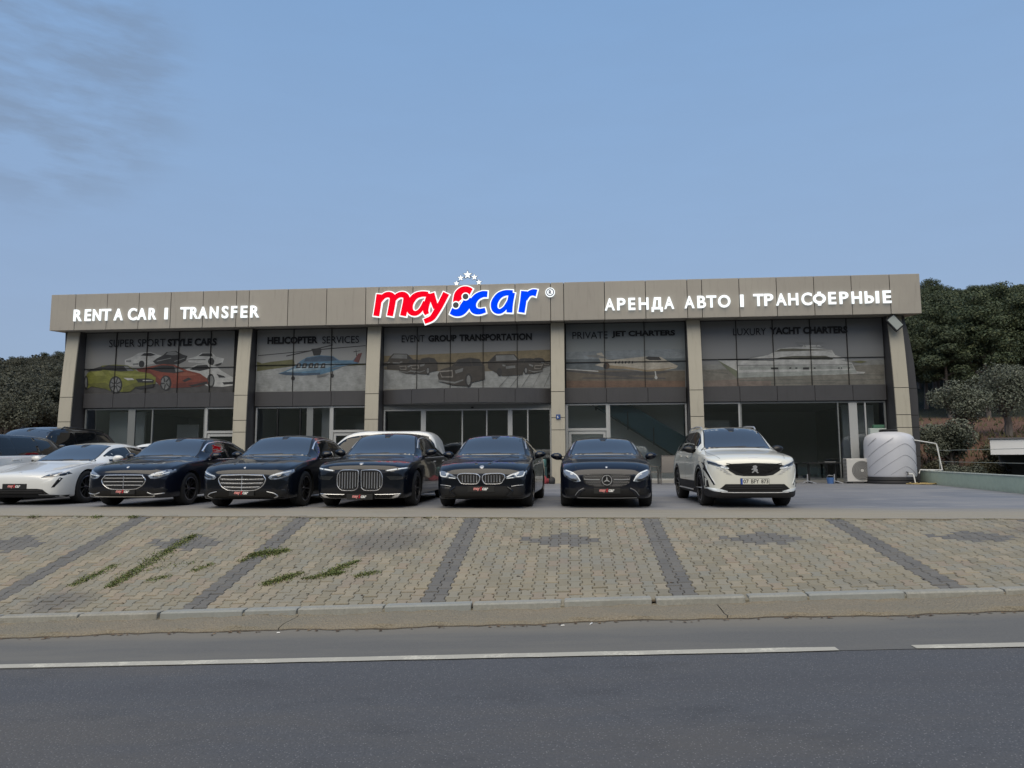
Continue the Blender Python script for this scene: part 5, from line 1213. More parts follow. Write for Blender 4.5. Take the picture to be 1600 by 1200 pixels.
# ------------------------------------------------------------------ cars
# station tables: y, bottom, half width, shoulder z, shoulder half width, rail z, rail half width, centre top z   (front at y = 0, -y forwards)
SEDAN = [(0, .34, .60, .58, .58, .63, .48, .655), (.02, .27, .68, .63, .65, .69, .54, .715), (.06, .22, .755, .675, .72, .735, .58, .765), (.14, .19, .83, .725, .79, .785, .62, .815), (.28, .18, .895, .785, .855, .835, .66, .865),
         (.50, .18, .925, .84, .89, .875, .70, .905), (.85, .19, .94, .90, .905, .93, .73, .96), (1.25, .19, .94, .935, .905, .975, .74, 1.005), (1.42, .19, .94, .945, .905, 1.02, .735, 1.06), (2.05, .19, .94, .955, .90, 1.37, .61, 1.425),
         (2.60, .19, .94, .965, .90, 1.42, .58, 1.47), (3.20, .19, .94, .975, .895, 1.385, .57, 1.445), (3.75, .19, .94, .985, .89, 1.24, .59, 1.30), (4.20, .19, .93, .995, .87, 1.06, .66, 1.10), (4.60, .20, .90, .99, .84, 1.02, .68, 1.05),
         (4.85, .25, .84, .93, .79, .97, .64, 1.0), (4.95, .38, .76, .84, .70, .88, .58, .90)]
COUPE = [(y, a, b*.963, c*.985, d*.963, (e if e < 1.03 else 1.03+(e-1.03)*.84), f*.963, (g if g < 1.06 else 1.06+(g-1.06)*.84)) for y, a, b, c, d, e, f, g in SEDAN]
SPORT = [(0, .30, .60, .50, .58, .55, .48, .575), (.02, .24, .70, .55, .66, .60, .54, .625), (.07, .20, .80, .60, .76, .64, .58, .665), (.16, .17, .88, .655, .84, .675, .60, .70), (.32, .16, .94, .72, .90, .71, .62, .735),
         (.55, .16, .975, .79, .93, .755, .64, .775), (.95, .17, .985, .86, .935, .83, .66, .845), (1.35, .17, .985, .885, .93, .90, .69, .92), (1.50, .17, .98, .895, .925, .955, .70, .98), (2.25, .17, .975, .91, .91, 1.28, .59, 1.33),
         (2.75, .17, .975, .925, .91, 1.325, .56, 1.38), (3.30, .17, .98, .94, .92, 1.28, .54, 1.345), (3.90, .17, .985, .95, .93, 1.11, .55, 1.17), (4.40, .17, .98, .94, .92, .98, .60, 1.02), (4.75, .20, .93, .90, .87, .93, .62, .96), (4.96, .36, .82, .80, .76, .84, .58, .86)]
SUV = [(0, .36, .62, .78, .60, .83, .50, .86), (.03, .26, .70, .83, .66, .88, .55, .91), (.08, .21, .77, .875, .73, .92, .58, .95), (.17, .19, .845, .91, .81, .95, .62, .985), (.32, .19, .90, .95, .865, .985, .67, 1.02),
       (.55, .20, .92, .985, .885, 1.015, .70, 1.05), (.85, .20, .92, 1.02, .885, 1.05, .72, 1.085), (1.10, .21, .92, 1.04, .885, 1.085, .73, 1.12), (1.25, .21, .92, 1.05, .885, 1.14, .72, 1.18), (1.85, .21, .92, 1.06, .88, 1.52, .615, 1.575),
       (2.35, .21, .92, 1.07, .88, 1.58, .60, 1.625), (3.1, .21, .92, 1.085, .875, 1.575, .59, 1.62), (3.75, .21, .915, 1.10, .86, 1.52, .58, 1.57), (4.15, .24, .90, 1.11, .82, 1.30, .62, 1.36), (4.36, .30, .86, 1.0, .78, 1.06, .66, 1.10), (4.45, .45, .80, .86, .72, .90, .60, .92)]

def scale_table(T, L=None, W=None, H=None, front=None):
    L0, W0, H0 = T[-1][0], max(r[2] for r in T), max(r[7] for r in T)
    L = L or L0; W = W or W0; H = H or H0
    out = []
    for r in T:
        y = r[0] if r[0] < .6 else .6 + (r[0]-.6)*(L-.6)/(L0-.6)
        zf = lambda z: z if z < .85 else .85+(z-.85)*(H-.85)/(H0-.85)
        out.append((y, r[1], r[2]*W/W0, zf(r[3]), r[4]*W/W0, zf(r[5]), r[6]*W/W0, zf(r[7])))
    if front: out = sorted(front + [r for r in out if r[0] > front[-1][0]+.05])
    return out

class Car:
    def __init__(s, name, label, cat, loc, rz, table, paint, wheels, R, clad=None, clad_z=.32, group=None, upper=None, upper_to=99):
        s.root = thing(name, label, cat, loc, rz, group); s.T = table; s.paint = paint; s.R = R
        ysT = [r[0] for r in table]
        s.fn = [pchip(ysT, [r[i] for r in table]) for i in range(1, 8)]
        s.W = max(r[2] for r in table); s.L = ysT[-1]
        st = []
        for a, b in zip(ysT, ysT[1:]):
            n = max(1, int(round((b-a)/.085))); n = max(n, 2)
            st += [a+(b-a)*i/n for i in range(n)]
        st.append(ysT[-1])
        half_n = None; vs = []; fs = []; mi = []
        for y in st:
            zb, w, zs, ws, zr, wr, zt = [f(y) for f in s.fn]
            if w < ws: w = ws
            zm = zb+(zs-zb)*.52
            cz = min(max(clad_z, zb+.06), zm-.04)
            P_ = [(0, zb), (w*.72, zb), (w*.93, zb+.015), (w*.975, zb+.06), (w*.992, cz), (w, zm), ((w+ws)/2+.012, zs-(zs-zm)*.42), (ws+.008, zs-.035), (ws-.012, zs),
                  (ws+(wr-ws)*.36+.016*min(1, (zr-zs)*4), zs+(zr-zs)*.38), (ws+(wr-ws)*.78+.016*min(1, (zr-zs)*4), zs+(zr-zs)*.78), (wr, zr), (wr*.86, zr+(zt-zr)*.45), (wr*.5, zr+(zt-zr)*.86), (0, zt)]
            pts = []; seg = []
            for i in range(len(P_)-1):
                p0, p1, p2, p3 = [Vector(P_[max(0, min(len(P_)-1, q))]) for q in (i-1, i, i+1, i+2)]
                if i == len(P_)-2: p3 = Vector((-P_[-2][0], P_[-2][1]))
                if i == 0: p0 = Vector((-P_[1][0], P_[1][1]))
                k_ = 1 if i in (0, 3) else 2
                for t in range(k_):
                    t = t/k_
                    # cubic with limited tangents keeps the creases crisp
                    m1, m2 = (p2-p0)*.35, (p3-p1)*.35
                    q = p1*(1+2*t)*(1-t)**2 + m1*t*(1-t)**2 + p2*t*t*(3-2*t) + m2*t*t*(t-1)
                    pts.append((q.x, q.y)); seg.append(i)
            pts.append(P_[-1])
            full = pts + [(-x, z) for x, z in pts[-2:0:-1]]
            half_n = len(full); vs += [(x, y, z) for x, z in full]
            s.seg = seg
        nS = len(st); Nn = half_n; hp = len(s.seg)
        for i in range(nS-1):
            for j in range(Nn):
                j2 = (j+1) % Nn
                fs.append((i*Nn+j, i*Nn+j2, (i+1)*Nn+j2, (i+1)*Nn+j))
                jj = j if j < hp else Nn-1-j
                mi.append(1 if (clad and s.seg[min(jj, hp-1)] <= 3) else (2 if s.seg[min(jj, hp-1)] == 0 else (3 if upper and 8 <= s.seg[min(jj, hp-1)] <= upper_to and 1.3 < st[i] < s.L-(.22 if upper_to > 50 else .04) else 0)))
        fs.append(tuple(range(Nn))[::-1]); mi.append(0); fs.append(tuple((nS-1)*Nn+j for j in range(Nn))); mi.append(0)
        o = mesh_obj('body', vs, fs, None, s.root, mats=[paint, clad or M['plastic'], M['arch']]+([upper] if upper else []), mi=mi)
        bm = bmesh.new(); bm.from_mesh(o.data); bmesh.ops.recalc_face_normals(bm, faces=bm.faces[:]); bm.to_mesh(o.data); bm.free()
        # wheel arches
        s.wheels = wheels
        cv = MB()
        for yw in wheels:
            for sd in (-1, 1):
                x0, x1 = sd*(s.W-.30), sd*(s.W+.25); n = 36; Rr = R+.048
                ring = [(yw+Rr*cos(2*pi*i/n), R-.01+Rr*sin(2*pi*i/n)) for i in range(n)]
                v_ = [(min(x0, x1), y, z) for y, z in ring]+[(max(x0, x1), y, z) for y, z in ring]
                f_ = [tuple(range(n)), tuple(range(2*n-1, n-1, -1))]+[(i, n+i, n+(i+1) % n, (i+1) % n) for i in range(n)]
                cv.add(v_, f_)
        cut = cv.build('cutter', M['arch'], s.root)
        md = o.modifiers.new('b', 'BOOLEAN'); md.operation = 'DIFFERENCE'; md.object = cut; md.solver = 'EXACT'; md.material_mode = 'TRANSFER'
        bpy.context.view_layer.update(); dg = bpy.context.evaluated_depsgraph_get(); dg.update()
        me = bpy.data.meshes.new_from_object(o.evaluated_get(dg), depsgraph=dg)
        o.modifiers.clear(); old = o.data; o.data = me; me.name = 'body'; bpy.data.meshes.remove(old)
        bpy.data.objects.remove(cut)
        me.polygons.foreach_set('use_smooth', [True]*len(me.polygons)); me.set_sharp_from_angle(angle=radians(32))
        s.body = o
        bm = bmesh.new(); bm.from_mesh(me); s.bvh = BVHTree.FromBMesh(bm); bm.free()
        for yw in wheels:
            for sd in (-1, 1): s.wheel(yw, sd)

    # ---- shrink a drawing onto the body
    AX = {'front': (lambda a, b: Vector((a, -2, b)), Vector((0, 1, 0))), 'right': (lambda a, b: Vector((3, a, b)), Vector((-1, 0, 0))),
          'left': (lambda a, b: Vector((-3, a, b)), Vector((1, 0, 0))), 'top': (lambda a, b: Vector((a, b, 4)), Vector((0, 0, -1)))}
    def drape(s, name, m, vs2, fs, axis, off=.004, parent=None, skirt=.03, smooth=True):
        org, d = s.AX[axis]; top = []
        for i_, (a, b) in enumerate(vs2):
            of_ = off[i_] if isinstance(off, list) else off
            h = s.bvh.ray_cast(org(a, b), d)
            if h[0] is None:
                q = {'front': Vector((a, .4, b)), 'top': Vector((a, b, .9)), 'left': Vector((-.9, a, b)), 'right': Vector((.9, a, b))}[axis]
                h = s.bvh.find_nearest(q)
            n_ = h[1]
            if n_.dot(d) > 0: n_ = -n_
            top.append(h[0] + n_*of_*.5 - d*of_*.5)
        n = len(top); edges = {}
        fs = [tuple(f) for f in fs]
        for f in fs:
            for i in range(len(f)):
                e = (f[i], f[(i+1) % len(f)]); edges[e] = edges.get(e, 0)+1
        bnd = [e for e in edges if (e[1], e[0]) not in edges]
        vs = list(top); mp_ = {}
        for e in bnd:
            for i in e:
                if i not in mp_: mp_[i] = len(vs); vs.append(top[i]+d*skirt)
        out = fs+[(b, a, mp_[a], mp_[b]) for a, b in bnd]
        o = mesh_obj(name, vs, out, m, s.root, smooth, 75)
        bm = bmesh.new(); bm.from_mesh(o.data); bmesh.ops.recalc_face_normals(bm, faces=bm.faces[:]); bm.to_mesh(o.data); bm.free()
        o.parent = parent if parent is not None else s.root
        return o
    def patch(s, name, m, poly, axis='front', off=.004, parent=None, res=.05, skirt=.03):
        per = []
        for (a, b), (c, d) in zip(poly, poly[1:]+poly[:1]):
            n = max(1, int(hypot(c-a, d-b)/res))
            per += [Vector((a+(c-a)*i/n, b+(d-b)*i/n)) for i in range(n)]
        x0, x1 = min(p.x for p in per), max(p.x for p in per); z0, z1 = min(p.y for p in per), max(p.y for p in per)
        pts = list(per); ne = len(per)
        i = 0; x = x0+res*.5
        while x < x1:
            z = z0+res*.5
            while z < z1: pts.append(Vector((x+.0007*((i*37) % 7), z+.0007*((i*53) % 5)))); z += res; i += 1
            x += res
        r = geometry.delaunay_2d_cdt(pts, [(i, (i+1) % ne) for i in range(ne)], [list(range(ne))], 1, 1e-5)
        return s.drape(name, m, [(p.x, p.y) for p in r[0]], r[2], axis, off, parent, skirt)
    def strip(s, name, m, pts, w, axis='front', off=.008, parent=None, closed=False, sm=4, skirt=.02):
        P_ = [Vector(p) for p in pts]; out = []
        n = len(P_); rng = n if closed else n-1
        for i in range(rng):
            if closed: p0, p1, p2, p3 = P_[i-1], P_[i], P_[(i+1) % n], P_[(i+2) % n]
            else: p0, p1, p2, p3 = P_[max(i-1, 0)], P_[i], P_[i+1], P_[min(i+2, n-1)]
            for t in range(sm):
                t /= sm
                out.append(p1*(1+2*t)*(1-t)**2+(p2-p0)*.4*t*(1-t)**2+p2*t*t*(3-2*t)+(p3-p1)*.4*t*t*(t-1))
        if not closed: out.append(P_[-1])
        N_ = len(out); vs = []; fs = []; offs = []
        for i, p in enumerate(out):
            d = (out[(i+1) % N_]-out[i-1]) if closed else (out[min(i+1, N_-1)]-out[max(i-1, 0)])
            d.normalize(); q = Vector((-d.y, d.x))*(w/2)
            vs += [tuple(p+q), tuple(p), tuple(p-q)]; offs += [off*.55, off, off*.55]
        for i in range(N_ if closed else N_-1):
            j = (i+1) % N_; fs += [(3*i, 3*i+1, 3*j+1, 3*j), (3*i+1, 3*i+2, 3*j+2, 3*j+1)]
        return s.drape(name, m, vs, fs, axis, offs, parent, skirt)
    def mirror(s, name, m, poly, **kw):
        return [s.patch(name, m, poly, **kw), s.patch(name, m, [(-x, z) for x, z in poly], **kw)]
    def smirror(s, name, m, pts, w, **kw):
        return [s.strip(name, m, pts, w, **kw), s.strip(name, m, [(-x, z) for x, z in pts], w, **kw)]

    # ---- wheels
    def wheel(s, yw, sd, spokes=10, rim=None):
        R = s.R; rim = rim or M['rim_dark']; xo = sd*(s.W-.012)
        r_in = R*.70
        w_ = MB().lathe([(r_in*.98, 0), (r_in*.98, -sd*.19), (.02, -sd*.19), (.02, -sd*.17), (r_in*.9, -sd*.17), (r_in*.9, 0), (r_in*.98, 0)], 32, 'x', (xo-sd*.012, yw, R)).build('wheel', M['grille_dark'], s.root, True)
        MB().lathe([(r_in, -sd*.012), (R*.78, 0), (R*.9, -sd*.002), (R*.975, -sd*.022), (R, -sd*.05), (R, -sd*.20), (R*.96, -sd*.225), (R*.8, -sd*.235), (r_in, -sd*.22), (r_in, -sd*.012)], 44, 'x', (xo, yw, R)).build('tyre', M['tyre'], w_, True)
        n = getattr(s, 'spokes', 10); poly = []
        for k_ in range(n):
            a = 2*pi*k_/n; hw = .55*pi/n*.75
            poly += [(R*.16*cos(a-pi/n), R*.16*sin(a-pi/n)), (r_in*.55*cos(a-hw*.75), r_in*.55*sin(a-hw*.75)), (r_in*cos(a-hw*.62), r_in*sin(a-hw*.62)), (r_in*cos(a+hw*.62), r_in*sin(a+hw*.62)), (r_in*.55*cos(a+hw*.75), r_in*.55*sin(a+hw*.75))]
        pts = [[Vector((a, b, 0)) for a, b in poly]]; tri = geometry.tessellate_polygon(pts); m_ = len(poly)
        def dx(a, b): return -sd*(.045*(1-hypot(a, b)/r_in)+.012)
        v = [(xo+dx(a, b), yw+a, R+b) for a, b in poly]+[(xo+dx(a, b)-sd*.045, yw+a, R+b) for a, b in poly]
        f = [tuple(t) for t in tri]+[tuple(m_+i for i in t[::-1]) for t in tri]+[(i, m_+i, m_+(i+1) % m_, (i+1) % m_) for i in range(m_)]
        mb = MB(); mb.add(v, f); mb.build('rim', rim, w_)
        MB().lathe([(r_in*1.005, -sd*.012), (r_in*.93, -sd*.006), (r_in*.93, -sd*.04), (r_in*1.005, -sd*.04), (r_in*1.005, -sd*.012)], 40, 'x', (xo, yw, R)).build('rim_lip', getattr(s, 'lip', M['rim_grey']), w_, True)
        MB().lathe([(.02, -sd*.04), (R*.12, -sd*.042), (R*.13, -sd*.06), (.02, -sd*.06), (.02, -sd*.04)], 16, 'x', (xo, yw, R)).build('hub_cap', M['rim_grey'], w_)

    # ---- common parts
    def glass(s, yc, yt, yb0, yb1, pillars, side_top=.84, sill=.018, chrome=None, gap=.03, rear=True):
        f = s.fn; wr = f[5]
        # windscreen
        poly = []
        n = 8
        for i in range(n+1): y = yc+(yt-yc)*i/n; poly.append((wr(y)*.955, y))
        for i in range(n+1): y = yt+(yc-yt)*i/n; poly.append((-wr(y)*.955, y))
        poly.insert(0, (.0, yc-.045))
        s.windscreen = s.patch('windscreen', M['car_glass'], poly, 'top', .004, res=.09)
        s.strip('seal', M['trim'], [(x*1.01, y) for x, y in poly[1:n+2]][::-1] + [(-x*1.01, y) for x, y in poly[1:n+2]], .022, 'top', .007, s.windscreen)
        s.patch('mirror_bracket', M['trim'], [(-.10, yt-.02), (.10, yt-.02), (.045, yt-.20), (-.045, yt-.20)], 'top', .007, s.windscreen)
        s.strip('wiper', M['trim'], [(-.55, yc+.02), (-.2, yc+.012), (.18, yc+.05)], .022, 'top', .014)
        s.strip('wiper', M['trim'], [(.02, yc+.0), (.35, yc+.01), (.58, yc+.06)], .022, 'top', .014)
        if rear and yb1:
            poly = []
            for i in range(7): y = yb0+(yb1-yb0)*i/6; poly.append((wr(y)*.93, y))
            for i in range(7): y = yb1+(yb0-yb1)*i/6; poly.append((-wr(y)*.93, y))
            s.patch('rear_window', M['side_glass'], poly, 'top', .004, res=.09)
        # side windows
        zs, zr = f[2], f[4]
        top = lambda y: zs(y)+(zr(y)-zs(y))*side_top
        bot = lambda y: zs(y)+sill
        for ax in ('left', 'right'):
            for a, b in zip(pillars, pillars[1:]):
                a_, b_ = a+gap/2, b-gap/2
                n = 9; poly = [(a_+(b_-a_)*i/n, bot(a_+(b_-a_)*i/n)) for i in range(n+1)]+[(b_+(a_-b_)*i/n, max(top(b_+(a_-b_)*i/n), bot(b_+(a_-b_)*i/n)+.012)) for i in range(n+1)]
                s.patch('side_window', M['side_glass'], poly, ax, .003, res=.09)
            n = 18; a_, b_ = pillars[0], pillars[-1]
            if chrome:
                s.strip('window_trim', chrome, [(a_+(b_-a_)*i/n, top(a_+(b_-a_)*i/n)+.012) for i in range(n+1)], .016, ax, .009)
                s.strip('window_trim', chrome, [(a_+(b_-a_)*i/n, bot(a_+(b_-a_)*i/n)-.012) for i in range(n+1)], .014, ax, .009)
            # door seams and handles
            for y in s.doors:
                s.strip('door_seam', M['trim'], [(y, .33), (y, .6), (y+.02, zs(y)-.02)], .008, ax, .0015, skirt=.004)
            for y in s.doors[1:]:
                s.strip('door_handle', chrome or s.paint, [(y-.27, zs(y)-.10), (y-.07, zs(y)-.09)], .028, ax, .022)
    def mirrors(s, y, z, m=None, black=None, out=.10):
        m = m or s.paint
        ws = s.fn[3](y)
        for sd in (-1, 1):
            bm = bmesh.new(); bmesh.ops.create_uvsphere(bm, u_segments=16, v_segments=10, radius=1)
            for v in bm.verts:
                x_, y_, z_ = v.co
                y_ = y_ if y_ < .35 else .35+(y_-.35)*.15
                taper = 1-.22*x_*sd
                v.co = (sd*(ws+out)+x_*.125, y+y_*.085*taper, z+z_*.075*taper+.012*x_*sd)
            for f_ in bm.faces: f_.smooth = True
            me = bpy.data.meshes.new('mirror'); bm.to_mesh(me); bm.free(); me.materials.append(m)
            o = link(bpy.data.objects.new('mirror', me), s.root)
            MB().tube([(sd*(ws-.05), y+.03, z-.07), (sd*(ws+.03), y+.02, z-.06), (sd*(ws+out-.02), y+.01, z-.02)], [.028, .022, .03], 8).build('mirror_arm', M['trim'], o, True)
            if black:
                MB().tube([(sd*(ws+out-.09), y-.02, z-.055), (sd*(ws+out+.09), y-.02, z-.05)], .028, 8).build('mirror_base', black, o, True)
    def plate(s, z, w=.52, h=.112, text=True, y=None, x=0.0):
        hs_ = [s.bvh.ray_cast(Vector((x+dx, -2, z+dz)), Vector((0, 1, 0))) for dx in (-w*.4, 0, w*.4) for dz in (-h*.4, h*.4)]
        y0 = min(h_[0].y for h_ in hs_ if h_[0] is not None)-.014
        o = MB().box(x-w/2, x+w/2, y0, y0+.05, z-h/2, z+h/2, 0, .004).build('number_plate', M['black_print'], s.root)
        if text:
            text_obj('lettering', 'may', M['pale_red_print'], o, x-.145, x-.022, z-.036, z+.026, y0-.003, .002, .03, .2, 2)
            text_obj('lettering', 'S', M['red_print'], o, x-.020, x+.020, z-.026, z+.040, y0-.0035, .002, .03, .2, 2)
            text_obj('lettering', 'car', M['white_print'], o, x+.024, x+.140, z-.022, z+.026, y0-.003, .002, .03, .2, 2)
        s.plate_y = y0
        return o
    def hood_lines(s, y0, y1, x0, x1, ycow):
        s.smirror('bonnet_seam', M['trim'], [(x0, y0), (x0*.6+x1*.4+.02, y0+(y1-y0)*.4), (x1, y1), (x1-.01, ycow)], .008, axis='top', off=.0012, skirt=.004)
    def badge(s, m, x, y, r=.04):
        s.patch('badge', m, [(x+r*cos(2*pi*i/14), y+r*sin(2*pi*i/14)) for i in range(14)], 'top', .005)

def octa(x0, x1, z0, z1, ct, cb=None):
    cb = cb or ct
    return [(x0+ct, z1), (x1-ct, z1), (x1, z1-ct), (x1, z0+cb), (x1-cb, z0), (x0+cb, z0), (x0, z0+cb), (x0, z1-ct)]

# ---- 1: white sports sedan at the left edge
c = Car('sports_sedan', 'low white sports sedan with drooping dark headlights and black wheels', 'car', (-11.72, 14.15, 0), 0, SPORT, M['white_paint'], (.93, 3.83), .36)
c.doors = (1.55, 2.72, 3.7)
c.glass(1.42, 2.22, 3.35, 4.3, (1.72, 2.72, 3.62), .86, .012)
c.mirrors(1.85, .99, M['white_paint'], M['trim'], .11)
for sgn in (1, -1):
    X = lambda pts: [(sgn*x, z) for x, z in pts]
    l = c.patch('headlight', M['lens_dark'], X([(.56, .585), (.66, .65), (.79, .695), (.915, .705), (.945, .665), (.90, .622), (.76, .595)]), off=.006)
    c.strip('led_strip', M['satin'], X([(.69, .64), (.80, .672), (.90, .68)]), .014, 'front', .012, l)
    c.patch('air_curtain', M['grille_dark'], X([(.865, .585), (.90, .575), (.875, .49), (.82, .385), (.775, .375), (.82, .47)]), off=.005)
c.patch('lower_intake', M['grille_dark'], [(-.62, .34), (-.50, .355), (.50, .355), (.62, .34), (.74, .235), (-.74, .235)], off=.004)
for z in (.27, .31): c.strip('intake_slat', M['plastic'], [(-.62, z), (.62, z)], .014, 'front', .02)
c.patch('front_splitter', M['plastic'], [(-.93, .215), (-.74, .225), (.74, .225), (.93, .215), (.92, .17), (-.92, .17)], off=.012)
c.plate(.40, .54, .115)
c.hood_lines(.20, 1.0, .50, .70, 1.40)
c.patch('badge', M['satin'], [(-.022, .17), (.022, .17), (.026, .12), (0, .10), (-.026, .12)], 'top', .004)
for ax in ('left', 'right'):
    c.strip('sill', M['plastic'], [(1.4, .20), (3.4, .20)], .10, ax, .006)
    c.strip('front_vent', M['trim'], [(1.36, .70), (1.45, .55)], .03, ax, .004)

# ---- 2: black sedan with wide rounded grille
SED_E = scale_table(SEDAN, 4.95, .94, 1.47)
c = Car('black_sedan', 'black executive sedan with wide rounded chrome grille next to the white sports sedan', 'car', (-8.98, 13.65, 0), 0, SED_E, M['navy_paint'], (.88, 3.84), .345, group='black cars parked in the front row')
c.doors = (1.5, 2.62, 3.55)
c.glass(1.36, 2.08, 3.35, 4.05, (1.66, 2.64, 3.5, 3.85), .86, chrome=M['chrome']); c.mirrors(1.75, 1.03)
g_ = [(-.46, .55), (-.40, .62), (-.34, .645), (.34, .645), (.40, .62), (.46, .55), (.42, .46), (.30, .38), (.16, .36), (-.16, .36), (-.30, .38), (-.42, .46)]
gr = c.patch('grille', M['grille_dark'], g_, off=.004)
c.strip('grille_surround', M['chrome'], g_, .018, 'front', .022, gr, True)
for z, w_ in ((.585, .40), (.515, .415), (.445, .375)): c.strip('grille_bar', M['satin'], [(-w_, z), (w_, z)], .018, 'front', .016, gr)
c.strip('grille_post', M['satin'], [(0, .63), (0, .375)], .014, 'front', .022, gr)
for sgn in (1, -1):
    X = lambda pts: [(sgn*x, z) for x, z in pts]
    l = c.patch('headlight', M['lens'], X([(.50, .635), (.62, .69), (.78, .745), (.88, .76), (.895, .70), (.82, .635), (.70, .58), (.56, .575)]), off=.006)
    c.strip('led_strip', M['led'], X([(.53, .625), (.66, .648), (.76, .664), (.84, .70)]), .018, 'front', .012, l)
    c.patch('lamp_module', M['lens_dark'], X([(.60, .645), (.74, .685), (.80, .655), (.68, .60), (.60, .595)]), off=.010, parent=l)
    c.patch('side_intake', M['grille_dark'], X([(.52, .36), (.78, .40), (.84, .36), (.80, .27), (.60, .25)]), off=.004)
    c.strip('intake_trim', M['satin'], X([(.50, .30), (.62, .265), (.80, .285)]), .02, 'front', .014)
c.patch('lower_intake', M['grille_dark'], [(-.46, .33), (.46, .33), (.58, .245), (-.58, .245)], off=.004)
c.strip('bumper_trim', M['chrome'], [(-.64, .24), (-.5, .215), (.5, .215), (.64, .24)], .026, 'front', .014)
c.plate(.315, .50, .105); c.hood_lines(.12, .9, .58, .70, 1.34); c.badge(M['satin'], 0, .12, .03)
c.smirror('bonnet_crease', M['navy_paint'], [(.24, .25), (.34, .8), (.40, 1.3)], .05, axis='top', off=.006)

# ---- 3: black limousine
SED_S = scale_table(SEDAN, 5.2, .955, 1.50)
c = Car('black_limousine', 'long black limousine sedan with three bar chrome grille second among the black cars', 'car', (-6.36, 13.32, 0), 0, SED_S, M['black_paint'], (.88, 4.05), .36, group='black cars parked in the front row')
c.doors = (1.55, 2.70, 3.75); c.lip = M['rim_dark']
c.glass(1.42, 2.16, 3.6, 4.3, (1.74, 2.72, 3.72, 4.1), .86, chrome=M['chrome']); c.mirrors(1.85, 1.05)
g_ = [(-.47, .56), (-.43, .625), (-.36, .65), (.36, .65), (.43, .625), (.47, .56), (.41, .44), (.28, .365), (.14, .35), (-.14, .35), (-.28, .365), (-.41, .44)]
gr = c.patch('grille', M['grille_dark'], g_, off=.004)
c.strip('grille_surround', M['chrome'], g_, .019, 'front', .022, gr, True)
c.strip('grille_brow', M['satin'], [(-.40, .642), (0, .653), (.40, .642)], .026, 'front', .024, gr)
for z, w_ in ((.575, .43), (.50, .42), (.425, .36)):
    c.strip('grille_bar', M['chrome'], [(-w_, z), (0, z-.008), (w_, z)], .017, 'front', .018, gr)
    c.strip('grille_bar', M['satin'], [(-w_+.02, z-.022), (0, z-.03), (w_-.02, z-.022)], .006, 'front', .014, gr)
c.strip('grille_post', M['chrome'], [(0, .645), (0, .36)], .016, 'front', .024, gr)
c.patch('radar_panel', M['lens_dark'], [(-.12, .60), (.12, .60), (.12, .545), (-.12, .545)], off=.012, parent=gr)
for sgn in (1, -1):
    X = lambda pts: [(sgn*x, z) for x, z in pts]
    l = c.patch('headlight', M['lens'], X([(.52, .605), (.56, .645), (.72, .70), (.89, .755), (.91, .70), (.85, .62), (.72, .57), (.56, .565)]), off=.006)
    c.strip('led_strip', M['led'], X([(.55, .625), (.70, .665), (.87, .718)]), .013, 'front', .012, l)
    c.patch('lamp_module', M['lens_dark'], X([(.60, .625), (.78, .675), (.82, .635), (.70, .59), (.58, .585)]), off=.009, parent=l)
    c.patch('side_intake', M['grille_dark'], X([(.48, .34), (.80, .38), (.86, .34), (.82, .25), (.62, .225)]), off=.004)
    c.strip('intake_trim', M['satin'], X([(.50, .335), (.64, .30), (.70, .245), (.62, .215)]), .018, 'front', .016)
c.patch('lower_intake', M['grille_dark'], [(-.52, .33), (.52, .33), (.60, .225), (-.60, .225)], off=.004)
c.strip('bumper_lip', M['black_paint'], [(-.80, .205), (-.5, .19), (.5, .19), (.80, .205)], .03, 'front', .018)
c.plate(.305, .50, .105); c.hood_lines(.12, .9, .58, .71, 1.40); c.badge(M['satin'], 0, .10, .022)
c.smirror('bonnet_crease', M['black_paint'], [(.28, .25), (.38, .8), (.44, 1.3)], .05, axis='top', off=.006)

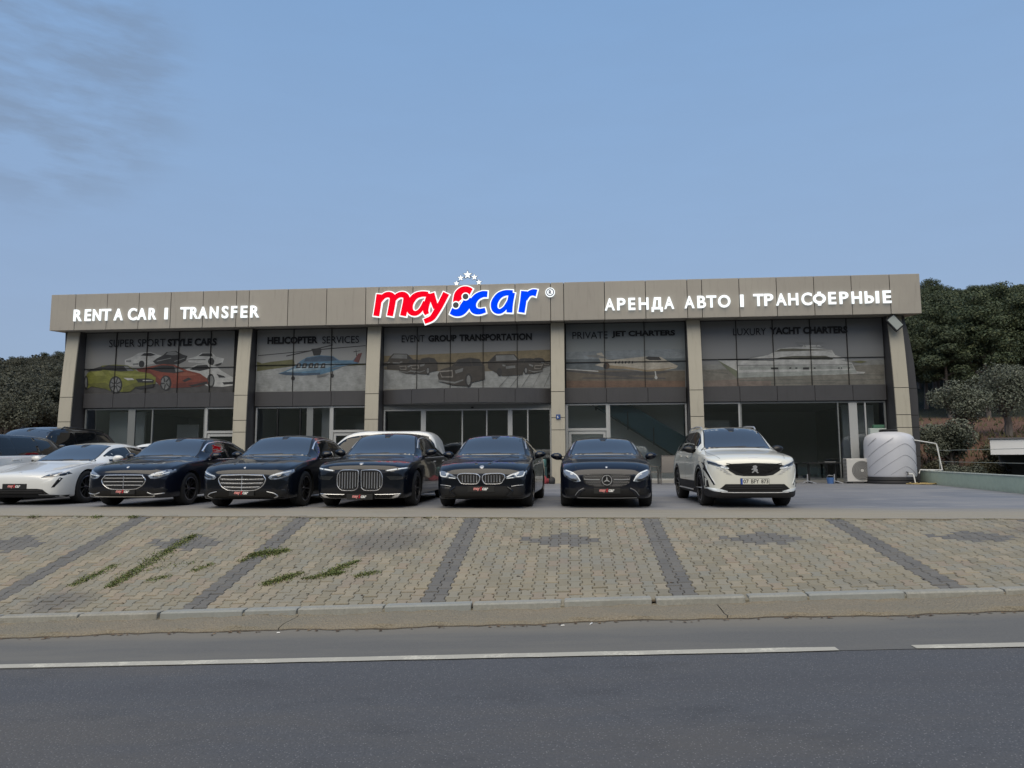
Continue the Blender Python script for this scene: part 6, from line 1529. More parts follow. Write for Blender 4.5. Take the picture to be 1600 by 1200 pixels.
# ---- 4: black sedan with two large upright grilles
fr7 = [(0, .30, .66, .67, .64, .725, .54, .75), (.02, .25, .74, .72, .70, .775, .60, .80), (.05, .21, .80, .755, .77, .81, .64, .835), (.12, .19, .865, .79, .83, .84, .67, .87), (.26, .18, .91, .83, .88, .87, .69, .905), (.50, .18, .94, .875, .905, .91, .71, .945)]
SED_7 = scale_table(SEDAN, 5.39, .965, 1.545, fr7)
c = Car('black_sedan', 'tall black luxury sedan with two large upright chrome framed grilles', 'car', (-4.11, 13.55, 0), 0, SED_7, M['black_paint'], (.86, 4.08), .365, group='black cars parked in the front row')
c.doors = (1.6, 2.80, 3.9); c.spokes = 5; c.lip = M['satin']
c.glass(1.44, 2.20, 3.8, 4.5, (1.78, 2.82, 3.85, 4.3), .87, chrome=M['satin']); c.mirrors(1.88, 1.09)
for sgn in (1, -1):
    X = lambda pts: [(sgn*x, z) for x, z in pts]
    k_ = [(.03, .70), (.075, .735), (.34, .735), (.42, .68), (.445, .60), (.44, .45), (.39, .375), (.31, .345), (.12, .345), (.06, .375), (.035, .43)]
    gr = c.patch('grille', M['grille_dark'], X(k_), off=.004)
    c.strip('grille_surround', M['chrome'], X(k_), .017, 'front', .024, gr, True)
    for i in range(7): x = .085+.052*i; c.strip('grille_slat', M['satin'], X([(x, .70-(.03 if i == 6 else 0)), (x, .385+(.03 if i in (0, 6) else 0))]), .015, 'front', .016, gr, sm=1)
    l = c.patch('headlight', M['lens_dark'], X([(.50, .735), (.70, .765), (.90, .795), (.905, .745), (.72, .715), (.52, .705)]), off=.005)
    c.strip('led_strip', M['led'], X([(.53, .725), (.68, .748), (.72, .753)]), .024, 'front', .011, l); c.strip('led_strip', M['led'], X([(.74, .755), (.88, .775)]), .022, 'front', .011, l)
    c.patch('headlight_pocket', M['lens_dark'], X([(.52, .62), (.86, .62), (.90, .66), (.88, .56), (.60, .545)]), off=.004)
    c.patch('side_intake', M['grille_dark'], X([(.34, .26), (.70, .265), (.82, .27), (.70, .205), (.36, .205)]), off=.004)
    c.strip('bumper_trim', M['chrome'], X([(.30, .27), (.66, .275), (.80, .285)]), .014, 'front', .014)
    c.strip('bumper_trim', M['chrome'], X([(.28, .195), (.58, .195), (.70, .22), (.76, .26)]), .02, 'front', .016)
    c.patch('bumper_blade', M['chrome'], X([(.60, .205), (.70, .262), (.80, .275), (.72, .21)]), off=.012)
c.patch('lower_intake', M['grille_dark'], [(-.34, .265), (.34, .265), (.34, .205), (-.34, .205)], off=.003)
c.plate(.225, .52, .11); c.hood_lines(.10, .9, .60, .71, 1.42); c.badge(M['satin'], 0, .10, .04)

# ---- 5: black sedan with low twin grille
fr5 = [(0, .30, .62, .585, .60, .635, .50, .66), (.02, .24, .71, .635, .675, .69, .56, .715), (.06, .20, .78, .68, .745, .735, .60, .765), (.14, .18, .85, .73, .81, .785, .63, .815)]
SED_5 = scale_table(SEDAN, 4.96, .935, 1.475, fr5)
c = Car('black_sedan', 'black sporty sedan with low wide twin grille and plain black bumper', 'car', (-1.74, 13.5, 0), radians(-1.6), SED_5, M['black_paint'], (.86, 3.83), .345, group='black cars parked in the front row')
c.doors = (1.5, 2.62, 3.55); c.lip = M['rim_dark']
c.glass(1.38, 2.10, 3.35, 4.05, (1.68, 2.66, 3.5, 3.85), .86, chrome=M['satin']); c.mirrors(1.78, 1.03)
for sgn in (1, -1):
    X = lambda pts: [(sgn*x, z) for x, z in pts]
    k_ = [(.028, .61), (.07, .65), (.20, .665), (.36, .665), (.435, .645), (.455, .60), (.42, .53), (.36, .475), (.10, .47), (.055, .50), (.03, .54)]
    gr = c.patch('grille', M['grille_dark'], X(k_), off=.004)
    c.strip('grille_surround', M['chrome'], X(k_), .02, 'front', .022, gr, True)
    for i in range(6): x = .085+.055*i; c.strip('grille_slat', M['satin'], X([(x, .635), (x, .50)]), .014, 'front', .016, gr, sm=1)
    l = c.patch('headlight', M['lens'], X([(.47, .60), (.56, .65), (.72, .705), (.85, .725), (.86, .655), (.78, .60), (.60, .575), (.48, .565)]), off=.006)
    c.strip('led_strip', M['led'], X([(.66, .66), (.68, .605), (.79, .62), (.82, .695)]), .022, 'front', .012, l); c.strip('led_strip', M['led'], X([(.50, .575), (.62, .588)]), .016, 'front', .012, l)
    c.patch('lamp_module', M['lens_dark'], X([(.52, .60), (.62, .645), (.64, .605)]), off=.010, parent=l)
    c.patch('side_intake', M['grille_dark'], X([(.52, .40), (.80, .43), (.84, .36), (.78, .26), (.62, .24)]), off=.004)
    c.strip('intake_blade', M['black_paint'], X([(.50, .41), (.60, .33), (.50, .24)]), .04, 'front', .016)
    c.strip('intake_trim', M['satin'], X([(.58, .425), (.70, .445), (.80, .45)]), .012, 'front', .010)
c.patch('lower_intake', M['grille_dark'], [(-.48, .43), (.48, .43), (.56, .34), (.46, .235), (-.46, .235), (-.56, .34)], off=.004)
c.strip('bumper_lip', M['black_paint'], [(-.80, .20), (-.5, .185), (.5, .185), (.80, .20)], .035, 'front', .016)
c.plate(.375, .52, .112); c.hood_lines(.12, .9, .60, .70, 1.36); c.badge(M['satin'], 0, .10, .042)
c.smirror('bonnet_crease', M['black_paint'], [(.12, .2), (.30, .8), (.42, 1.3)], .05, axis='top', off=.007)

# ---- 6: black coupe with the star
frc = [(0, .32, .58, .57, .56, .62, .47, .645), (.02, .26, .66, .615, .63, .675, .52, .70), (.06, .21, .73, .66, .695, .72, .56, .75), (.14, .18, .80, .71, .765, .77, .60, .80)]
CPE = scale_table(COUPE, 4.69, .905, 1.41, frc)
c = Car('black_coupe', 'small black coupe with round star emblem in grille beside the white crossover', 'car', (.64, 13.68, 0), radians(-.5), CPE, M['navy_paint'], (.80, 3.64), .335, group='black cars parked in the front row')
c.doors = (1.45, 2.85); c.lip = M['rim_dark']
c.glass(1.32, 2.0, 3.0, 3.85, (1.6, 2.85, 3.45), .86, chrome=M['satin']); c.mirrors(1.62, .99, out=.13)
g_ = [(-.46, .60), (-.43, .635), (-.30, .65), (.30, .65), (.43, .635), (.46, .60), (.43, .49), (.34, .43), (.2, .405), (-.2, .405), (-.34, .43), (-.43, .49)]
gr = c.patch('grille', M['grille_dark'], g_, off=.004)
def inside(x, z):
    ok = False
    for (a, b), (d, e) in zip(g_, g_[1:]+g_[:1]):
        if (b > z) != (e > z) and x < (d-a)*(z-b)/(e-b)+a: ok = not ok
    return ok
pins = []
for j in range(8):
    z = .43+.029*j
    for i in range(-13, 14):
        x = i*.034+(.017 if j % 2 else 0)
        if inside(x-.02, z-.012) and inside(x+.02, z+.012) and hypot(x, z-.535) > .115 and abs(z-.54) > .012: pins.append((x, z))
mb = MB()
for x, z in pins:
    h = c.bvh.ray_cast(Vector((x, -2, z)), Vector((0, 1, 0)))
    if h[0] is None: continue
    y0 = h[0].y-.014; mb.add([(x-.005, y0, z), (x, y0-.003, z-.008), (x+.005, y0, z), (x, y0-.003, z+.008), (x, y0+.02, z)], [(0,1,2,3),(0,4,1),(1,4,2),(2,4,3),(3,4,0)])
stuff(mb.build('grille_pins', M['satin'], gr))
c.smirror('grille_bar', M['satin'], [(.13, .545), (.28, .542), (.43, .55)], .016, off=.02, parent=gr)
h = c.bvh.ray_cast(Vector((0, -2, .535)), Vector((0, 1, 0)))[0]
em = MB().lathe([(.098, 0), (.098, -.02), (.086, -.02), (.086, 0), (.098, 0)], 32, 'y', (0, h.y-.012, .535)).build('emblem', M['chrome'], c.root, True)
st3 = []
for i in range(6):
    a = pi*i/3; r = .088 if i % 2 == 0 else .016; st3.append((r*sin(a), .535+r*cos(a)))
MB().prism(st3, h.y-.03, h.y-.012).build('emblem_star', M['chrome'], em)
for sgn in (1, -1):
    X = lambda pts: [(sgn*x, z) for x, z in pts]
    l = c.patch('headlight', M['lens'], X([(.50, .51), (.54, .60), (.62, .66), (.72, .705), (.82, .73), (.835, .67), (.80, .60), (.68, .53), (.58, .50)]), off=.006)
    c.strip('led_strip', M['led'], X([(.505, .515), (.56, .61), (.64, .67), (.78, .72)]), .022, 'front', .012, l)
    c.patch('lamp_module', M['lens_dark'], X([(.56, .545), (.66, .56), (.78, .62), (.76, .58), (.66, .525), (.58, .51)]), off=.009, parent=l)
    c.patch('side_intake', M['grille_dark'], X([(.60, .375), (.78, .39), (.82, .33), (.78, .25), (.56, .235), (.54, .27)]), off=.004)
    c.strip('intake_blade', M['navy_paint'], X([(.42, .37), (.50, .32), (.56, .24), (.74, .225)]), .05, 'front', .018)
    c.strip('intake_blade', M['satin'], X([(.44, .385), (.53, .335), (.60, .25)]), .012, 'front', .024)
c.patch('lower_intake', M['grille_dark'], [(-.42, .37), (.42, .37), (.55, .225), (-.55, .225)], off=.004)
c.strip('bumper_trim', M['satin'], [(-.56, .205), (0, .195), (.56, .205)], .014, 'front', .016)
c.plate(.335, .50, .108); c.hood_lines(.12, .85, .58, .67, 1.30); c.badge(M['satin'], 0, .10, .022)

VANROOF = SUV[:12]+[(3.75, .21, .915, 1.10, .87, 1.575, .60, 1.62), (4.15, .24, .90, 1.11, .85, 1.53, .60, 1.575), (4.34, .30, .87, 1.05, .80, 1.36, .62, 1.40), (4.45, .45, .80, .90, .74, 1.0, .60, 1.02)]
# ---- 7: white crossover
c = Car('white_crossover', 'white crossover with black grille, roof rails and number plate 07 BFY 873', 'car', (3.40, 13.78, 0), radians(1.0), scale_table(SUV, 4.45, .868, 1.625), M['cream_paint'], (.90, 3.57), .355, clad=M['plastic'], clad_z=.36)
c.doors = (1.38, 2.42, 3.25); c.spokes = 5; c.lip = M['satin']
c.glass(1.20, 1.88, 0, 0, (1.45, 2.45, 3.22, 3.8), .88, rear=False); c.mirrors(1.62, 1.13, M['trim'], out=.09)
for sgn in (1, -1):
    X = lambda pts: [(sgn*x, z) for x, z in pts]
    l = c.patch('headlight', M['lens'], X([(.46, .745), (.50, .79), (.64, .835), (.80, .895), (.885, .935), (.89, .885), (.80, .83), (.62, .77)]), off=.006)
    c.patch('lamp_module', M['lens_dark'], X([(.56, .79), (.68, .84), (.84, .90), (.80, .86), (.66, .795)]), off=.010, parent=l)
    c.strip('led_strip', M['led'], X([(.47, .748), (.56, .752), (.62, .775)]), .022, 'front', .013, l)
    c.strip('tusk_lamp', M['lens_dark'], X([(.86, .86), (.85, .74), (.80, .60), (.73, .44)]), .026, 'front', .010)
    c.strip('tusk_trim', M['led'], X([(.835, .82), (.825, .73), (.775, .58), (.715, .46)]), .008, 'front', .012)
    c.patch('fog_pocket', M['plastic'], X([(.885, .68), (.905, .60), (.89, .47), (.84, .38), (.80, .40), (.82, .52), (.86, .62)]), off=.005)
    c.patch('bumper_blade', M['led'], X([(.50, .325), (.62, .36), (.84, .385), (.86, .36), (.72, .315), (.52, .30)]), off=.012)
    for q in range(4):   # body-coloured fins where the grille fades out
        z = .63+.028*q; x0_ = .42+.035*q
        c.strip('grille_fin', M['satin'], X([(x0_, z), (x0_+.10+.02*q, z+.022+.008*q)]), .010, 'front', .008)
g_ = [(-.55, .80), (-.40, .835), (0, .85), (.40, .835), (.55, .80), (.46, .70), (.34, .625), (.2, .605), (-.2, .605), (-.34, .625), (-.46, .70)]
gr = c.patch('grille', M['grille_dark'], g_, off=.004)
for q in range(7):
    z = .635+.027*q; w_ = min(.33+.055*q, .53) - .02
    c.strip('grille_bar', M['trim'], [(-w_, z+.045), (-w_*.5, z+.012), (0, z-.006), (w_*.5, z+.012), (w_, z+.045)], .010, 'front', .014, gr)
# standing lion badge, simplified
lion = [(-.01, .80), (.03, .805), (.055, .775), (.035, .75), (.06, .72), (.05, .69), (.075, .665), (.055, .655), (.025, .685), (.005, .70), (-.015, .675), (-.045, .66), (-.05, .675), (-.02, .70), (-.012, .73), (-.05, .715), (-.055, .735), (-.015, .755), (-.035, .775)]
c.patch('badge', M['satin'], lion, 'front', .022, gr, .03)
c.strip('bonnet_lettering', M['satin'], [(-.09, .075), (.09, .075)], .018, 'top', .004)
c.patch('lower_intake', M['grille_dark'], [(-.54, .455), (.54, .455), (.66, .35), (.5, .335), (-.5, .335), (-.66, .35)], off=.004)
for z in (.37, .41): c.strip('intake_slat', M['plastic'], [(-.5, z), (.5, z)], .012, 'front', .016)
c.strip('skid_trim', M['satin'], [(-.62, .305), (-.4, .295), (.4, .295), (.62, .305)], .018, 'front', .016)
pl = c.plate(.505, .53, .118, False)
y0 = c.plate_y
MB().box(-.225, .258, y0-.0015, y0+.01, .452, .558).build('plate_face', M['plate_white'], pl)
MB().box(-.258, -.226, y0-.0015, y0+.01, .452, .558).build('plate_band', M['blue_print'], pl)
for s_, a, b in (('07', -.215, -.115), ('BFY', -.07, .075), ('873', .115, .245)): text_obj('plate_lettering', s_, M['black_print'], pl, a, b, .468, .543, y0-.004, .002, .012, res=2)
c.hood_lines(.13, .8, .60, .69, 1.18)
for sd in (-1, 1):
    pts = [(sd*(c.fn[5](y)*.985), y, c.fn[4](y)+h_) for y, h_ in ((1.95, .02), (2.05, .055), (2.6, .06), (3.3, .055), (3.55, .015))]
    MB().tube(pts, .016, 8).build('roof_rail', M['satin'], c.root, True)
c.patch('sunroof', M['side_glass'], [(-.46, 1.98), (.46, 1.98), (.46, 3.0), (-.46, 3.0)], 'top', .004, res=.15)
for ax in ('left', 'right'):
    c.strip('side_step', M['satin'], [(1.45, .30), (3.05, .30)], .03, ax, .05)
    for yw in (.90, 3.57):
        c.strip('arch_trim', M['plastic'], [(yw+.445*cos(pi*(1.03-1.06*i/12)), .345+.445*sin(pi*(1.03-1.06*i/12))) for i in range(13)], .055, ax, .008)
    c.strip('door_cladding', M['plastic'], [(1.36, .42), (3.1, .42)], .12, ax, .007)

# ---- cars seen only in part behind the front row
c = Car('white_car', 'white car with black roof seen side on at left edge of the row', 'car', (-13.98, 13.3, 0), 0, scale_table(SUV, 4.6, .95, 1.58), M['white_paint'], (.92, 3.7), .36, upper=M['black_paint'])
c.doors = (1.5, 2.6, 3.5); c.glass(1.26, 1.96, 0, 0, (1.62, 2.5, 3.3, 3.8), .93, rear=False, chrome=None); c.mirrors(1.75, 1.10, M['trim'])
c.plate(.5); c.mirror('headlight', M['lens'], [(.5, .78), (.85, .88), (.86, .83), (.6, .74)])

c = Car('black_suv', 'large black sport utility vehicle behind the white cars at far left', 'car', (-15.38, 17.0, 0), 0, scale_table(SUV, 5.2, 1.0, 1.92), M['black_paint'], (1.0, 4.1), .40)
c.doors = (1.6, 2.8, 3.9); c.glass(1.42, 2.12, 0, 0, (1.86, 2.8, 3.8, 4.4), .90, rear=False); c.mirrors(1.9, 1.32)
for sd in (-1, 1):
    pts = [(sd*(c.fn[5](y)*.985), y, c.fn[4](y)+h_) for y, h_ in ((2.4, .02), (2.5, .06), (4.2, .06), (4.3, .02))]
    MB().tube(pts, .018, 8).build('roof_rail', M['trim'], c.root, True)
c.plate(.5); c.mirror('headlight', M['lens'], [(.5, .80), (.85, .90), (.86, .83), (.6, .76)])

c = Car('white_sedan', 'white sedan parked sideways mostly hidden behind the white sports sedan', 'car', (-9.6, 20.5, 0), radians(90), scale_table(SEDAN, 4.6, .90, 1.47), M['white_paint'], (.88, 3.6), .33)
c.doors = (1.5, 2.6, 3.4); c.glass(1.36, 1.95, 3.1, 3.8, (1.6, 2.5, 3.3), .86); c.mirrors(1.7, 1.03)
c.plate(.32); c.mirror('headlight', M['lens'], [(.5, .60), (.82, .70), (.84, .64), (.6, .58)])

c = Car('white_hatchback', 'white hatchback parked sideways behind the tall black sedan', 'car', (-8.1, 20.35, 0), radians(-90), scale_table(VANROOF, 4.35, .90, 1.76), M['white_paint'], (.88, 3.45), .34, upper=M['black_paint'], upper_to=9)
c.doors = (1.4, 2.4, 3.2); c.glass(1.2, 1.86, 0, 0, (1.42, 2.4, 3.2, 4.1), .86, rear=False); c.mirrors(1.62, 1.15)
c.plate(.5); c.mirror('headlight', M['lens'], [(.5, .78), (.85, .88), (.86, .83), (.6, .74)])
# ------------------------------------------------------------------ things by the building
# water tank
wt = thing('water_tank', 'white ribbed plastic water tank on black base at right end of forecourt', 'tank', (11.46, 26.95, 0))
tkm = mat('tank_plastic', (.50, .51, .55), .42); k = N(tkm)
k.color(k.mix(k.range(k.noise(2.2, 5, .6, stretch=(1, 1, .4)), .45, .75, 0, .35), (.52, .53, .57), (.40, .41, .44)))
Rt, zb, zt = .84, .25, 1.67
MB().lathe([(.02, zb), (Rt*.97, zb), (Rt, zb+.06), (Rt, zt-.28), (Rt*.985, zt-.14), (Rt*.93, zt), (Rt*.82, zt+.09), (Rt*.62, zt+.15), (.30, zt+.19), (.02, zt+.19)], 56).build('tank_body', tkm, wt, True)
MB().lathe([(.02, zt+.185), (.30, zt+.185), (.31, zt+.25), (.27, zt+.28), (.02, zt+.28)], 32).build('lid', M['trim'], wt, True)
rbm = mat('tank_rib', (.30, .305, .33), .5)
for q in range(-2, 5):
    z0 = .62+.40*q; run = []
    for i in range(49):
        a = -1.35+2.7*i/48; z = z0 + .10 - .62*(sqrt((a-.22)**2+.03)-.17) + .30
        if zb+.05 < z < zt-.03: run.append((Rt*1.002*sin(a), -Rt*1.002*cos(a), z))
        elif len(run) > 2: MB().tube(run, .009, 6).build('rib', rbm, wt, True); run = []
        else: run = []
    if len(run) > 2: MB().tube(run, .009, 6).build('rib', rbm, wt, True)
bs = MB().lathe([(.02, 0), (Rt*1.02, 0), (Rt*1.04, .05), (Rt*1.02, .11), (Rt*1.0, .125), (Rt*1.04, .14), (Rt*1.02, .245), (.02, .248)], 44).build('base', M['plastic'], wt, True)
wp = mat('white_pipe', (.62, .62, .60), .4)
pp = thing('water_pipe', 'thin white plastic pipe looping from water tank to boundary wall', 'pipe', (0, 0, 0))
MB().tube([(12.15, 26.55, 1.55), (12.92, 26.6, 1.42), (12.94, 26.6, 1.38), (13.02, 26.5, .55), (13.02, 26.5, .48)], .022, 8).build('riser', wp, pp, True)
MB().tube([(13.04, 26.5, .485), (12.9, 26.3, .485), (12.1, 26.1, .50), (12.05, 26.1, .38)], .022, 8).build('run', wp, pp, True)
tp = thing('tap_pipe', 'short white outlet pipe with tap at foot of the water tank', 'pipe', (0, 0, 0))
MB().tube([(11.66, 26.1, .36), (11.78, 25.98, .36), (11.80, 25.96, .32), (11.84, 25.94, .03), (11.88, 25.92, .015), (12.12, 25.9, .015)], .022, 8).build('outlet', wp, tp, True)
MB().tube([(11.66, 26.06, .33), (11.66, 26.06, .42), (11.60, 26.06, .43)], .02, 6).build('tap', M['trim'], tp)
hm = mat('straw', (.33, .25, .11), .9)
hv = MB(); r_ = random.Random(9)
pts = []
for i in range(150):
    a = i*.42; rr = .16+.10*sin(i*.37)+r_.uniform(-.03, .03); pts.append((12.05+.62*(i/150-.5)+rr*cos(a)*1.3, 25.75+rr*sin(a)*.8, .02+.05*abs(sin(i*1.7))*r_.random()))
tag(hv.tube(pts, .014, 6).build('hose', hm), 'yellow hose lying in loose heap beside the tank', 'hose')
tag(MB().tube([(12.45, 25.6, .03), (12.55, 25.55, .12), (12.7, 25.5, .2), (12.85, 25.3, .12), (12.9, 25.1, .03)], .008, 6).build('cable', M['trim']), 'thin dark cable looping from ground up the green wall', 'cable')
# green crate and white carton behind the tank
tag(MB().box(11.15, 11.75, 27.75, 27.97, .10, 2.03, 0, .02).build('storage_locker', mat('locker', (.40, .45, .43), .5)), 'pale grey locker standing between water tank and glass', 'locker')
tag(MB().box(11.30, 11.70, 27.78, 27.96, 2.032, 2.16, 0, .02).build('crate', mat('green_crate', (.05, .14, .09), .6)), 'green crate lying on top of the pale locker', 'crate')

# air conditioner
ac = thing('air_conditioner', 'white outdoor air conditioner unit with round fan grille beside the tank', 'air conditioner', (10.36, 27.05, 0))
acm = mat('ac_white', (.50, .49, .47), .5)
MB().box(-.46, .46, -.17, .17, .06, .90, 0, .02).build('casing', acm, ac)
MB().lathe([(.02, -.176), (.33, -.176), (.33, -.19), (.345, -.19), (.345, -.168), (.02, -.168)], 40, 'y', (.08, 0, .47)).build('fan_opening', mat('fan_dark', (.10, .10, .10), .7), ac)
mb = MB()
for q in range(1, 7): MB().lathe([(.052*q, -.196), (.052*q+.008, -.196), (.052*q+.008, -.188), (.052*q, -.188), (.052*q, -.196)], 36, 'y', (.08, 0, .47)).build('guard_ring', acm, ac)
MB().lathe([(.005, -.20), (.05, -.20), (.05, -.188), (.005, -.188)], 16, 'y', (.08, 0, .47)).build('fan_hub', acm, ac)
for q in range(16): MB().box(-.462, -.452, -.18, .12, .11+.05*q, .135+.05*q).build('side_slot', M['trim'], ac)
for x in (-.3, .3): MB().box(x-.05, x+.05, -.15, .15, 0, .06).build('foot', M['trim'], ac)

# dark tables outside the right bay
def round_table(x, y, label, blue=False):
    t = thing('table', label, 'table', (x, y, .0), 0, 'dark tables in front of the right window')
    MB().box(-.62, .55, -.35, .35, .72, .755, 0, .008).build('tabletop', M['trim'], t)
    for lx in (-.5, .45):
        MB().box(lx-.03, lx+.03, -.03, .03, .03, .72).build('leg', M['trim'], t); MB().box(lx-.03, lx+.03, -.3, .3, 0, .03).build('foot', M['trim'], t)
    return t
round_table(9.2, 27.3, 'dark table standing just left of the air conditioner')
round_table(7.7, 27.35, 'dark table standing next to the white crossover')
o = thing('tray', 'white tray lying on edge of dark table by air conditioner', 'tray', (9.45, 27.2, .756))
MB().lathe([(.005, 0), (.16, 0), (.2, .025), (.19, .028), (.155, .008), (.005, .008)], 20).build('tray', M['white_print'], o, True)
for x, lab in ((8.55, 'pale folding parasol foot left of the dark table'), (9.5, 'pale folding parasol foot under the dark table')):
    u_ = thing('parasol_foot', lab, 'parasol foot', (x, 27.0, 0), .2, 'parasol feet by the tables')
    MB().tube([(0, 0, .03), (0, 0, .34)], .022, 8).build('socket', M['satin'], u_)
    for q in range(4): a = q*pi/2+.5; MB().tube([(0, 0, .10), (.34*cos(a), .34*sin(a), .015)], .014, 6).build('leg', M['satin'], u_)
o = thing('bucket', 'small blue bucket standing on the step by the dark table', 'bucket', (9.25, 26.7, 0))
MB().lathe([(.005, 0), (.10, 0), (.13, .22), (.12, .22), (.095, .02), (.005, .02)], 20).build('bucket_shell', mat('blue_plastic', (.06, .14, .34), .5), o, True)
MB().tube([(-.12, 0, .22), (-.08, -.02, .30), (.08, -.02, .30), (.12, 0, .22)], .006, 6).build('bail_handle', M['satin'], o)

# garden chairs with sling seats
cm_ = mat('sling_fabric', (.27, .245, .22), .85); cf = mat('chair_frame', (.05, .045, .045), .5)
def chair(x, y, rz, label):
    t = thing('garden_chair', label, 'chair', (x, y, 0), rz, 'garden chairs by the entrance')
    W = .27
    mb = MB(); n = 6; vs = []
    for i in range(n+1):
        s_ = i/n; y_ = .20+.16*s_; z = .44+.58*s_; vs += [(-W, y_+.02*sin(pi*s_), z), (W, y_+.02*sin(pi*s_), z), (W, y_+.015+.02*sin(pi*s_), z), (-W, y_+.015+.02*sin(pi*s_), z)]
    fs = [(0,1,2,3)]+[(4*i+j, 4*i+(j+1) % 4, 4*i+4+(j+1) % 4, 4*i+4+j) for i in range(n) for j in range(4)]+[tuple(4*n+j for j in (3,2,1,0))]
    mb.add(vs, fs); mb.build('backrest', cm_, t)
    MB().box(-W, W, -.26, .21, .42, .437, 0, .005).build('seat', cm_, t)
    for sd in (-1, 1):
        MB().tube([(sd*.29, -.28, 0), (sd*.29, -.27, .44), (sd*.29, -.25, .63), (sd*.29, .22, .65)], .014, 6).build('leg', cf, t)
        MB().tube([(sd*.29, .34, 0), (sd*.29, .20, .44), (sd*.285, .375, 1.04)], .014, 6).build('leg', cf, t)
    MB().tube([(-.285, .375, 1.03), (.285, .375, 1.03)], .014, 6).build('top_rail', cf, t)
    MB().tube([(-.29, -.27, .425), (.29, -.27, .425)], .012, 6).build('front_rail', cf, t)
chair(3.46, 26.3, radians(178), 'beige garden chair seen from behind next to the white crossover')
chair(2.85, 26.7, radians(80), 'beige garden chair seen from the side near the black coupe')
t = thing('low_table', 'small dark low table between the garden chairs', 'table', (2.45, 26.3, 0))
MB().box(-.3, .3, -.3, .3, .44, .47, 0, .008).build('tabletop', cf, t)
for x, y in ((-.26, -.26), (.26, -.26), (.26, .26), (-.26, .26)): MB().box(x-.02, x+.02, y-.02, y+.02, 0, .44).build('leg', cf, t)

# bits by the entrance pillar
def blob(name, loc, sc, m, seed, rough=.25):
    bm = bmesh.new(); bmesh.ops.create_icosphere(bm, subdivisions=3, radius=1); r = random.Random(seed)
    ph = [r.uniform(0, 6) for _ in range(6)]
    for v in bm.verts:
        x, y, z = v.co; d = 1+rough*(sin(3*x+ph[0])*sin(4*y+ph[1])+.6*sin(7*x+ph[2]+5*z)+.4*sin(9*y+ph[3]))
        v.co = (x*sc[0]*d, y*sc[1]*d, max(0, (z*.9+.55))*sc[2]*d)
    for f_ in bm.faces: f_.smooth = True
    me = bpy.data.meshes.new(name); bm.to_mesh(me); bm.free(); me.materials.append(m)
    o = link(bpy.data.objects.new(name, me)); o.location = loc; return o
tag(blob('cloth_bundle', (-1.12, 26.7, 0), (.26, .15, .17), mat('red_cloth', (.22, .035, .045), .9), 3), 'crumpled red cloth bundle lying on ground by entrance pillar', 'cloth')
tag(blob('sack', (-.78, 26.62, 0), (.13, .11, .18), M['plastic'], 5, .08), 'small black sack leaning at foot of the entrance pillar', 'sack')
o = thing('water_dispenser', 'dark dispenser with teal water bottles behind the red cloth', 'dispenser', (-1.12, 27.45, .0))
MB().box(-.14, .14, -.12, .12, .1, .62, 0, .015).build('cabinet', mat('teal_dark', (.02, .05, .055), .4), o)
MB().lathe([(.005, .62), (.09, .62), (.12, .68), (.12, .88), (.10, .92), (.005, .93)], 20).build('bottle', mat('teal_bottle', (.07, .16, .16), .15), o, True)
# plate and floodlight
np_ = thing('house_number_plate', 'small dark blue number plate screwed on the middle pillar', 'plate', (-.53, 27.18, 2.53))
MB().box(-.085, .085, -.012, .0, -.09, .09, 0, .003).build('plate', mat('plate_blue', (.02, .06, .20), .4), np_)
text_obj('lettering', '6', M['white_print'], np_, -.045, .01, -.05, .045, -.016, .003, .01)
fl = thing('floodlight', 'flat black framed floodlight hanging tilted under the right end of fascia', 'floodlight', (12.02, 27.2, 5.93))
fl.rotation_euler = (0, radians(-40), 0)
MB().box(-.20, .20, -.06, .03, -.30, .30, 0, .01).build('housing', M['trim'], fl)
MB().box(-.15, .15, -.068, -.058, -.245, .245).build('lens', mat('flood_glass', (.33, .36, .34), .3), fl)
MB().tube([(-.1, .03, 0), (-.1, .2, .05), (.1, .2, .05), (.1, .03, 0)], .015, 6).build('bracket', M['trim'], fl)

# ------------------------------------------------------------------ right-hand neighbour: white house, wires
hw = mat('white_render', (.75, .75, .76), .8)
k = N(hw); k.color(k.mix(k.range(k.noise(1.5, 5, .6), .4, .7, 0, .4), (.76, .77, .79), (.68, .69, .71)))
ho = thing('white_house', 'white flat roofed house with deep roof edge beyond green wall', 'house', (16.3, 29.4, 0), radians(-33))
MB().box(0, 9, 0, 6, 1.02, 1.62, 0, .01).build('roof', hw, ho)
MB().box(-.05, 9, -.05, 6, 1.625, 1.68).build('roof_coping', mat('roof_coping', (.12, .12, .13), .7), ho)
MB().box(1.35, 8.6, .5, 5.6, -1.1, 1.015).build('wall', hw, ho)
MB().box(2.2, 3.4, .47, .53, -.3, .75).build('window', M['side_glass'], ho)
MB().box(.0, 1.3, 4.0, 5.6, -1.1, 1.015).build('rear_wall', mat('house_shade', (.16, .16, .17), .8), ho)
wf = thing('wire_fence', 'two thin pale wires on slim posts along top of green wall', 'fence', (0, 0, 0))
wirem = mat('wire', (.25, .27, .25), .5)
for z in (.78, 1.18):
    MB().tube([wallpt(.2, .6, z), wallpt(Lw*.5, .6, z-.02), wallpt(Lw, .6, z)], .008, 5).build('wire', wirem, wf)
for t_ in (.2, Lw*.55, Lw): p = wallpt(t_, .6, 0); MB().tube([(p[0], p[1], -1.2), (p[0], p[1], 1.3)], .015, 6).build('post', wirem, wf)

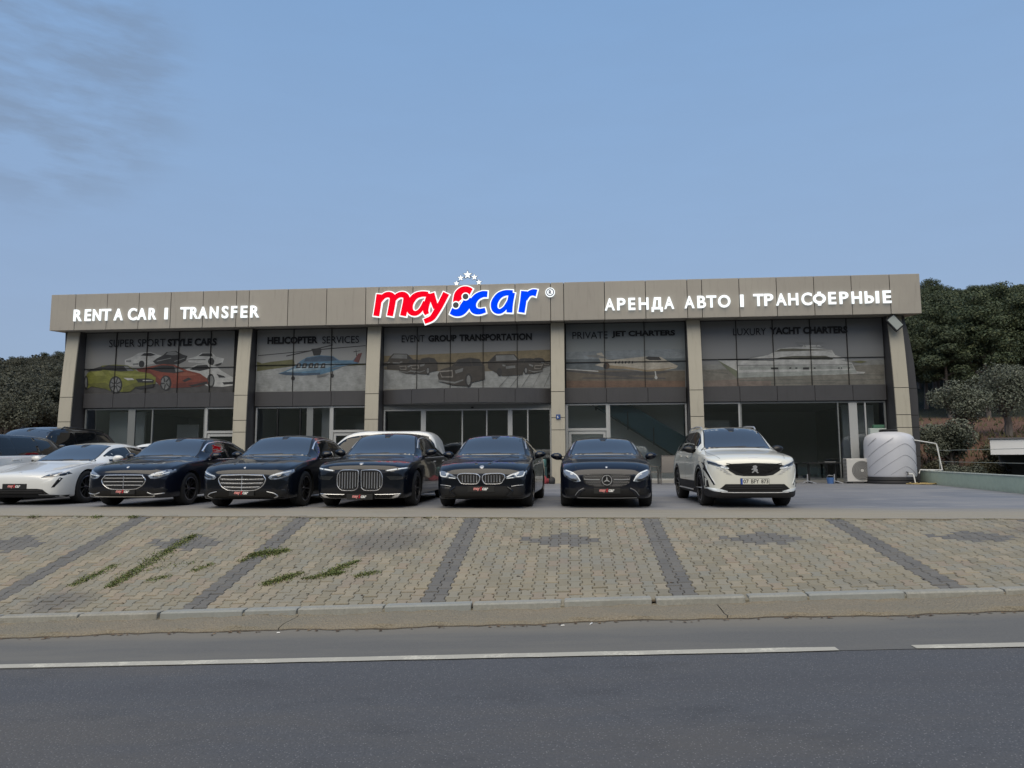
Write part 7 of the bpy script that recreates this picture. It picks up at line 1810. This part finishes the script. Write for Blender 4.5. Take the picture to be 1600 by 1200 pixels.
# ------------------------------------------------------------------ vegetation
def leaf_mat(name, cols, rough=.7):
    m = mat(name, cols[0], rough); k = N(m)
    c = k.ramp(k.island_random(), [(i/(len(cols)-1), c) for i, c in enumerate(cols)])
    c = k.mix(k.math('MULTIPLY', k.obj_random(), .55), c, tuple(x*.5 for x in cols[len(cols)//2]))
    k.color(c); return m
LM = {'pine': leaf_mat('pine_needles', [(.018, .032, .014), (.034, .054, .023), (.052, .074, .032), (.082, .096, .040)]),
      'oak': leaf_mat('scrub_leaves', [(.040, .046, .028), (.058, .063, .040), (.074, .078, .052), (.064, .064, .044)]),
      'olive': leaf_mat('olive_leaves', [(.050, .064, .040), (.090, .106, .072), (.13, .145, .108), (.18, .19, .15)]),
      'bush': leaf_mat('bush_leaves', [(.030, .038, .018), (.055, .06, .028), (.085, .08, .038), (.075, .06, .035)])}
bark = mat('bark', (.10, .085, .075), .95); k = N(bark); k.color(k.ramp(k.noise(6, 6, .7, stretch=(1, 1, .3)), [(.3, (.06, .05, .045)), (.7, (.17, .15, .135))]))
def crown_geo(r, lobes, n, size, flat=.6):
    """leaf clumps scattered through lobes: (cx, cy, cz, rx, ry, rz)"""
    v, f = [], []
    tot = sum(l[3]*l[4]*l[5] for l in lobes)
    for l in lobes:
        for _ in range(max(4, int(n*l[3]*l[4]*l[5]/tot))):
            while True:
                p = Vector((r.uniform(-1, 1), r.uniform(-1, 1), r.uniform(-1, 1)))
                if .25 < p.length < 1: break
            p = p*(.55+.45*p.length) if p.length < .7 else p
            c = Vector((l[0]+p.x*l[3], l[1]+p.y*l[4], l[2]+p.z*l[5]))
            nrm_ = (p.normalized()+Vector((r.gauss(0, .5), r.gauss(0, .5), r.gauss(.4, .5)))).normalized()
            a = nrm_.orthogonal().normalized(); a = (Matrix.Rotation(r.uniform(0, 6.28), 3, nrm_) @ a); b = nrm_.cross(a)
            s_ = size*r.uniform(.55, 1.25); base = len(v); h = nrm_*s_*.25
            v += [tuple(c-a*s_*.5), tuple(c+b*s_*.36*flat-h*.2), tuple(c+a*s_*.5), tuple(c-b*s_*.42*flat+h)]
            f.append((base, base+1, base+2, base+3))
    return v, f
def trunk_mb(pts, rs, limbs, r):
    mb = MB().tube(pts, rs, 8)
    return mb
def make_tree(name, kind, H, seed, leaves, size):
    """one mesh: trunk, limbs and crown"""
    r = random.Random(seed); mb = MB(); lobes = []
    if kind == 'pine':
        tx, ty = r.uniform(-.06, .06)*H, r.uniform(-.06, .06)*H
        mb.tube([(0, 0, -.6), (tx*.3, ty*.3, H*.3), (tx*.8, ty*.8, H*.65), (tx, ty, H*.93)], [.024*H, .018*H, .012*H, .004*H], 7)
        for q in range(13):
            z = H*(.42+.54*q/12); a = q*2.4+r.uniform(-.4, .4); L = H*(.21-.12*max(0, (q/12-.35))**1.1)*r.uniform(.8, 1.15)
            x, y = tx*z/H+L*cos(a), ty*z/H+L*sin(a)
            mb.tube([(tx*z/H, ty*z/H, z-.04*H), (x*.6, y*.6, z), (x, y, z+.01*H)], [.007*H, .005*H, .002*H], 5)
            rr = H*r.uniform(.085, .13); lobes.append((x*.8, y*.8, z+.01*H, rr*1.2, rr*1.2, rr*.62))
        lobes.append((tx, ty, H*.95, H*.10, H*.10, H*.09)); lobes.append((tx*.8, ty*.8, H*.75, H*.14, H*.14, H*.16))
    else:
        mb.tube([(0, 0, -.5), (.03*H, .02*H, H*.18), (.0, .05*H, H*.42)], [.05*H, .04*H, .025*H], 7)
        for q in range(9):
            a = q*2.4+r.uniform(-.5, .5); rad = H*r.uniform(.12, .34); z = H*r.uniform(.38, .82)
            x, y = rad*cos(a), rad*sin(a)
            mb.tube([(0, .03*H, H*.25), (x*.5, y*.5, z*.75), (x*.9, y*.9, z)], [.02*H, .014*H, .006*H], 5)
            rr = H*r.uniform(.16, .24); lobes.append((x, y, z, rr, rr, rr*.85))
        lobes.append((0, 0, H*.62, H*.26, H*.26, H*.26))
    nt = len(mb.f)
    v, f = crown_geo(r, lobes, leaves, size)
    b = len(mb.v); V_ = mb.v+v; F_ = [tuple(x) for x in mb.f]+[tuple(b+i for i in q) for q in f]
    return (mb, v, f)
def tree_mesh(name, kind, H, seed, leaves, size, lm_):
    mb, v, f = make_tree(name, kind, H, seed, leaves, size)
    me = bpy.data.meshes.new(name); b = len(mb.v)
    me.from_pydata(mb.v+v, [], [tuple(x) for x in mb.f]+[tuple(b+i for i in q) for q in f])
    me.materials.append(bark); me.materials.append(lm_)
    me.polygons.foreach_set('material_index', [0]*len(mb.f)+[1]*len(f)); me.update()
    return me
def tree_thing(name, label, cat, kind, loc, H, seed, leaves, size, lm_, group=None):
    t = thing(name, label, cat, loc, 0, group)
    mb, v, f = make_tree(name, kind, H, seed, leaves, size)
    mb.build('trunk', bark, t, True)
    stuff(mesh_obj('crown', v, f, lm_, t))
    return t
def th(u, y): return terrain_h(u, y)

# two pines at the edge of the wood with bare pale trunks
pines = [(29.0, 57.2, 7.2, 'slim pine with pale bare trunk at edge of the wood nearest the building'), (32.0, 57.6, 8.4, 'tall pine with straight bare trunk at edge of the wood behind the olive trees')]
for i, (u, y, H, lab) in enumerate(pines): tree_thing('pine_tree', lab, 'tree', 'pine', (u, y, th(u, y)-.1), H, 40+i, 12000, .22, LM['pine'], 'pines of the wood on the right')
PMESH = [tree_mesh('pine_tree', 'pine', 8.0, 60+i, 8500, .20, LM['pine']) for i in range(5)]
OMESH = [tree_mesh('scrub_tree', 'oak', 4.2, 80+i, 3600, .20, LM['oak']) for i in range(5)]
LOW = [make_tree('scrub_tree', 'oak', 4.2, 180+i, 420, .6) for i in range(4)]
r_ = random.Random(33)
def scatter(n, area, meshes, name, label, group, smin, smax, mind):
    pts = []; tries = 0
    while len(pts) < n and tries < n*60:
        tries += 1; p = area(r_)
        if p is None: continue
        if all((p[0]-q[0])**2+(p[1]-q[1])**2 > mind*mind for q in pts[-160:]): pts.append(p)
    for u, y in pts:
        o = bpy.data.objects.new(name, r_.choice(meshes)); link(o)
        s_ = r_.uniform(smin, smax); o.location = (u, y, th(u, y)-.15); o.rotation_euler = (0, 0, r_.uniform(0, 6.28)); o.scale = (s_, s_, s_*r_.uniform(.9, 1.12))
        tag(o, label, 'tree', group)
def right_area(r):
    d = 58+abs(r.random()**1.25)*125; px = r.uniform(1405, 1640)
    u0 = (px-800)/1109*d; return (u0*cos(radians(4.84))-d*sin(radians(4.84)), u0*sin(radians(4.84))+d*cos(radians(4.84)))
def left_area(r):
    d = 58+(r.random()**.8)*165; px = r.uniform(-15, 112)
    u0 = (px-800)/1109*d; return (u0*cos(radians(4.84))-d*sin(radians(4.84)), u0*sin(radians(4.84))+d*cos(radians(4.84)))
scatter(285, right_area, PMESH, 'pine_tree', 'dark green pine in the dense wood on the slope right of building', 'pines of the wood on the right', .75, 1.15, 2.3)
scatter(285, left_area, OMESH, 'scrub_tree', 'rounded grey green tree on the hillside left of building', 'trees on the hillside at left', .75, 1.25, 1.9)
def mass(n, area, low, m, name, smin, smax):
    """the rest of the wood, beyond the trees one can count: one mass"""
    v, f = [], []
    for _ in range(n):
        u, y = area(r_); mb_, cv, cf_ = r_.choice(low); s_ = r_.uniform(smin, smax); a = r_.uniform(0, 6.28); z = th(u, y)-.2; b = len(v)
        ca, sa = cos(a)*s_, sin(a)*s_
        v += [(u+x*ca-w_*sa, y+x*sa+w_*ca, z+q*s_) for x, w_, q in cv]; f += [tuple(b+i for i in t_) for t_ in cf_]
    return stuff(mesh_obj(name, v, f, m))
def left_wide(r):
    d = 60+(r.random()**.7)*200; px = r.uniform(-160, 200)
    u0 = (px-800)/1109*d; return (u0*cos(radians(4.84))-d*sin(radians(4.84)), u0*sin(radians(4.84))+d*cos(radians(4.84)))
def right_wide(r):
    d = 75+(r.random()**.8)*140; px = r.uniform(1340, 1760)
    u0 = (px-800)/1109*d; return (u0*cos(radians(4.84))-d*sin(radians(4.84)), u0*sin(radians(4.84))+d*cos(radians(4.84)))
mass(700, left_wide, LOW, LM['oak'], 'woodland', .75, 1.3)
mass(420, right_wide, [make_tree('pine_tree', 'pine', 8.0, 190+i, 700, .62) for i in range(4)], LM['pine'], 'woodland', .7, 1.05)
for px, H in ((12, 8), (28, 7), (62, 8.5), (88, 8), (50, 6)):
    d = 205; u0 = (px-800)/1109*d; u, y = u0*cos(radians(4.84))-d*sin(radians(4.84)), u0*sin(radians(4.84))+d*cos(radians(4.84))
    o = bpy.data.objects.new('pine_tree', PMESH[int(px) % 5]); link(o); o.location = (u, y, th(u, y)-.2); o.scale = (H/8*.8,)*3
    tag(o, 'dark pine standing out on the skyline at left', 'tree', 'pines on the left skyline')
# olive trees and bushes beyond the green wall
for i, (u, y, H, lab) in enumerate([(23.3, 40.3, 4.6, 'large round olive tree behind the white house'), (20.2, 38.6, 3.4, 'grey green olive tree in front of the tall pine'), (17.3, 34.4, 2.7, 'dark bushy olive tree between building and white house'), (27.2, 41.5, 4.2, 'olive tree at right edge behind the white house')]):
    tree_thing('olive_tree', lab, 'tree', 'olive', (u, y, th(u, y)-.1), H, 90+i, 9000, .13, LM['olive'], 'olive trees beyond the wall')
for i, (u, y, H, lab, m_) in enumerate([(15.2, 32.0, 1.8, 'low green bush right beside the water tank', 'bush'), (16.2, 31.0, 1.9, 'grey green bush below the dark olive tree', 'olive'), (18.1, 33.0, 1.7, 'yellowish bush left of the white house', 'bush'), (14.3, 34.0, 1.9, 'dark bush behind the corner of building', 'olive'), (19.6, 35.0, 1.6, 'pale bush close to the white house wall', 'bush')]):
    tree_thing('bush', lab, 'bush', 'olive', (u, y, th(u, y)-.45), H, 120+i, 4000, .10, LM[m_], 'bushes beyond the wall')
# tufts of dry grass on the terrace
v, f = [], []
r_ = random.Random(77)
for i in range(9000):
    u = r_.uniform(12.9, 34); y = r_.uniform(27.5, 57)
    if r_.random() < sstep(38, 44, y)*.85: continue
    z = th(u, y); h = r_.uniform(.08, .35); a = r_.uniform(0, 6.28); w_ = r_.uniform(.03, .09); b = len(v)
    v += [(u-w_*cos(a), y-w_*sin(a), z-.03), (u+w_*cos(a), y+w_*sin(a), z-.03), (u+r_.gauss(0, .1), y+r_.gauss(0, .1), z+h)]; f.append((b, b+1, b+2))
gmt = mat('dry_grass', (.10, .09, .05), .9); k = N(gmt); k.color(k.ramp(k.island_random(), [(0, (.045, .05, .022)), (.5, (.09, .085, .04)), (1, (.17, .14, .08))]))
stuff(mesh_obj('dry_grass', v, f, gmt))
